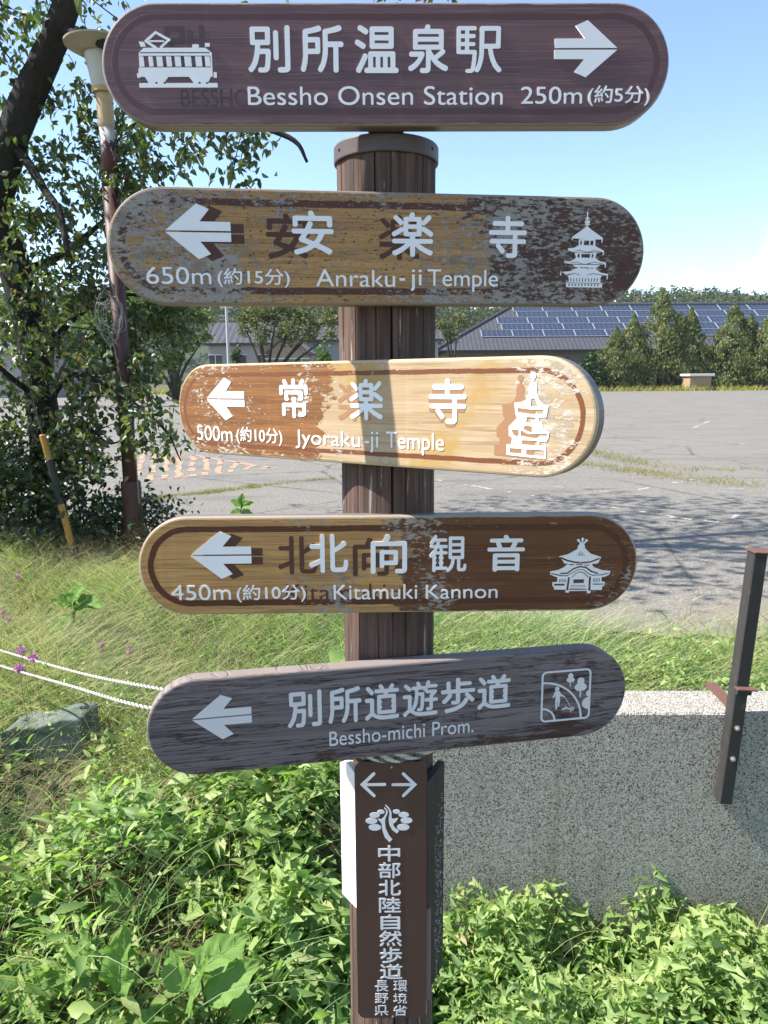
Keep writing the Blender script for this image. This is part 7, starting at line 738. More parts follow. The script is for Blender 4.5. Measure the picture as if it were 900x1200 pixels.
 'p_text': '-44,-9276:-11,4 -5,9 -2,108 -136,0 -3,-15 -4,-4 -7,-4 -24,0 -7,3 -5,4 -3,7 0,154 6,10 13,5 170,0 2,55 4,5 6,3 8,2 12,0 14,-3 7,-9 1,-53 169,0 10,-2 7,-4 3,-9 0,-151 -2,-7 -8,-6 -8,-2 -14,0 -8,2 -7,4 -4,6 -1,9 -137,0 -1,-110 -5,-6 -8,-4;-199,-9119:137,-1 1,89 -137,1;-9,-9119:138,-1 1,89 -138,1|41,-9640:-11,5 -4,9 1,299 6,7 10,4 123,-1 11,-5 6,-5 3,-5 0,-7 -53,-102 24,-22 13,-17 8,-17 7,-31 -5,-28 -9,-15 -13,-9 -12,-5 -22,-4 -28,0 -9,3 -6,6 -2,13 4,6 4,3 7,3 30,2 9,3 3,4 3,10 0,18 -5,17 -7,13 -14,18 -21,20 -4,8 2,7 42,84 -61,1 -2,-277 -3,-7 -6,-5 -8,-2;-204,-9638:-10,5 -5,8 0,113 2,5 4,6 13,3 172,0 7,-1 7,-3 5,-10 0,-108 -1,-6 -5,-5 -9,-4 -19,1 -9,4 -5,9 -117,0 -4,-9 -5,-5 -8,-3;-175,-9587:118,0 1,57 -118,0;-233,-9472:-10,5 -5,7 1,11 7,8 9,2 57,1 -3,5 -21,44 0,9 6,7 -28,1 -7,4 -5,5 -1,12 3,6 4,4 10,2 78,1 -11,21 0,7 3,6 5,3 9,4 7,0 9,-1 8,-6 21,-35 72,0 7,-2 6,-4 4,-6 0,-7 -4,-9 -10,-5 -19,-1 7,-7 0,-8 -28,-50 48,-1 9,-2 6,-5 2,-7 -2,-10 -6,-6 -11,-3;-142,-9438:43,0 16,28 17,37 -98,0 6,-5 10,-16 12,-24 0,-11|-103,-10025:-9,4 -5,8 -2,71 -99,-34 -9,1 -7,3 -5,6 -6,13 2,7 8,6 117,38 0,97 -103,1 -7,3 -6,5 -2,6 0,8 5,9 11,5 101,0 2,79 4,6 5,3 7,2 10,0 13,-4 4,-5 2,-6 0,-317 -3,-8 -7,-5 -7,-2;42,-10019:-18,3 -10,5 -11,10 -5,8 -3,11 0,287 5,11 12,5 12,0 7,-2 7,-5 3,-6 1,-108 42,22 50,32 7,3 9,1 9,-3 11,-9 3,-7 0,-6 -3,-6 -13,-9 -53,-29 -63,-30 0,-130 3,-8 12,-4 69,0 11,2 3,4 4,11 4,18 1,15 2,10 3,5 9,5 13,0 11,-5 5,-9 0,-23 -6,-32 -8,-16 -17,-16 -10,-3 -14,-2|-226,-10404:-12,5 -4,10 0,298 5,9 12,5 105,0 7,-2 16,-8 3,-6 0,-8 -43,-84 26,-29 15,-32 8,7 35,18 33,21 7,3 -79,2 -8,4 -4,6 0,10 5,7 13,5 100,1 -2,33 -78,0 -7,1 -9,5 -3,7 1,8 7,6 11,3 78,0 2,23 2,6 9,6 17,1 11,-2 7,-7 3,-27 88,0 11,-4 5,-6 1,-9 -4,-6 -8,-4 -7,-1 -86,0 -1,-33 109,-1 8,-2 5,-3 4,-7 0,-10 -4,-6 -7,-4 -76,-2 46,-23 27,-16 4,-6 1,-5 -2,-6 -6,-5 -11,-4 -13,2 -71,38 -6,5 -2,7 1,6 8,7 -1,1 -75,0 -2,-1 9,-4 5,-7 -1,-8 -4,-6 -32,-22 -42,-24 -7,-2 -10,1 -7,2 -4,4 -4,-25 -11,-17 -19,-10 -9,-2 -20,-2 -13,1 -8,3 -7,8 -1,8 3,6 7,4 30,6 6,11 2,9 -1,13 -10,24 -10,14 -19,19 -3,7 34,75 -51,0 0,-280 -3,-7 -6,-4 -8,-2;-120,-10395:-11,5 -5,9 3,10 4,4 7,3 136,1 -2,46 -85,0 -8,2 -5,5 -3,11 5,9 11,4 85,0 2,33 4,7 7,4 21,1 7,-3 5,-3 4,-7 1,-32 91,0 10,-2 6,-7 2,-5 -2,-9 -5,-5 -7,-3 -95,0 -1,-46 120,-1 10,-6 4,-8 -2,-10 -10,-6 -7,-1|-196,-10786:-13,5 -5,9 0,265 5,9 7,4 8,2 119,0 21,43 8,5 11,2 23,-3 7,-4 4,-5 0,-11 -16,-25 1,-2 170,0 14,-4 6,-5 2,-6 0,-262 -5,-9 -13,-5 -25,1 -11,6 -4,11 -276,0 -3,-11 -7,-7 -9,-3;-160,-10730:278,0 1,44 -277,1;-160,-10651:278,-1 1,44 -277,1;-160,-10571:278,-1 1,46 -277,0|-213,-11152:-9,3 -7,7 -2,7 3,7 21,22 26,32 12,6 9,1 8,-2 8,-6 3,-6 0,-5 -4,-7 -19,-26 -24,-26 -11,-6;176,-11152:-7,2 -7,5 -17,23 -29,33 -2,5 2,9 4,5 10,4 13,1 10,-6 24,-24 28,-34 1,-9 -5,-7 -14,-6;-71,-11151:-9,4 -5,6 -7,52 2,5 5,6 7,3 11,1 11,-3 8,-8 6,-26 2,-24 -3,-7 -5,-5 -13,-4;46,-11149:-8,3 -8,7 -19,47 -1,7 3,6 5,5 8,2 15,0 10,-6 11,-18 14,-33 0,-9 -6,-6 -13,-5;-39,-11062:-9,3 -8,7 -2,7 2,7 8,7 37,20 23,17 13,13 13,17 8,16 7,17 2,9 -1,2 -60,1 -10,5 -5,11 -10,-21 -23,-34 -19,-23 -20,-18 -24,-18 -24,-16 -26,-14 -30,-10 -11,2 -12,9 -3,8 2,8 6,4 44,21 34,21 -41,25 -4,8 2,9 9,6 13,1 48,-24 22,25 -46,21 -6,8 2,9 8,7 13,1 46,-18 16,35 -68,1 -28,-36 -21,-22 -10,-10 -24,-16 -13,-1 -10,4 -7,9 1,10 26,23 20,21 23,29 27,47 9,6 15,1 9,-3 7,-4 3,-6 0,-6 -6,-15 78,0 15,-5 4,-5 2,-8 -10,-31 11,3 59,0 3,66 5,5 7,3 21,0 8,-6 3,-7 2,-61 81,0 9,-2 7,-7 1,-15 -4,-6 -7,-4 -85,-2 17,-38 17,-25 23,-23 36,-24 4,-7 -2,-7 -10,-11 -10,-4 -11,1 -16,8 -36,30 -18,22 -19,27 -19,-29 -33,-29 -47,-28 -12,-4;165,-10880:-12,6 -35,35 -2,5 1,6 3,5 6,4 15,2 9,-3 21,-17 18,-20 3,-8 -5,-8 -9,-6|-163,-11541:-12,5 -7,14 1,9 8,7 53,7 44,7 30,7 34,11 36,17 24,16 19,20 12,19 6,5 8,2 9,0 14,-4 7,-6 2,-6 -1,-7 -15,-24 -27,-26 -21,-15 -24,-12 -51,-20 -41,-11 -62,-11;-81,-11454:-11,4 -6,9 0,9 6,7 11,4 41,0 5,3 0,82 -181,1 -11,4 -6,9 1,14 4,5 7,4 61,2 0,74 4,9 9,5 15,1 10,-3 6,-6 3,-81 78,1 0,106 4,9 10,4 20,0 7,-2 5,-5 2,-6 1,-32 131,0 13,-3 6,-8 0,-11 -5,-8 -8,-4 -137,-1 -1,-39 183,-1 9,-4 5,-7 1,-12 -4,-8 -8,-5 -7,-1 -178,0 -1,-94 -6,-12 -8,-6 -18,-6 -15,-2;-197,-11439:-9,3 -9,9 -1,9 4,8 41,29 38,37 7,3 11,0 16,-5 7,-8 -1,-10 -29,-30 -36,-30 -17,-11 -11,-4;173,-11439:-10,4 -25,25 -52,42 -3,6 0,7 3,6 7,5 7,3 8,0 15,-6 57,-43 18,-18 6,-10 -3,-10 -15,-10|20,-11905:-45,3 -40,6 -35,13 -30,15 -9,2 -11,-2 -15,-9 -27,-21 -5,-3 -8,-1 -7,1 -13,8 -5,10 5,10 24,17 39,19 0,108 -50,1 -10,3 -5,5 -3,6 1,10 6,7 11,3 76,0 10,-1 6,-5 4,-9 0,-128 5,-4 29,-14 40,-11 45,-5 101,0 7,2 34,0 52,3 8,-2 6,-3 5,-8 0,-10 -8,-8 -9,-3 -64,-4;-53,-11850:-11,5 -5,8 1,162 5,6 10,4 67,0 9,23 -114,1 -7,4 -5,5 -2,7 3,7 6,5 9,3 62,0 -2,5 -17,20 -3,6 1,6 4,5 13,6 9,1 8,-2 12,-10 16,-20 0,-9 -3,-7 3,-1 63,0 36,44 13,4 15,-4 8,-7 2,-9 -22,-27 74,-2 6,-4 5,-6 0,-7 -2,-6 -6,-5 -9,-2 -123,-1 -13,-22 95,-1 9,-2 7,-7 1,-6 0,-155 -2,-8 -7,-5 -10,-2;-23,-11819:152,0 0,21 -9,7 -2,8 2,8 9,7 0,22 -9,7 -2,7 2,9 9,7 -1,21 -151,-1 0,-20 9,-7 2,-7 -2,-9 -9,-7 0,-22 9,-7 2,-7 -2,-9 -9,-7;-149,-11656:-12,7 -15,15 -36,32 -3,6 1,6 4,5 7,5 15,2 11,-4 39,-31 16,-16 2,-10 -4,-9 -13,-7|163,-12193:-6,4 -2,6 0,5 6,14 0,14 0,1 -4,-1 -23,-9 -7,2 -4,6 2,6 5,5 30,11 24,13 7,0 0,4 -34,0 -4,2 -3,3 -1,4 0,43 2,7 7,2 125,0 7,-2 3,-7 0,-43 -2,-5 -7,-4 -45,-1 7,-13 8,-11 8,1 7,-4 1,-5 -2,-5 5,-4 17,-12 15,-6 4,-3 2,-7 -3,-7 -6,-3 -11,2 -16,8 -22,15 -13,15 -9,11 -14,26 -12,-8 -8,-1 -3,-7 -11,-7 -1,-2 0,-28 2,-1 39,8 4,-1 3,-3 2,-5 -2,-5 -6,-4 -55,-14;44,-12163:-4,2 -4,4 0,7 1,4 7,5 23,6 2,1 0,76 -2,2 -21,1 -4,3 -2,5 1,6 4,5 5,1 17,0 2,2 0,58 -2,2 -20,0 -4,1 -5,6 0,8 3,4 5,2 68,0 4,-2 2,-5 0,-7 -2,-4 -6,-3 -19,0 -2,-2 0,-58 2,-2 18,-1 4,-3 2,-5 0,-6 -5,-5 -3,-1 -16,0 -2,-2 0,-69 0,-1 14,4 10,-1 3,-2 2,-3 0,-8 -2,-4 -3,-2 -61,-18;275,-12143:-4,2 -3,4 0,5 3,4 17,11 6,0 5,-2 3,-7 -1,-4 -2,-3 -18,-10;171,-12093:97,-1 2,2 0,21 -2,2 -96,0 -2,-2;135,-12037:-5,4 -2,6 3,7 5,2 166,0 6,-2 3,-6 0,-4 -2,-3 -6,-4;148,-12005:-5,4 -2,5 0,46 2,5 4,3 145,0 6,-1 3,-4 1,-50 -2,-4 -4,-3 -15,-1 -4,2 -3,4 0,6 7,7 0,24 -2,2 -26,0 -5,-5 -5,-2 -5,2 -6,5 -24,0 -6,-5 -5,-2 -6,2 -5,5 -22,0 -3,-2 0,-24 6,-7 0,-6 -2,-4 -4,-2;188,-12005:-4,2 -2,4 -1,4 1,3 10,10 5,1 5,-1 10,-10 1,-4 -1,-4 -6,-5;235,-12005:-5,2 -2,4 -1,4 2,3 9,10 5,1 4,-1 10,-10 1,-4 -1,-4 -6,-5|127,-12472:-5,2 -2,4 -1,5 2,3 4,3 17,4 10,5 9,5 8,8 4,7 3,9 1,7 -4,3 -4,-1 -14,0 -5,2 -3,5 1,60 2,3 4,3 16,0 5,-3 2,-5 -1,-4 -6,-5 0,-11 6,-4 1,-5 -1,-4 -6,-4 1,-13 3,-2 6,2 22,-1 5,-3 1,-6 -2,-4 -4,-2 -7,-24 -11,-16 -11,-8 -17,-8 -22,-7;247,-12469:-6,1 -6,3 -5,4 -2,5 0,46 -6,5 -1,6 3,3 4,2 22,0 4,-1 3,-3 2,3 4,2 1,13 -6,4 -1,4 1,5 6,4 0,11 -6,5 -1,6 2,3 5,3 16,0 5,-3 3,-4 -1,-60 -2,-4 -5,-2 -16,0 -3,1 -4,4 -2,-4 -4,-2 -1,-39 2,-4 6,-1 22,0 6,1 2,2 2,5 2,10 3,4 6,0 6,-2 4,-4 0,-8 -1,-9 -2,-4 -3,-5 -11,-5 -8,-1;43,-12438:-6,3 -2,6 -1,6 2,4 4,2 27,7 2,3 0,83 -2,2 -21,0 -4,1 -5,4 0,6 2,5 5,2 25,1 1,51 4,5 11,0 6,-2 2,-4 1,-50 22,-1 4,-3 2,-5 0,-5 -5,-4 -4,-1 -18,0 -2,-2 0,-76 2,-1 19,6 7,0 6,-4 1,-8 -3,-5 -5,-2 -68,-22;139,-12324:-4,2 -3,5 1,5 4,4 5,1 33,1 -7,17 3,6 6,2 7,0 5,-4 5,-12 0,-5 -2,-4 1,-1 40,0 2,1 11,21 5,3 7,0 6,-2 3,-6 -2,-5 -7,-11 39,-1 4,-2 3,-5 -2,-7 -2,-2 -5,-1;149,-12278:-5,2 -3,4 1,6 3,4 6,1 54,0 1,1 -3,6 0,6 3,3 6,2 7,0 4,-2 9,-15 2,-1 53,0 6,-2 3,-5 -2,-7 -3,-2 -4,-1|93,-12762:-6,3 -2,5 0,107 -3,0 -29,-5 -10,1 -7,4 -3,5 0,4 3,3 5,3 26,3 35,6 24,5 30,9 1,80 1,3 4,3 4,1 8,0 5,-2 3,-5 1,-71 24,11 29,18 6,0 6,-3 4,-3 0,-5 -2,-4 -7,-6 -20,-12 -23,-12 -36,-12 103,-1 4,-1 4,-2 2,-5 -1,-118 -5,-6 -9,-1 -8,3 -2,3 -1,5 -1,0 -138,0 -2,-1 -1,-6 -3,-3 -5,-2;111,-12732:140,-1 1,17 -6,5 -2,5 2,4 6,5 -1,16 -140,0 -1,-16 6,-5 1,-5 -1,-5 -6,-4;111,-12663:139,-1 2,2 0,14 -4,1 -136,0 -2,-1;56,-12607:-6,2 -4,4 -1,6 2,4 24,20 9,9 17,22 3,2 5,0 10,-3 3,-4 0,-5 -17,-23 -16,-16 -19,-16 -5,-2;293,-12600:-4,2 -13,12 -27,23 -17,12 -2,3 0,4 5,5 5,2 6,0 8,-5 29,-20 26,-22 2,-5 -2,-5 -8,-6|-289,-12190:-6,4 -5,8 0,4 1,5 8,10 2,7 0,63 -2,2 -40,0 -6,5 -1,8 2,5 5,3 44,1 2,2 0,115 2,6 3,2 4,1 170,0 6,-2 3,-5 0,-6 -3,-5 -5,-2 -154,-1 -1,-20 2,-2 144,0 6,-3 2,-6 -2,-6 -6,-4 -144,0 -2,-2 1,-20 145,-1 6,-3 2,-7 -2,-6 -6,-3 -144,0 -2,-2 0,-18 3,-2 180,0 5,-2 4,-5 0,-8 -3,-4 -5,-3 -116,-1 7,-12 11,-13 13,-11 25,13 31,20 7,1 5,-2 4,-7 0,-4 -2,-4 -26,-16 -28,-15 25,-14 14,-6 34,-10 3,-3 1,-5 0,-4 -4,-6 -4,-3 -7,0 -25,7 -36,16 -12,7 -16,12 -24,24 -12,18 -10,17 -2,1 -43,0 -2,-3 1,-71 70,15 5,-1 3,-3 2,-4 0,-5 -4,-5 -7,-3 -64,-16 -26,-7|-182,-12469:-7,4 -2,6 0,5 2,4 7,2 5,-1 17,0 7,2 1,2 0,99 -2,1 -40,1 -3,2 -2,3 0,8 2,4 6,2 66,1 -9,7 -13,9 -26,15 -5,5 0,5 5,6 6,2 28,-14 19,17 10,12 -78,1 -4,2 -3,3 0,9 4,4 5,1 101,0 4,-2 4,-4 1,-4 -1,-5 -17,-20 -28,-25 19,-15 2,-4 -1,-5 1,-1 20,1 7,-2 4,-3 1,-7 -13,-35 -9,-17 -6,-2 -7,1 -4,4 0,7 12,33 -31,0 -1,-103 -2,-9 -5,-7 -7,-3 -13,-2;-334,-12459:-4,3 -3,5 1,8 4,4 6,2 48,5 2,3 -1,34 -44,1 -5,2 -3,4 1,8 6,4 44,1 2,2 -1,26 -44,0 -4,2 -3,4 -1,93 1,4 4,3 4,1 111,0 5,-1 3,-3 2,-4 -1,-93 -3,-4 -5,-2 -44,0 -1,-27 2,-1 44,-1 6,-4 1,-8 -2,-4 -6,-2 -44,-1 -1,-32 1,-1 2,-1 45,6 6,0 5,-2 2,-3 0,-5 -1,-4 -3,-4 -7,-2 -122,-16;-311,-12328:32,0 0,26 -32,0;-257,-12328:32,0 0,26 -32,0;-311,-12284:32,0 0,26 -32,0;-257,-12284:32,0 0,26 -32,0|-214,-12760:-5,3 -3,5 -1,71 -100,0 -5,1 -4,4 -1,4 0,113 1,4 4,4 5,1 8,-1 5,-3 2,-4 1,-102 226,0 5,-2 4,-3 1,-4 -1,-6 -3,-4 -5,-2 -115,0 -1,-72 -3,-4 -3,-2;-334,-12750:-6,4 -3,4 0,6 5,5 20,13 34,25 10,1 8,-3 2,-3 1,-4 -3,-7 -25,-18 -30,-20 -6,-3;-88,-12750:-4,1 -26,20 -33,22 -2,2 -1,5 4,6 7,2 5,0 5,-2 32,-19 27,-19 3,-5 -2,-7 -5,-5 -5,-1;-270,-12643:-6,3 -2,5 0,107 3,7 7,2 145,0 8,-3 2,-6 0,-107 -3,-6 -5,-2 -15,0 -5,2 -3,4 1,6 6,6 0,16 -6,5 -1,5 1,4 6,5 0,17 -6,4 -1,5 1,5 6,5 -1,17 -112,1 -3,-2 0,-16 6,-5 1,-5 -2,-5 -5,-4 0,-17 5,-5 2,-4 -2,-5 -5,-5 0,-16 6,-6 1,-5 -2,-4 -5,-3',
 'p_arrow': '-326,-7387:-19,-15 -237,-238 248,-257 8,-5 16,0 11,5 12,15 -4,27 -173,185 357,1 18,10 5,24 -7,15 -16,8 -354,1 170,177 4,23 -4,11 -16,13|236,-7392:-9,-6 -10,-14 3,-26 168,-177 -350,-1 -17,-11 -5,-23 7,-15 15,-9 354,-1 -172,-185 -3,-10 3,-23 16,-13 16,-1 12,7 244,255 -235,239 -18,14',
 'p_pict': '-101,-8066:-5,-16 69,-84 15,-81 -18,-125 11,-112 54,-112 94,-80 45,63 -92,69 -30,75 62,47 43,84 -73,-25 -56,8 -3,135 -37,88 -74,66;-123,-8121:-3,-16 35,-40 4,-49 -37,-88 -47,-54 -89,18 83,-110 15,-153 47,-146 87,-101 60,60 -69,93 -62,146 -12,146 12,77 42,100 1,18 -5,45;92,-8168:-32,-12 -18,-19 -1,-21 19,-22 34,-13 34,0 31,11 19,18 4,24 -19,22 -35,13;-207,-8171:-26,-9 -21,-17 -5,-12 4,-26 -34,8 -41,0 -28,-6 -29,-14 -21,-22 0,-28 14,-18 19,-12 44,-12 54,2 45,17 17,16 6,14 -1,15 -9,19 47,-2 17,4 24,12 14,21 -4,22 -19,18 -31,10;228,-8223:-25,-5 -30,-14 -16,-15 -6,-14 0,-16 5,-10 12,-14 18,-10 33,-11 49,-3 -42,-16 -24,-21 -9,-16 0,-17 10,-21 30,-22 51,-15 66,4 32,12 23,16 13,22 1,18 -16,27 -24,16 -29,10 -62,5 41,19 17,15 5,12 1,14 -7,16 -16,15 -29,14 -28,6;-397,-8339:-51,-16 -22,-15 -10,-13 -5,-12 1,-19 10,-19 20,-15 48,-18 58,-2 52,16 22,15 10,13 5,12 0,19 -11,19 -19,16 -49,18;-331,-8472:-53,-15 -18,-11 -18,-20 -6,-16 2,-22 11,-17 19,-16 25,-12 28,-7 58,-2 54,15 18,11 19,21 5,15 -2,23 -11,17 -19,16 -25,12 -28,7;216,-8472:-53,-15 -18,-11 -19,-20 -5,-16 2,-22 11,-17 19,-16 25,-12 28,-7 58,-2 54,15 18,11 19,21 5,15 -2,23 -11,17 -19,16 -25,12 -28,7',
}
# ================================================================ SIGNPOST
AX, AY = .008, 1.400
BOT = -1.05
sign = empty('signpost', (AX, AY, BOT), 'round wooden signpost carrying five long direction boards with white lettering', 'signpost')
def rel(p): return (p[0] - AX, p[1] - AY, p[2] - BOT)

def wood_nodes(g, c1, c2, c3, o=None, gr=1.0):
    """weathered timber running along local x: returns colour and a height for bump"""
    o = o or g.obj()
    a = g.noise(g.map(o, (2.2 * gr, 2, 70)), 1, 6, .62, .25); b = g.noise(g.map(o, (9 * gr, 9, 420)), 1, 4, .6); k = g.noise(g.map(o, (1.2, 1, 9)), 1, 3, .5, .6)
    c = g.mix(g.ss(a, .40, .60), c1, c2); c = g.mix(g.ss(b, .5, .68, 0, .85), c, c3); c = g.mix(g.ss(k, .45, .7, 0, .4), c, c2)
    return c, g.ma('ADD', g.ma('MULTIPLY', a, .6), g.ma('MULTIPLY', b, .4))

BL, BH, BT = .90, .18, .035
def board_sdf(g, o):
    s = g.sep(o); ax = g.ma('MAXIMUM', g.ma('SUBTRACT', g.ma('ABSOLUTE', s[0]), (BL - BH) / 2), 0.0)
    d = g.ma('SQRT', g.ma('ADD', g.ma('MULTIPLY', ax, ax), g.ma('MULTIPLY', s[2], s[2])))
    return g.ma('SUBTRACT', BH / 2, d), s[0], s[2]

def board_mat(name, w, dk, fl, border, rough, coat, dark_x, dark_k, dark_b, fl_b, fl_x=(), rim=None, border_in=.0165, border_w=.0095, zbias=0.0, border_keep=.43, seed=0.0, fscale=1.0, wood_patch=None, speck=False, dark_stretch=2.6):
    """w, dk, fl: colour triples of bare wood, dark stain, and pale flaking skin.
    dark_x / dark_k / dark_b: where the stain has stayed; fl_b, fl_x: how much flaking and where"""
    g = G(name, rough, .25); o = g.obj(); d, x, z = board_sdf(g, o)
    os_ = g.map(o, (1, 1, 1), (seed, seed * .7, seed * .3))
    wc, wh = wood_nodes(g, *w, o=os_)
    dc, dh = wood_nodes(g, *dk, o=g.map(os_, (1, 1, .8), (5, 2, 1)))
    if wood_patch is not None:
        wp = g.noise(os_, 7, 4, .6); wc = g.mix(g.ss(wp, .46, .60, 0, .9), wc, wood_patch)
    n1 = g.noise(g.map(os_, (1, 1, dark_stretch)), 30, 9, .66); nr = g.noise(g.map(os_, (1, 1, 1.6)), 8, 3, .5)
    bias = g.ma('ADD', g.ss(x, dark_x - dark_k, dark_x + dark_k, -.34, .34) if dark_k > 0 else g.ss(x, dark_x + dark_k, dark_x - dark_k, .34, -.34), dark_b)
    if zbias: bias = g.ma('ADD', bias, g.ma('MULTIPLY', z, zbias))
    sc = g.ma('ADD', g.ma('ADD', g.ma('MULTIPLY', g.ma('SUBTRACT', n1, .5), .9), g.ma('MULTIPLY', g.ma('SUBTRACT', nr, .5), .9)), bias)
    mD = g.ss(sc, -.012, .012)
    col = g.mix(mD, wc, dc)
    # border line of old paint, eroded in places
    bn = g.noise(g.map(os_, (1, 1, 1.2), (3, 1, 7)), 22, 8, .66); bdist = g.ma('ABSOLUTE', g.ma('SUBTRACT', g.ma('ADD', d, g.ma('MULTIPLY', g.ma('SUBTRACT', bn, .5), .006)), border_in + border_w / 2))
    bm = g.ma('MULTIPLY', g.ss(bdist, border_w / 2 + .0006, border_w / 2 - .0006), g.ss(bn, border_keep - .01, border_keep + .01))
    col = g.mix(bm, col, border)
    # flaking skin
    n2 = g.noise(g.map(os_, (1, 1, 2.5 * fscale), (11, 4, 2)), 78, 8, .74); n3 = g.noise(g.map(os_, (1, 1, 1.3), (2, 9, 5)), 9, 3, .55)
    fb = g.ma('ADD', g.ma('MULTIPLY', g.ma('SUBTRACT', n2, .5), 1.25), g.ma('ADD', g.ma('MULTIPLY', g.ma('SUBTRACT', n3, .5), .55), fl_b))
    for (xc, hw, amt) in fl_x:
        fb = g.ma('ADD', fb, g.ma('MULTIPLY', g.ss(g.ma('ABSOLUTE', g.ma('SUBTRACT', x, xc)), hw * .5, hw * 1.3, 1, 0), amt))
    fb = g.ma('ADD', fb, g.ss(d, .024, .006, 0, .055))
    mF = g.ss(fb, -.008, .008)
    fc = g.mix(g.noise(os_, 180, 4, .7), fl[0], fl[1]); fc = g.mix(g.ss(g.noise(os_, 33, 3), .5, .7, 0, .5), fc, fl[2])
    col = g.mix(mF, col, fc)
    # curled pale edges of the flakes and of the stain
    e1 = g.ss(g.ma('ABSOLUTE', g.ma('ADD', fb, .012)), .016, .004); e2 = g.ma('MULTIPLY', g.ss(g.ma('ABSOLUTE', sc), .016, .004), .55)
    ec = g.mix(g.noise(os_, 90, 2), fl[0], (.02, .016, .014))
    col = g.mix(g.ma('MULTIPLY', g.ma('MAXIMUM', e1, e2), .75), col, ec)
    if speck:
        n5 = g.noise(g.map(os_, (1, 1, 2.2), (6, 3, 8)), 120, 5, .7); col = g.mix(g.ma('MULTIPLY', g.ss(n5, .60, .615), g.ss(x, .22, -.05, .25, 1)), col, (.045, .030, .022))
        n6 = g.noise(g.map(os_, (1, 1, 2.6), (1, 8, 2)), 150, 5, .7); col = g.mix(g.ma('MULTIPLY', g.ss(n6, .625, .64), g.ss(x, .25, -.05, .3, .9)), col, fl[1])
    dr = g.noise(g.map(os_, (30, 1, 2.2)), 1, 5, .6); col = g.mix(g.ss(dr, .55, .78, 0, .30), col, g.mix(1.0, col, (1.55, 1.55, 1.6), 'MULTIPLY'))  # paler vertical streaks: drips, and a hazy reflection put into the colour
    if rim is not None:
        rn = g.ma('ADD', d, g.ma('MULTIPLY', g.ma('SUBTRACT', bn, .5), .008)); col = g.mix(g.ss(rn, .0042, .0028), col, rim)
        col = g.mix(g.ss(g.sep(o)[1], .006, .010), col, g.mix(wh, (.10, .085, .075), (.20, .175, .16)))  # sides greyed: weathered wood, with the shade of the ends put into the colour
    g.col(col)
    h = g.ma('ADD', g.ma('MULTIPLY', wh, .35), g.ma('ADD', g.ma('MULTIPLY', mF, .5), g.ma('ADD', g.ma('MULTIPLY', mD, .35), g.ma('MULTIPLY', bm, .3))))
    g.bump(h, .55, .0012)
    if coat: g.set('Coat Weight', coat); g.set('Coat Roughness', .22)
    return g.m

# --- board shape: stadium outline, rounded-over edges
def stadium(L, H, inset, n=26):
    r = H / 2 - inset; c = (L - H) / 2; p = []
    for k in range(n + 1):
        a = -math.pi / 2 + math.pi * k / n; p.append((c + r * math.cos(a), r * math.sin(a)))
    for k in range(n + 1):
        a = math.pi / 2 + math.pi * k / n; p.append((-c + r * math.cos(a), r * math.sin(a)))
    return p
def board_mesh():
    prof = [(.0045, 0), (.0018, .0009), (.0005, .0025), (0, .0045), (0, BT - .005), (.001, BT - .002), (.004, BT)]
    v = []; f = []; m = None
    for ins, y in prof:
        P = stadium(BL, BH, ins); m = len(P); v += [(x, y, z) for x, z in P]
    for i in range(len(prof) - 1):
        for k in range(m):
            k2 = (k + 1) % m; f.append((i * m + k, i * m + k2, (i + 1) * m + k2, (i + 1) * m + k))
    f.append(tuple(range(m))[::-1]); f.append(tuple((len(prof) - 1) * m + k for k in range(m)))
    return v, f
BV, BF = board_mesh()

def outline_mesh(name, key, depth, mat, parent, off=0.0, lift=0.0):
    """flat cut-out letters or marks: filled outlines with a small thickness, standing on the local y = off plane"""
    cu = bpy.data.curves.new(name, 'CURVE'); cu.dimensions = '2D'; cu.fill_mode = 'BOTH'; cu.extrude = depth / 2
    for loop in (OUTLINES[key] if isinstance(key, str) and key in OUTLINES else key).split(';'):
        st, ds = loop.split(':'); x, y = map(int, st.split(',')); P = [(x, y)]
        for t in ds.split():
            a, b = map(int, t.split(',')); x += a; y += b; P.append((x, y))
        sp = cu.splines.new('POLY'); sp.points.add(len(P) - 1); sp.use_cyclic_u = True
        for i, (px, py) in enumerate(P): sp.points[i].co = (px / 1e4, py / 1e4, 0, 1)
    tmp = bpy.data.objects.new(name, cu); COL.objects.link(tmp)
    me = bpy.data.meshes.new_from_object(tmp.evaluated_get(bpy.context.evaluated_depsgraph_get()))
    bpy.data.objects.remove(tmp); bpy.data.curves.remove(cu)
    n = len(me.vertices); co = np.empty(n * 3, np.float32); me.vertices.foreach_get('co', co); co = co.reshape(-1, 3)
    me.vertices.foreach_set('co', np.c_[co[:, 0], -co[:, 2] - depth / 2 + off - lift, co[:, 1]].astype(np.float32).ravel()); me.update()
    me.name = name; me.materials.clear()
    return link(name, me, mat, parent)

def outline_parts(name, key, depth, mat, parent):
    """every character or mark a piece of its own"""
    return [outline_mesh(name, k, depth, mat, parent) for k in OUTLINES[key].split('|')]
def outline_one(name, key, depth, mat, parent):
    return outline_mesh(name, OUTLINES[key].replace('|', ';'), depth, mat, parent)

def letter_mat(name, c, rough=.45, chip=None):
    g = G(name, rough, .5); o = g.obj(); n = g.noise(o, 25, 5, .6); cc = g.mix(n, tuple(k * .90 for k in c), c)
    if chip is not None:
        q = g.noise(g.map(o, (1, 1, 2.5)), 75, 7, .7); cc = g.mix(g.ss(q, chip, chip + .02), cc, (.10, .085, .085))
    g.col(cc); return g.m
white = letter_mat('white_lettering', (.84, .83, .82)); white5 = letter_mat('worn_white_lettering', (.68, .67, .67), .6, chip=.665); white_lit = letter_mat('bright_white_lettering', (.80, .80, .80))

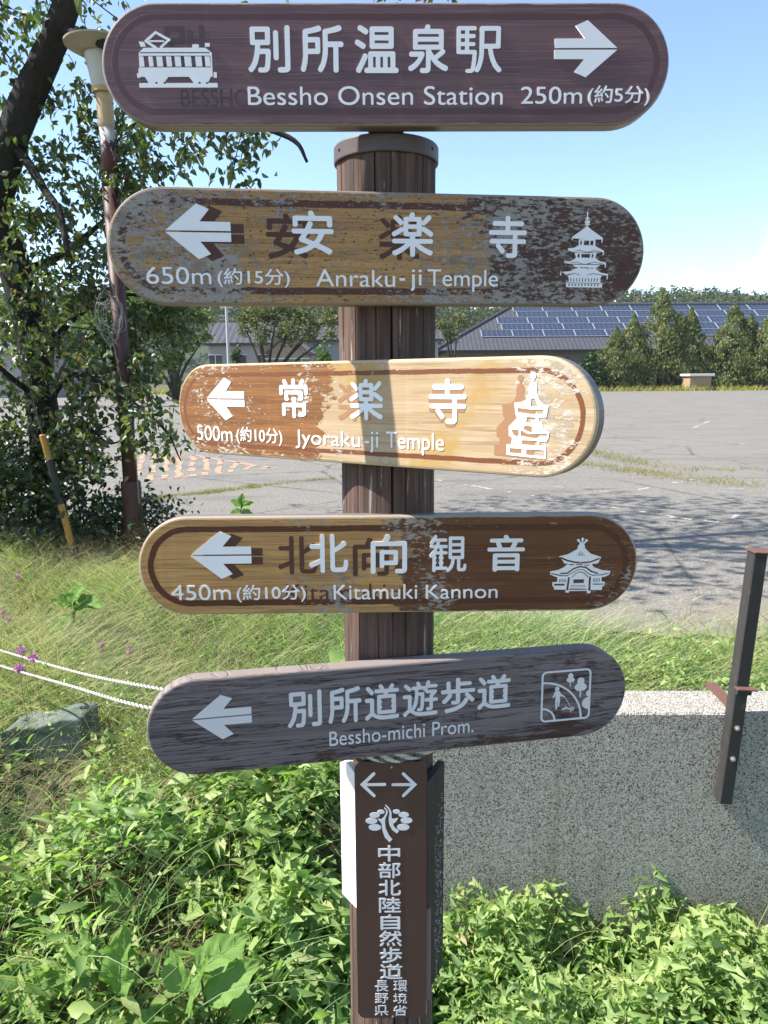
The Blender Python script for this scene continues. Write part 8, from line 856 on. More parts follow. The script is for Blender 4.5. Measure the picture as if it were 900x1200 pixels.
S = srgb
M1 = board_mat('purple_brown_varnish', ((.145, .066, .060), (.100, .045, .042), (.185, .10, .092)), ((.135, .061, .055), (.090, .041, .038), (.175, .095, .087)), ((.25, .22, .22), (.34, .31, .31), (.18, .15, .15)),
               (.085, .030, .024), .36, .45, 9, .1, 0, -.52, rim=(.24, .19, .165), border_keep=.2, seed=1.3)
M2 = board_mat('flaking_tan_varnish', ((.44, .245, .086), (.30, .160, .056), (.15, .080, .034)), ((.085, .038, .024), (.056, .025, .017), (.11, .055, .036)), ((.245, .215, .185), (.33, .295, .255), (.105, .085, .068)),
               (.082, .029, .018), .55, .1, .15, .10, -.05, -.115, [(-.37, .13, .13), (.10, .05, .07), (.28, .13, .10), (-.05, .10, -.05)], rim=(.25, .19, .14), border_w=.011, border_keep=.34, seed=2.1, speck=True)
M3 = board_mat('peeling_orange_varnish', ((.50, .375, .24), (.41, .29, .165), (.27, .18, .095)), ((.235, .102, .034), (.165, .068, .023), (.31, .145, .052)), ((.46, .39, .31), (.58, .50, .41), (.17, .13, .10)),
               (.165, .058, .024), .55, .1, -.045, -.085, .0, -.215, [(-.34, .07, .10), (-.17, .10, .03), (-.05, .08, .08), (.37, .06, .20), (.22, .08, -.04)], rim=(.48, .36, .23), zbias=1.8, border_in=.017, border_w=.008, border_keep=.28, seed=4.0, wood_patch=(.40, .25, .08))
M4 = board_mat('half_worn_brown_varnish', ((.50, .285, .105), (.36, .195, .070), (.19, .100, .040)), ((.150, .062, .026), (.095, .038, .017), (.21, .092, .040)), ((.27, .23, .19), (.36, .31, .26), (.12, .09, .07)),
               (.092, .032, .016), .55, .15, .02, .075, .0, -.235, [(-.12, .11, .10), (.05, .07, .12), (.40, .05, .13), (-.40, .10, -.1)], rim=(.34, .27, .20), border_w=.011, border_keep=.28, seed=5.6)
def board5_mat():
    g = G('silvered_grey_timber', .8, .3); o = g.obj(); d, x, z = board_sdf(g, o)
    c, h = wood_nodes(g, (.185, .153, .152), (.130, .106, .106), (.25, .215, .21))
    crk = g.noise(g.map(o, (3, 1, 75), (4, 0, 0)), 1, 5, .7, .5); cm = g.ss(g.ma('ABSOLUTE', g.ma('SUBTRACT', crk, .5)), .006, .018, 1, 0)
    reg = g.noise(g.map(o, (2, 1, 6)), 1.6, 3); c = g.mix(g.ma('MULTIPLY', cm, g.ss(reg, .4, .6, .2, .95)), c, (.022, .019, .02))
    br = g.noise(g.map(o, (1, 1, 4)), 11, 8, .7); side = g.ma('ADD', g.ss(x, -.1, .40, 0, .12), g.ss(z, -.03, -.085, 0, .12))
    c = g.mix(g.ss(g.ma('ADD', br, side), .66, .72), c, (.075, .044, .034))
    c = g.mix(g.ss(d, .004, .001, 0, .8), c, (.22, .18, .16)); g.col(c); g.bump(g.ma('SUBTRACT', h, cm), .8, .0018); return g.m
M5 = board5_mat()

POSE = [(.0087, 1.2788, .4893, .0091, -.0015), (.0132, 1.2844, .211, .1495, .0052), (-.0647, 1.3126, -.059, -.6178, .0022), (.0109, 1.2943, -.3306, .0292, -.0051), (.0278, 1.2773, -.6011, .1839, .0022)]
LABB = ['dark purple brown board for the station, arrow pointing right', 'brown and tan flaking board with a three tiered pagoda', 'orange and pale peeling board with a squat two storey pagoda, turned left',
        'tan to dark brown board with a temple hall picture', 'plain silver grey board with a framed walking figure']
MATS = [M1, M2, M3, M4, M5]
OLD = [None, letter_mat('old_paint_two', (.080, .028, .017), .7), letter_mat('old_paint_three', (.34, .175, .085), .7), letter_mat('old_paint_four', (.090, .031, .014), .7)]
OLD[0] = letter_mat('old_paint_one', (.066, .030, .028), .4)
boards = []
for i in range(5):
    cx, cy, cz, yaw, ro = POSE[i]
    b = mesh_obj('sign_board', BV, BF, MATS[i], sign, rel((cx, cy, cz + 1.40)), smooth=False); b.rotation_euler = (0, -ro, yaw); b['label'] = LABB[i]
    boards.append(b); k = f'b{i + 1}_'; wm = white5 if i == 4 else (white_lit if i == 2 else white); dp = (.0014, .0014, .0009, .0014, .0012)[i]
    outline_parts('place_character', k + 'kanji', dp, wm, b); outline_one('roman_name', k + 'roman', dp, wm, b)
    outline_one('arrow', k + 'arrow', dp, wm, b); outline_one('pictogram', k + 'pict', dp, wm, b)
    if i < 4:
        outline_one('distance_text', k + 'dist', dp, wm, b); outline_parts('old_paint_mark', k + 'old', .0004, OLD[i], b)

# --- the log with drying cracks
g = G('old_post_timber', .85, .3); o = g.obj(); s = g.sep(o)
ang = g.ma('ARCTAN2', s[1], s[0])
cv = g.node('ShaderNodeCombineXYZ'); g.put(cv.inputs[0], g.ma('MULTIPLY', ang, .088)); g.put(cv.inputs[2], s[2]); cv = cv.outputs[0]
a = g.noise(g.map(cv, (75, 1, 2.2)), 1, 6, .62, .2); b = g.noise(g.map(cv, (420, 1, 9)), 1, 4, .6); big = g.noise(g.map(cv, (14, 1, 3)), 1, 4, .55)
c = g.mix(g.ss(a, .36, .62), (.062, .036, .028), (.125, .078, .060)); c = g.mix(g.ss(b, .5, .75, 0, .7), c, (.18, .125, .10)); c = g.mix(g.ss(big, .48, .66, 0, .7), c, (.056, .042, .038))
streak = g.noise(g.map(cv, (90, 1, 5), (7, 0, 3)), 1, 7, .7); c = g.mix(g.ss(streak, .61, .64), c, (.30, .26, .235))
low = g.ss(s[2], .55, .1); c = g.mix(g.ma('MULTIPLY', low, g.ss(a, .3, .6, .4, .95)), c, (.24, .165, .095))
g.col(c); g.bump(g.ma('ADD', a, g.ma('MULTIPLY', b, .5)), .7, .003); logm = g.m
cracks = [(-1.49, .0026, .010), (-1.80, .0016, .006), (-1.20, .0014, .005), (-2.25, .0012, .004), (-.78, .0014, .005), (-.45, .001, .004), (-2.7, .0012, .004), (.4, .002, .008), (1.5, .003, .01), (2.5, .002, .006), (3.6, .001, .004)]
A = list(np.linspace(-math.pi, math.pi, 120, endpoint=False)); extra = []
for t, w, dd in cracks:
    t = (t + math.pi) % (2 * math.pi) - math.pi; hw = w / .088
    A = [x for x in A if abs(x - t) > hw * 1.2]; extra += [(t - hw, 0), (t, dd), (t + hw, 0)]
AA = sorted([(x, 0) for x in A] + extra); na = len(AA); zt = .385 + 1.40 - BOT; Z = np.linspace(0, zt, 40)
v = []
for zi in Z:
    for t, dd in AA:
        w = .004 * math.sin(zi * 2.2 + t * 3) if dd else 0
        tt = t + w * .35; r = .0875 - dd * (.55 + .45 * math.sin(zi * 5 + t * 7)) + .0009 * math.sin(t * 9 + zi * 1.3) + .0006 * math.sin(zi * 13)
        v.append((r * math.cos(tt), r * math.sin(tt), zi))
f = [(i * na + k, i * na + (k + 1) % na, (i + 1) * na + (k + 1) % na, (i + 1) * na + k) for i in range(len(Z) - 1) for k in range(na)]
f += [tuple(range(na))[::-1], tuple((len(Z) - 1) * na + k for k in range(na))]
mesh_obj('log', v, f, logm, sign)
capm = plain('brown_metal_cap', (.085, .060, .055), .5, .0, var=.25, scale=40, bump=.15)
m = MB(); zc = .3705 + 1.40 - BOT; m.lathe([(.0885, zc), (.0915, zc), (.0925, zc + .002), (.0925, zc + .0255), (.0905, zc + .0285), (.0, zc + .0295)], n=64); cap = m.build('cap_ring', capm, sign)
nl = MB()
for an in (-2.63, -.55):
    nl.lathe([(.0028, 0), (.0028, .001), (.001, .0018)], n=8); 
    k = len(nl.v) - 24
    Mx = Matrix.Translation((.0925 * math.cos(an), .0925 * math.sin(an), zc + .015)) @ Vector((math.cos(an), math.sin(an), 0)).to_track_quat('Z', 'Y').to_matrix().to_4x4()
    for j in range(k, len(nl.v)): nl.v[j] = tuple(Mx @ Vector(nl.v[j]))
nl.build('nail', plain('nail_iron', (.03, .025, .025), .5, .5), cap)
m = MB(); m.bbox(-.030, .029, -.088, .03, zc + .0296, zc + .20, .003); m.build('tenon_block', plain('dark_block', (.05, .036, .03), .8, var=.3, scale=40), sign)

# --- panel with the trail name
def rounded(w, h, r, n=8):
    p = []
    for cx, cz, a0 in ((w / 2 - r, h / 2 - r, 0), (-w / 2 + r, h / 2 - r, 90), (-w / 2 + r, -h / 2 + r, 180), (w / 2 - r, -h / 2 + r, 270)):
        for k in range(n + 1):
            a = rad(a0 + 90 * k / n); p.append((cx + r * math.cos(a), cz + r * math.sin(a)))
    return p
g = G('brown_enamel', .42, .5); o = g.obj(); n = g.noise(o, 6, 4); c = g.mix(n, (.062, .034, .027), (.082, .045, .036))
sc = g.noise(g.map(o, (40, 1, 40), (2, 0, 5)), 1, 2, .5, 2.0); sp = g.voro(o, 75, 'F1', 'Distance')
c = g.mix(g.ss(sp, .09, .05, 0, .8), c, (.16, .13, .12)); c = g.mix(g.ss(g.ma('ABSOLUTE', g.ma('SUBTRACT', sc, .5)), .004, .0, 0, .35), c, (.20, .17, .15)); g.col(c); enamel = g.m
ptop, pbot = at(456, 893, 1.300).z, at(457, 1193, 1.300).z; ph = ptop - pbot; pw = .1385; pc = (.0095, 1.300, (ptop + pbot) / 2)
P = rounded(pw, ph, .017); k = len(P)
v = [(x, 0, z) for x, z in P] + [(x, .003, z) for x, z in P]
panel = mesh_obj('trail_panel', v, [tuple(range(k)), tuple(range(2 * k - 1, k - 1, -1))] + [(i, i + k, (i + 1) % k + k, (i + 1) % k) for i in range(k)], enamel, sign, rel(pc)); panel['label'] = 'narrow brown enamel panel with white vertical writing and two arrows'
pwht = letter_mat('panel_white', (.78, .77, .77))
for nm, key in (('trail_character', 'p_text'), ('arrow', 'p_arrow'), ('emblem', 'p_pict')):
  for o in outline_parts(nm, key, .0006, pwht, panel):
    o.location = (.009 - pc[0], 0, 1.40 - pc[2])
# fine pale rim of the panel and two fixing screws
scr = plain('screw_steel', (.42, .38, .35), .4, .8)
for z in (at(456, 899, 1.3).z, at(459.5, 1191, 1.3).z):
    m = MB(); m.lathe([(.0022, 0), (.0022, .0012), (.0012, .0018)], n=10); Mx = Matrix.Rotation(rad(90), 4, 'X'); m.v = [tuple(Mx @ Vector(q)) for q in m.v]
    m.build('screw', scr, panel, (.0015, -.0002, z - pc[2]))
# left plank: white, sunlit; right plank: dark with worn writing
def plank(name, a, b, zb, zt, th, mat, peak=0.0):
    a = Vector(a); b = Vector(b); w = (b - a).length; ex = (b - a).normalized(); nx_ = Vector((-ex.y, ex.x, 0))
    P = [(0, zb), (w, zb), (w, zt)] + ([(w * .5, zt + peak)] if peak else []) + [(0, zt)]
    k = len(P); v = [(x, 0, z) for x, z in P] + [(x, th, z) for x, z in P]
    o = mesh_obj(name, v, [tuple(range(k)), tuple(range(2 * k - 1, k - 1, -1))] + [(i, i + k, (i + 1) % k + k, (i + 1) % k) for i in range(k)], mat, sign, rel((a.x, a.y, BOT)))
    o.rotation_euler.z = math.atan2(ex.y, ex.x); return o, w
wp = plain('white_plank_paint', (.82, .80, .77), .6, var=.06, scale=30)
zA = at(404, 900, 1.33).z; zB = at(406, 1056, 1.33).z
o, w = plank('side_plank', (-.0905, 1.352, 0), (-.0600, 1.3095, 0), zB - BOT, zA - BOT, .013, wp, .012); o['label'] = 'white painted plank on the sunlit left side of the post'
dk = G('dark_plank', .7, .4); oo = dk.obj(); a = dk.noise(dk.map(oo, (220, 220, 5)), 1, 6, .65); dk.col(dk.mix(dk.ss(a, .4, .65), (.020, .016, .016), (.048, .036, .034))); dk.bump(a, .6, .002); dk = dk.m
zA = at(511, 906, 1.34).z; zB = at(511, 1150, 1.34).z
o, w = plank('side_plank', (.0800, 1.305, 0), (.119, 1.385, 0), zB - BOT, zA - BOT, .014, dk); o['label'] = 'dark plank with worn illegible white writing on the right side'
m = MB()
for cx, z0, z1 in ((w * .80, .10, .86), (w * .56, .02, .74)):
    z = zA - BOT - (zA - zB) * (1 - z1)
    while z > zA - BOT - (zA - zB) * (1 - z0):
        for q in range(3):
            x = cx + R.uniform(-.010, .010); l = R.uniform(.002, .010); zz = z + R.uniform(-.006, .006); ww = R.uniform(.0010, .0022); an = R.choice([0, 0, 1.57, 1.2, -.5]); dx, dz = math.cos(an) * l / 2, math.sin(an) * l / 2
            px_, pz_ = -math.sin(an) * ww / 2, math.cos(an) * ww / 2; y = -.0004 - .00003 * len(m.f)
            y = -.0004 - .0000015 * len(m.f)
            if R.rand() < .72: m.add([(x - dx - px_, y, zz - dz - pz_), (x + dx - px_, y, zz + dz - pz_), (x + dx + px_, y, zz + dz + pz_), (x - dx + px_, y, zz - dz + pz_)], [(0, 1, 2, 3)])
        z -= .0085
m.build('worn_writing', letter_mat('worn_paint', (.42, .44, .48), .7), o)
bt = plain('brown_batten', (.16, .115, .105), .8, var=.3, scale=50)
m = MB(); b0 = at(503, 1172, 1.303); b1 = at(503, 1066, 1.303); m.bbox(-.006, .006, 0, .012, 0, b1.z - b0.z, .001); m.build('batten', bt, sign, rel((b0.x - .003, 1.303, b0.z)))
m = MB(); m.bbox(-.05, .058, -.093, -.078, zB - BOT + .08, ptop - BOT - .006, .001); m.build('backing_batten', dk, sign)

# ---------------------------------------------------------------- rope: two turns round the post, two tails to the left
def rope_tube(mb, pts, r=.0056, pitch=.075, n=14):
    pts = spline(pts, 10); Ls = [0]; 
    for a, b in zip(pts[:-1], pts[1:]): Ls.append(Ls[-1] + (b - a).length)
    tot = Ls[-1]; N = int(tot / .0022); q = []
    j = 0
    for i in range(N + 1):
        s = tot * i / N
        while j < len(Ls) - 2 and Ls[j + 1] < s: j += 1
        q.append(pts[j].lerp(pts[j + 1], (s - Ls[j]) / max(1e-9, Ls[j + 1] - Ls[j])))
    a = (q[1] - q[0]).orthogonal().normalized(); v = []; f = []
    for i, p in enumerate(q):
        t = (q[min(i + 1, N)] - q[max(i - 1, 0)]).normalized(); a = (a - t * a.dot(t)).normalized(); b = t.cross(a)
        for k in range(n):
            an = 2 * math.pi * k / n; ph_ = an * 2 - 2 * math.pi * (tot * i / N) / pitch * 2
            rr = r * (.62 + .43 * abs(math.cos(ph_ / 2)) ** .7); GROOVE_SHADE.append(abs(math.cos(ph_ / 2)) < .70)
            v.append(p + (a * math.cos(an) + b * math.sin(an)) * rr)
    for i in range(N):
        for k in range(n): f.append((i * n + k, i * n + (k + 1) % n, (i + 1) * n + (k + 1) % n, (i + 1) * n + k))
    mb.add(v, f)
GROOVE_SHADE = []; rp = MB(); zr = at(450, 889, 1.305).z
ring = []
for i in range(49):
    an = -2.4 + i / 48 * 4 * math.pi * .98; ring.append((AX + .0975 * math.cos(an), AY + .0975 * math.sin(an), zr + .011 - .022 * i / 48 + (.006 * math.cos(an) if 0 else 0)))
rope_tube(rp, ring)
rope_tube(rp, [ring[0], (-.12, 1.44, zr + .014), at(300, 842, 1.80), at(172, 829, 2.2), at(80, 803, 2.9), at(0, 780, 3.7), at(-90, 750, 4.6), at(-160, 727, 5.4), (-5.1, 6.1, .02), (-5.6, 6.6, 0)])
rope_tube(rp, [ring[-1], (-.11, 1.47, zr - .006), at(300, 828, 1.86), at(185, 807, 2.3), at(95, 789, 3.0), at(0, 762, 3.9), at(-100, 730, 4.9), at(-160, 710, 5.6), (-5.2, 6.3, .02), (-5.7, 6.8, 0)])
g = G('rope_fibre', .8, .2); o = g.obj(); g.col(g.mix(g.noise(o, 400, 3, .7), (.45, .43, .38), (.68, .66, .61)))
rope = rp.build('rope', g.m, smooth=True); rope.data.materials.append(plain('rope_groove_shade', (.13, .115, .095), .9))  # darker groove faces: shade between the strands put into the colour
for pl in rope.data.polygons: pl.material_index = int(GROOVE_SHADE[pl.vertices[0]])
tag(rope, 'white twisted rope tied round the post, two strands running left', 'rope')
# ================================================================ LOW VEGETATION
def gp(px, py, lift):
    """the point of the sight line that is `lift` above the ground"""
    d = FWD + RIGHT * ((px - 450) / FPX) + UP * ((600 - py) / FPX)
    for k in range(400):
        p = EYE + d * (1.0 + k * .02)
        if p.z <= float(hgt(p.x, p.y)) + lift: return p
    return p
SB = gp(55, 912, .0); SD = SB.y + .10; SX0, SX1 = at(8, 875, SD).x, at(100, 842, SD).x
nostone = lambda x, y: ~((x > SX0 - .1) & (x < SX1 + .06) & (y > SD - .50) & (y < SD + .25) & (R.rand(len(x)) < .88))
def H_at(x, y): return hgt(x, y)
soft = leaf_mat('weed_leaf', [(0, (0.118, 0.196, 0.067)), (.5, (0.237, 0.333, 0.113)), (.985, (0.366, 0.433, 0.186)), (1, (0.346, 0.221, 0.133))], .5, .42, .3)
deep = leaf_mat('dark_weed_leaf', [(0, (0.096, 0.174, 0.060)), (.5, (0.215, 0.312, 0.106)), (.985, (0.355, 0.422, 0.173)), (1, (0.324, 0.201, 0.119))], .5, .42, .35)
def carpet(name, n, xr, yr, keep, hmax, L, ratio, mat, tmpl, label, cat, clump=5):
    x = R.uniform(*xr, n); y = R.uniform(*yr, n); k = keep(x, y); x, y = x[k], y[k]; m = len(x)
    mound = .5 + .5 * np.sin(x * 6.3 + 1.7 * np.sin(y * 4.1)) * np.cos(y * 7.2 + x * 2.3)
    hm = hmax * (.22 + .78 * mound) * (1 + .3 * np.sin(x * 17) * np.sin(y * 19))
    t = R.rand(m) ** .6; z = H_at(x, y) + hm * t
    az = R.uniform(0, 6.28, m); D_ = np.c_[np.cos(az), np.sin(az), R.uniform(-.55, .75, m)]
    N = unit(R.normal(size=(m, 3)) * .6 + [-.4, -.15, .75]); l = R.uniform(L[0], L[1], m)
    P = np.c_[x, y, z] + R.normal(size=(m, 3)) * .008
    o = link(name, leaves(name, P, D_, N, l, l * ratio * R.uniform(.8, 1.2, m), tmpl), mat)
    return tag(o, label, cat, kind='stuff'), (x, y, z)
notpost = lambda x, y: (np.hypot(x - AX, y - AY) > .12)
o, (wx, wy, wz) = carpet('bindweed', 27000, (.02, 2.3), (1.25, 2.585), lambda x, y: notpost(x, y),   .38, (.024, .066), .58, soft, LEAF_HALBERD, 'pale green arrow-leaved weeds covering the strip in front of the wall', 'weeds')
def stemset(name, x, y, z, n, label, mat, w=.0022):
    i = R.choice(len(x), n, replace=False); zb = H_at(x[i], y[i])
    P = np.c_[x[i], y[i], zb]; return tag(link(name, blades(name, P, np.maximum(.05, z[i] - zb + .02), np.full(n, w), R.uniform(0, .25, n), R.uniform(0, 6.28, n), R.uniform(0, .3, n), 3), mat), label, 'stems', kind='stuff')
stemm = leaf_mat('green_stem', [(0, (.06, .10, .03)), (1, (.14, .16, .05))], .6, .1, .3)
stemset('bindweed_stems', wx, wy, wz, 2500, 'thin green stems under the arrow-leaved weeds', stemm)
gaps = lambda x, y: (np.sin(5.3 * x + 2 + 1.3 * np.sin(3 * y)) * np.sin(6.4 * y + x) + R.normal(size=len(x)) * .18 > -.42) | (y < 1.75) | (x > -.55)
bank = lambda x, y: gaps(x, y) & notpost(x, y) & nostone(x, y) & (y < 3.25 - .12 * np.sin(x * 5) + .2 * np.sin(x * 2.1)) & (R.rand(len(x)) < np.clip(1.25 - (y - 2.7) * 1.2, .25, 1))
o, (wx, wy, wz) = carpet('leafy_weeds', 9500, (-2.4, .06), (1.2, 3.6), bank, .42, (.03, .09), .42, deep, LEAF_OVAL, 'mixed green leafy weeds on the bank left of the post', 'weeds')
carpet('broad_weeds', 2700, (-2.4, .02), (1.2, 3.3), lambda x, y: bank(x, y) & (np.sin(x * 3.3 + y) + R.uniform(-1, 1, len(x)) > -.1), .40, (.07, .14), .55, deep, LEAF_OVAL, 'larger broad leaves scattered through the weeds on the bank', 'weeds')
carpet('lance_weeds', 5200, (-2.4, .06), (1.2, 3.4), lambda x, y: bank(x, y) & (np.sin(x * 4 - y * 2.5) + R.uniform(-1, 1, len(x)) > 0), .50, (.05, .11), .26, soft, LEAF_LONG, 'pale narrow leaved weeds standing above the others on the bank', 'weeds')
carpet('vine_weeds', 3600, (-.75, .06), (1.2, 3.0), lambda x, y: bank(x, y), .46, (.03, .08), .58, soft, LEAF_HALBERD, 'pale arrow-leaved weeds close to the left side of the post', 'weeds')
stemset('leafy_weed_stems', wx, wy, wz, 2600, 'thin green stems under the leafy weeds on the bank', stemm)
o, _ = carpet('small_weeds', 9000, (-2.4, .10), (1.3, 3.9), lambda x, y: notpost(x, y) & nostone(x, y) & (y < 3.7) & (np.sin(x * 3 + y * 2) + R.uniform(-1, 1, len(x)) > -.2), .36, (.022, .045), .40, soft, LEAF_OVAL, 'fine pale green weeds mixed in on the bank', 'weeds')
o, _ = carpet('grass_weeds', 6000, (-.55, 3.2), (2.83, 3.6), lambda x, y: (y > 2.9 + .1 * np.sin(x * 7)) & (R.rand(len(x)) < .6), .16, (.02, .045), .45, soft, LEAF_OVAL, 'small leafy weeds in the grass strip behind the wall', 'weeds')

gcol = leaf_mat('grass_blade', [(0, (0.107, 0.197, 0.067)), (.5, (0.195, 0.306, 0.113)), (.82, (0.294, 0.363, 0.186)), (1, (0.431, 0.414, 0.292))], .55, .35, .3)
straw = leaf_mat('straw_blade', [(0, (.32, .29, .14)), (.6, (.48, .42, .25)), (1, (.58, .50, .34))], .7, .3, .2)
pinkish = leaf_mat('seed_head', [(0, (.30, .22, .15)), (.6, (.38, .29, .20)), (1, (.34, .22, .20))], .8, .3, .1)
def turf(name, n, xr, yr, keep, h, w, mat, label, lean=(.05, .7), droop=(.1, .9), cat='grass', seg=4):
    x = R.uniform(*xr, n); y = R.uniform(*yr, n); k = keep(x, y); x, y = x[k], y[k]; m = len(x)
    P = np.c_[x, y, H_at(x, y) - .01]
    hh = R.uniform(h[0], h[1], m) * (.75 + .35 * np.sin(x * 3.7 + y * 2.2) * np.sin(y * 3.1 - x))
    return tag(link(name, blades(name, P, hh, R.uniform(w[0], w[1], m), R.uniform(*lean, m), R.uniform(0, 6.28, m), R.uniform(*droop, m), seg), mat), label, cat, kind='stuff'), (x, y)
lot_y = lambda x: np.interp(x, [p_[0] for p_ in edge], [p_[1] for p_ in edge])
left = lambda x, y: nostone(x, y) & (y > 2.75 + .15 * np.sin(x * 4)) & (y < lot_y(x) + .10 * np.sin(x * 9) + .05) & ((x < .0) | (y > 2.84))
turf('bank_grass', 36000, (-3.6, .3), (2.6, 6.3), lambda x, y: left(x, y), (.12, .34), (.003, .007), gcol, 'green and yellowish grass on the sunny bank left of the post', (.05, .9), (.2, 1.0))
turf('bank_straw', 21000, (-3.6, .1), (2.9, 6.3), lambda x, y: left(x, y) & (R.rand(len(x)) < np.clip(.05 + .75 * np.sin(x * 1.1 + 3.3 + .5 * np.sin(y * 2)) * .9 - .35 * x, .08, 1)), (.18, .48), (.0016, .0032), straw, 'thin dry straw coloured grass among the bank grass', (.1, 1.0), (.2, 1.1))
right = lambda x, y: (y > 2.84) & (y < lot_y(x) + .08 * np.sin(x * 9) + R.normal(size=len(x)) * .22 - .05) & (x > -.1)
turf('verge_grass', 22000, (-.1, 4.0), (2.84, 4.9), right, (.10, .30), (.003, .007), gcol, 'green grass verge between the wall and the car park', (.1, 1.0), (.2, 1.0))
turf('verge_straw', 6500, (-.1, 4.0), (2.84, 4.9), right, (.15, .42), (.0014, .0028), straw, 'thin dry stalks in the grass verge behind the wall', (.1, .9), (.2, 1.0))
turf('edge_grass', 3600, (-1.2, 3.6), (3.6, 5.6), lambda x, y: np.abs(y - lot_y(x) - .15) < np.abs(R.normal(size=len(x))) * .30, (.05, .22), (.002, .004), straw, 'sparse dry grass creeping over the car park edge', (.2, 1.0), (.2, .8))
turf('post_grass', 2600, (-.62, .10), (2.35, 3.3), lambda x, y: notpost(x, y), (.14, .38), (.003, .006), gcol, 'bright grass tufts just left of the post behind the white plank', (.1, .8), (.2, .9))
# arching long blades in front on the left
turf('long_grass', 900, (-2.2, -.35), (1.35, 3.1), lambda x, y: (R.rand(len(x)) < np.clip(-x * .9 - .1, .12, 1)), (.35, .80), (.003, .006), gcol, 'long arching grass blades over the weeds at the left', (.1, .7), (.3, .8), seg=6)
turf('long_stalks', 420, (-2.0, -.5), (1.5, 3.3), lambda x, y: R.rand(len(x)) < .9, (.35, .75), (.0015, .003), pinkish, 'thin pinkish brown seed stalks at the left', (.1, .6), (.1, .6), seg=6)
turf('bank_stalks', 420, (-1.7, .0), (2.6, 3.6), lambda x, y: R.rand(len(x)) < .9, (.2, .42), (.0012, .0025), straw, 'pale dry stalks standing in the weeds below the boards', (.1, .8), (.1, .6), seg=6)
turf('wall_stalks', 110, (.25, 2.0), (2.2, 2.56), lambda x, y: R.rand(len(x)) < .9, (.32, .62), (.0014, .0028), straw, 'a few thin grass stalks in front of the wall', (.0, .4), (.0, .5), seg=6)
# fine seed panicles over the bank
n = 2600; x = R.uniform(-3.2, .1, n); y = R.uniform(3.0, 6.0, n); k = left(x, y) & (R.rand(n) < np.clip(.35 - .4 * x, .1, 1)); x, y = x[k], y[k]; m = len(x); q = 14
c = np.c_[x, y, H_at(x, y) + R.uniform(.15, .30, m)]
P = np.repeat(c, q, 0) + R.normal(size=(m * q, 3)) * [.022, .022, .03]
tag(link('seed_heads', leaves('seed_heads', P, R.normal(size=P.shape) + [0, 0, .8], unit(R.normal(size=P.shape)), R.uniform(.008, .018, len(P)), .0022, LEAF_QUAD), pinkish), 'haze of fine pinkish brown seed heads over the bank grass', 'seed heads', kind='stuff')
# grass in the cracks of the lot
P = []
def crack(a, b, n, wob, w=.05):
    a = np.array(on_z(*a)); b = np.array(on_z(*b)); t = R.rand(n); L = np.linalg.norm(b - a); p = a + (b - a) * t[:, None]
    s = np.array([-(b - a)[1], (b - a)[0], 0]) / L; dens = np.sin(t * 17 + a[0]) * .5 + np.sin(t * 41) * .35 + R.uniform(-.6, .9, n)
    p = p + s * (wob * np.sin(t * 6) + wob * .4 * np.sin(t * 19) + R.normal(size=n) * w)[:, None]; P.append(p[dens > -.15])
crack((130, 592), (300, 570), 3000, .05, .06); crack((290, 572), (430, 556), 700, .04, .03); crack((510, 493), (905, 572), 6500, .15, .20); crack((480, 515), (880, 570), 6500, .15, .17); crack((480, 541), (620, 548), 500, .08, .10); crack((790, 552), (880, 549), 420, .1, .14)
P = np.concatenate(P); n = len(P); P[:, 2] = .003; far_ = np.clip(P[:, 1] / 12, .6, 1.6)
tag(link('crack_grass', blades('crack_grass', P, R.uniform(.02, .075, n) * far_, R.uniform(.004, .009, n) * far_, R.uniform(.2, 1.2, n), R.uniform(0, 6.28, n), R.uniform(.1, .8, n), 3), leaf_mat('crack_grass_blade', [(0, (.10, .13, .035)), (.35, (.22, .20, .08)), (1, (.30, .25, .12))], .7, .3, .2)), 'low yellowed grass growing in the cracks of the asphalt', 'grass', kind='stuff')
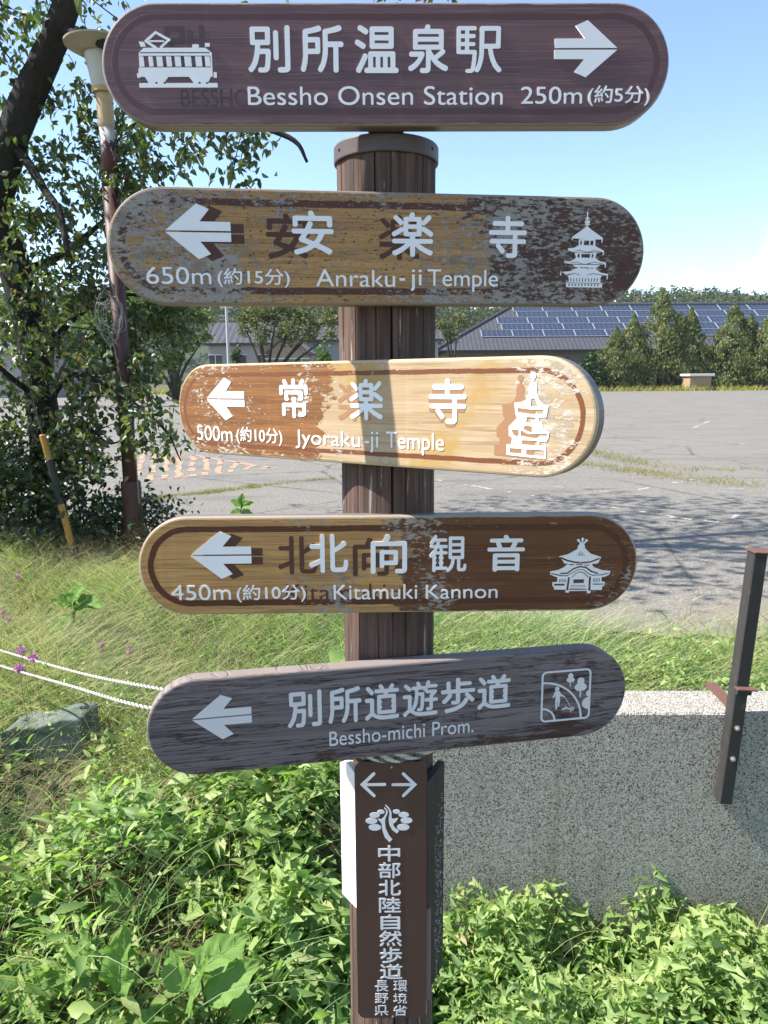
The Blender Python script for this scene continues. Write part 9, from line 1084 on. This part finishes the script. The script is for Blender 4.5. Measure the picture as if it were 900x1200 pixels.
# fallen leaves on the ground at the verge
# ---------------------------------------------------------------- plants one can single out
big = leaf_mat('broad_leaf', [(0, (0.127, 0.231, 0.052)), (1, (0.184, 0.298, 0.076))], .6, .35, .2)
vein = leaf_mat('leaf_vein', [(0, (.22, .30, .10)), (1, (.28, .34, .13))], .5, .1, .3)
def big_leaf(root, base, tip, width, normal, curl=.15, name='leaf'):
    b = Vector(base); t = Vector(tip); d = t - b; L = d.length; ex = d.normalized(); nz = Vector(normal); nz = (nz - ex * nz.dot(ex)).normalized(); ey = nz.cross(ex)
    U, Vn = 15, 10; v = []; f = []; ph0 = R.uniform(0, 6)
    for i in range(U + 1):
        u = i / U; w = width * (math.sin(math.pi * min(1, u * .96 + .04) ** .75) ** .8) * .5 * (1 - .12 * u)
        for j in range(-Vn, Vn + 1):
            s = j / Vn; ru = .045 * L * math.sin(u * 15 + s * 3 + ph0) * abs(s) ** 1.5 + .085 * L * math.sin(abs(s) * 9 - u * 26 + ph0) * (1 - abs(s)) * abs(s)
            h = L * (-.35 * curl * u * u * 2) + abs(s) * w * .32 + ru; v.append(b + ex * (u * L) + ey * (s * w * (1 + .07 * math.sin(u * 31 + ph0))) + nz * h)
    m = 2 * Vn + 1
    for i in range(U):
        for j in range(m - 1): f.append((i * m + j, i * m + j + 1, (i + 1) * m + j + 1, (i + 1) * m + j))
    lf = mesh_obj(name, [tuple(Vector(p) - Vector(root.location)) for p in v], f, big, root, smooth=True)
    mb = MB(); mid = [Vector(v[i * m + Vn]) + nz * .0012 - Vector(root.location) for i in range(U + 1)]
    mb.tube(mid, list(np.linspace(L * .011, L * .003, U + 1)), 5)
    for i in range(2, U - 2, 2):
        for sg in (-1, 1):
            q = [Vector(v[min(U, i + e) * m + Vn + sg * int(Vn * k)]) + nz * .0012 - Vector(root.location) for e, k in ((0, 0), (1, .4), (2, .8))]
            mb.tube(q, [L * .0035, L * .0025, L * .0012], 4)
    mb.build('vein', vein, lf); return lf
def leafy(name, label, px, py, spec, cat='plant', group=None, stem_h=None):
    b = gp(px, py, .0); b.z = float(hgt(b.x, b.y)); root = empty(name, b, label, cat, group)
    for (bx, by, tx, ty, w, dy, nrm) in spec:
        B = at(bx, by, b.y + dy[0]); T_ = at(tx, ty, b.y + dy[1]); big_leaf(root, B, T_, w, nrm)
        st = MB(); st.tube(spline([(R.uniform(-.01, .01), 0, 0), (Vector(B) - b) * .55 + Vector((0, 0, .03)), Vector(B) - b], 4), [.005] * 9, 6); st.build('leaf_stalk', stemm, root)
    return root
g1 = gp(143, 1168, .16); g2 = gp(250, 1170, .16)
leafy('dock_plant', 'broad leaved dock with one upright oval leaf at the bottom left', 140, 1215, [(140, 1165, 139, 1090, .125, (-.10, -.16), (-.2, -.75, .6)), (110, 1140, 72, 1105, .07, (-.08, -.02), (-.3, -.6, .7)), (120, 1150, 90, 1085, .075, (-.06, .0), (-.5, -.5, .7))], group=None)
leafy('dock_plant', 'broad leaved dock with large curled ribbed leaves just left of the post', 250, 1225, [(232, 1138, 292, 1092, .125, (-.12, -.02), (-.3, -.5, .8)), (243, 1172, 305, 1124, .115, (-.16, -.10), (-.2, -.6, .75)), (215, 1160, 196, 1112, .10, (-.12, -.08), (-.4, -.6, .6)), (222, 1190, 238, 1120, .07, (-.16, -.14), (-.8, -.4, .4)), (270, 1180, 300, 1175, .09, (-.14, -.12), (-.1, -.5, .85))])
leafy('dock_plant', 'broad dark dock leaf half buried in weeds below the grey board', 330, 990, [(345, 975, 300, 940, .12, (-.02, .04), (-.3, -.5, .7)), (330, 985, 345, 940, .09, (-.02, .0), (.2, -.6, .7)), (135, 1065, 165, 1030, .11, (.0, .1), (-.2, -.6, .7))][:2])
leafy('dock_plant', 'broad leaved dock in the weeds below the mossy stone', 145, 1090, [(150, 1080, 128, 1025, .13, (-.05, .02), (-.3, -.6, .7)), (160, 1075, 195, 1040, .10, (-.03, .03), (.0, -.6, .75))])
leafy('dock_plant', 'broad leaved dock spreading in the weeds at the far left bottom corner', 60, 1190, [(62, 1170, 30, 1128, .12, (-.08, -.02), (-.3, -.6, .7)), (66, 1165, 84, 1130, .09, (-.08, -.04), (.0, -.6, .75)), (58, 1178, 20, 1170, .10, (-.08, -.08), (-.3, -.7, .6))])
leafy('dock_plant', 'broad leaved dock midway between the mossy stone and the white plank', 250, 1030, [(255, 1020, 222, 985, .12, (-.04, .03), (-.3, -.6, .7)), (258, 1020, 290, 990, .11, (-.03, .02), (.1, -.6, .75)), (252, 1030, 240, 1052, .10, (-.05, -.12), (-.2, -.8, .5))])
leafy('pokeweed_plant', 'tall bright green leafy weed standing alone in the bank grass', 88, 752, [(85, 715, 84, 690, .13, (0, -.1), (-.2, -.7, .6)), (86, 708, 60, 702, .11, (0, -.05), (-.2, -.6, .75)), (88, 706, 122, 708, .12, (0, -.08), (.1, -.6, .75)), (88, 712, 110, 698, .12, (0, .0), (.1, -.5, .8)), (84, 728, 62, 738, .13, (0, -.1), (-.4, -.6, .6)), (88, 730, 92, 755, .14, (0, -.15), (.1, -.9, .4)), (82, 722, 58, 752, .12, (0, -.1), (-.3, -.8, .5)), (86, 700, 98, 684, .10, (0, .0), (0, -.5, .8))])
leafy('young_weed', 'small leafy weed standing on the lot edge above the fourth board', 282, 612, [(283, 592, 270, 586, .10, (0, 0), (-.2, -.6, .7)), (283, 594, 297, 588, .10, (0, 0), (.1, -.6, .7)), (283, 600, 268, 603, .10, (0, -.05), (-.2, -.7, .6)), (283, 600, 297, 604, .10, (0, -.05), (.2, -.7, .6)), (283, 590, 284, 578, .08, (0, 0), (0, -.6, .7))])
# purple clover heads
pur = leaf_mat('purple_petal', [(0, (.36, .10, .42)), (.6, (.50, .19, .55)), (1, (.66, .36, .66))], .6, .35, .2)
fl = [(25, 763, None, .026, 'purple flower head just above the upper rope strand'), (39, 771, None, .026, 'purple flower head overlapping the upper rope strand'), (22, 783, None, .026, 'purple flower head overlapping the lower rope strand'),
      (119, 756, None, .018, 'small purple flower in the grass above the ropes, nearer the leafy weed'), (151, 763, None, .017, 'small purple flower in the grass above the ropes, nearest the grey board'),
      (20, 676, None, .022, 'purple flower highest in the bank grass at the far left'), (3, 718, None, .018, 'purple flower cut by the left edge of the photo'), (10, 726, None, .018, 'purple flower beside the one cut by the left edge')]
for px, py, Y, r, lab in fl:
    c = at(px, py, Y) if Y else gp(px, py, .5 if r > .025 else .24); zb = float(hgt(c.x, c.y)); root = empty('clover_flower', (c.x, c.y, zb), lab, 'flower', 'purple clover flowers'); hh = c.z - zb
    m = MB(); m.tube(spline([(.03, .02, 0), (.015, .0, hh * .5), (0, 0, hh)], 4), .0011, 5); m.build('stem', stemm, root)
    n = 90; D_ = unit(R.normal(size=(n, 3)) + [0, 0, .35]); P = D_ * r * .25 * [1, 1, .8] + [0, 0, hh]
    link('petals', leaves('petals', P, D_, unit(R.normal(size=(n, 3))), r * R.uniform(.6, 1.0, n), r * .22, LEAF_QUAD), pur, root)
# mossy stone on the bank
sb = SB; D = SD
a = at(2, 875, D); b = at(94, 842, D); zt = at(60, 851, D).z; zt2 = at(95, 843, D).z; z0 = float(hgt(sb.x, sb.y)) - .12
g = G('mossy_concrete', .9, .2); p = g.obj(); n1 = g.noise(p, 9, 6, .65); n2 = g.noise(p, 70, 5, .7)
g.col(g.mix(g.ss(n1, .38, .62), g.mix(n2, (.10, .12, .105), (.19, .21, .19)), g.mix(n2, (.05, .08, .055), (.12, .145, .10)))); g.bump(g.ma('ADD', n1, g.ma('MULTIPLY', n2, .4)), .7, .012)
w = b.x - a.x; pr = [(0, 0), (w, 0), (w, zt2 - z0 - .012), (w - .015, zt2 - z0), (w * .75, zt2 - z0 - .002), (w * .45, zt - z0 - .005), (w * .12, at(22, 855, D).z - z0), (0, at(8, 860, D).z - z0)]
k = len(pr); v = [(x, 0, z) for x, z in pr] + [(x + .02, .17, z + .01) for x, z in pr]
v = [(x + R.uniform(-.003, .003), y, z + R.uniform(-.003, .003)) for x, y, z in v]
st = mesh_obj('stone_block', v, [tuple(range(k)), tuple(range(2 * k - 1, k - 1, -1))] + [(i, i + k, (i + 1) % k + k, (i + 1) % k) for i in range(k)], g.m, loc=(a.x, D, z0))
tag(st, 'greenish mossy stone block half sunk in the bank at the left', 'stone')
bv = st.modifiers.new('bevel', 'BEVEL'); bv.width = .008; bv.segments = 2
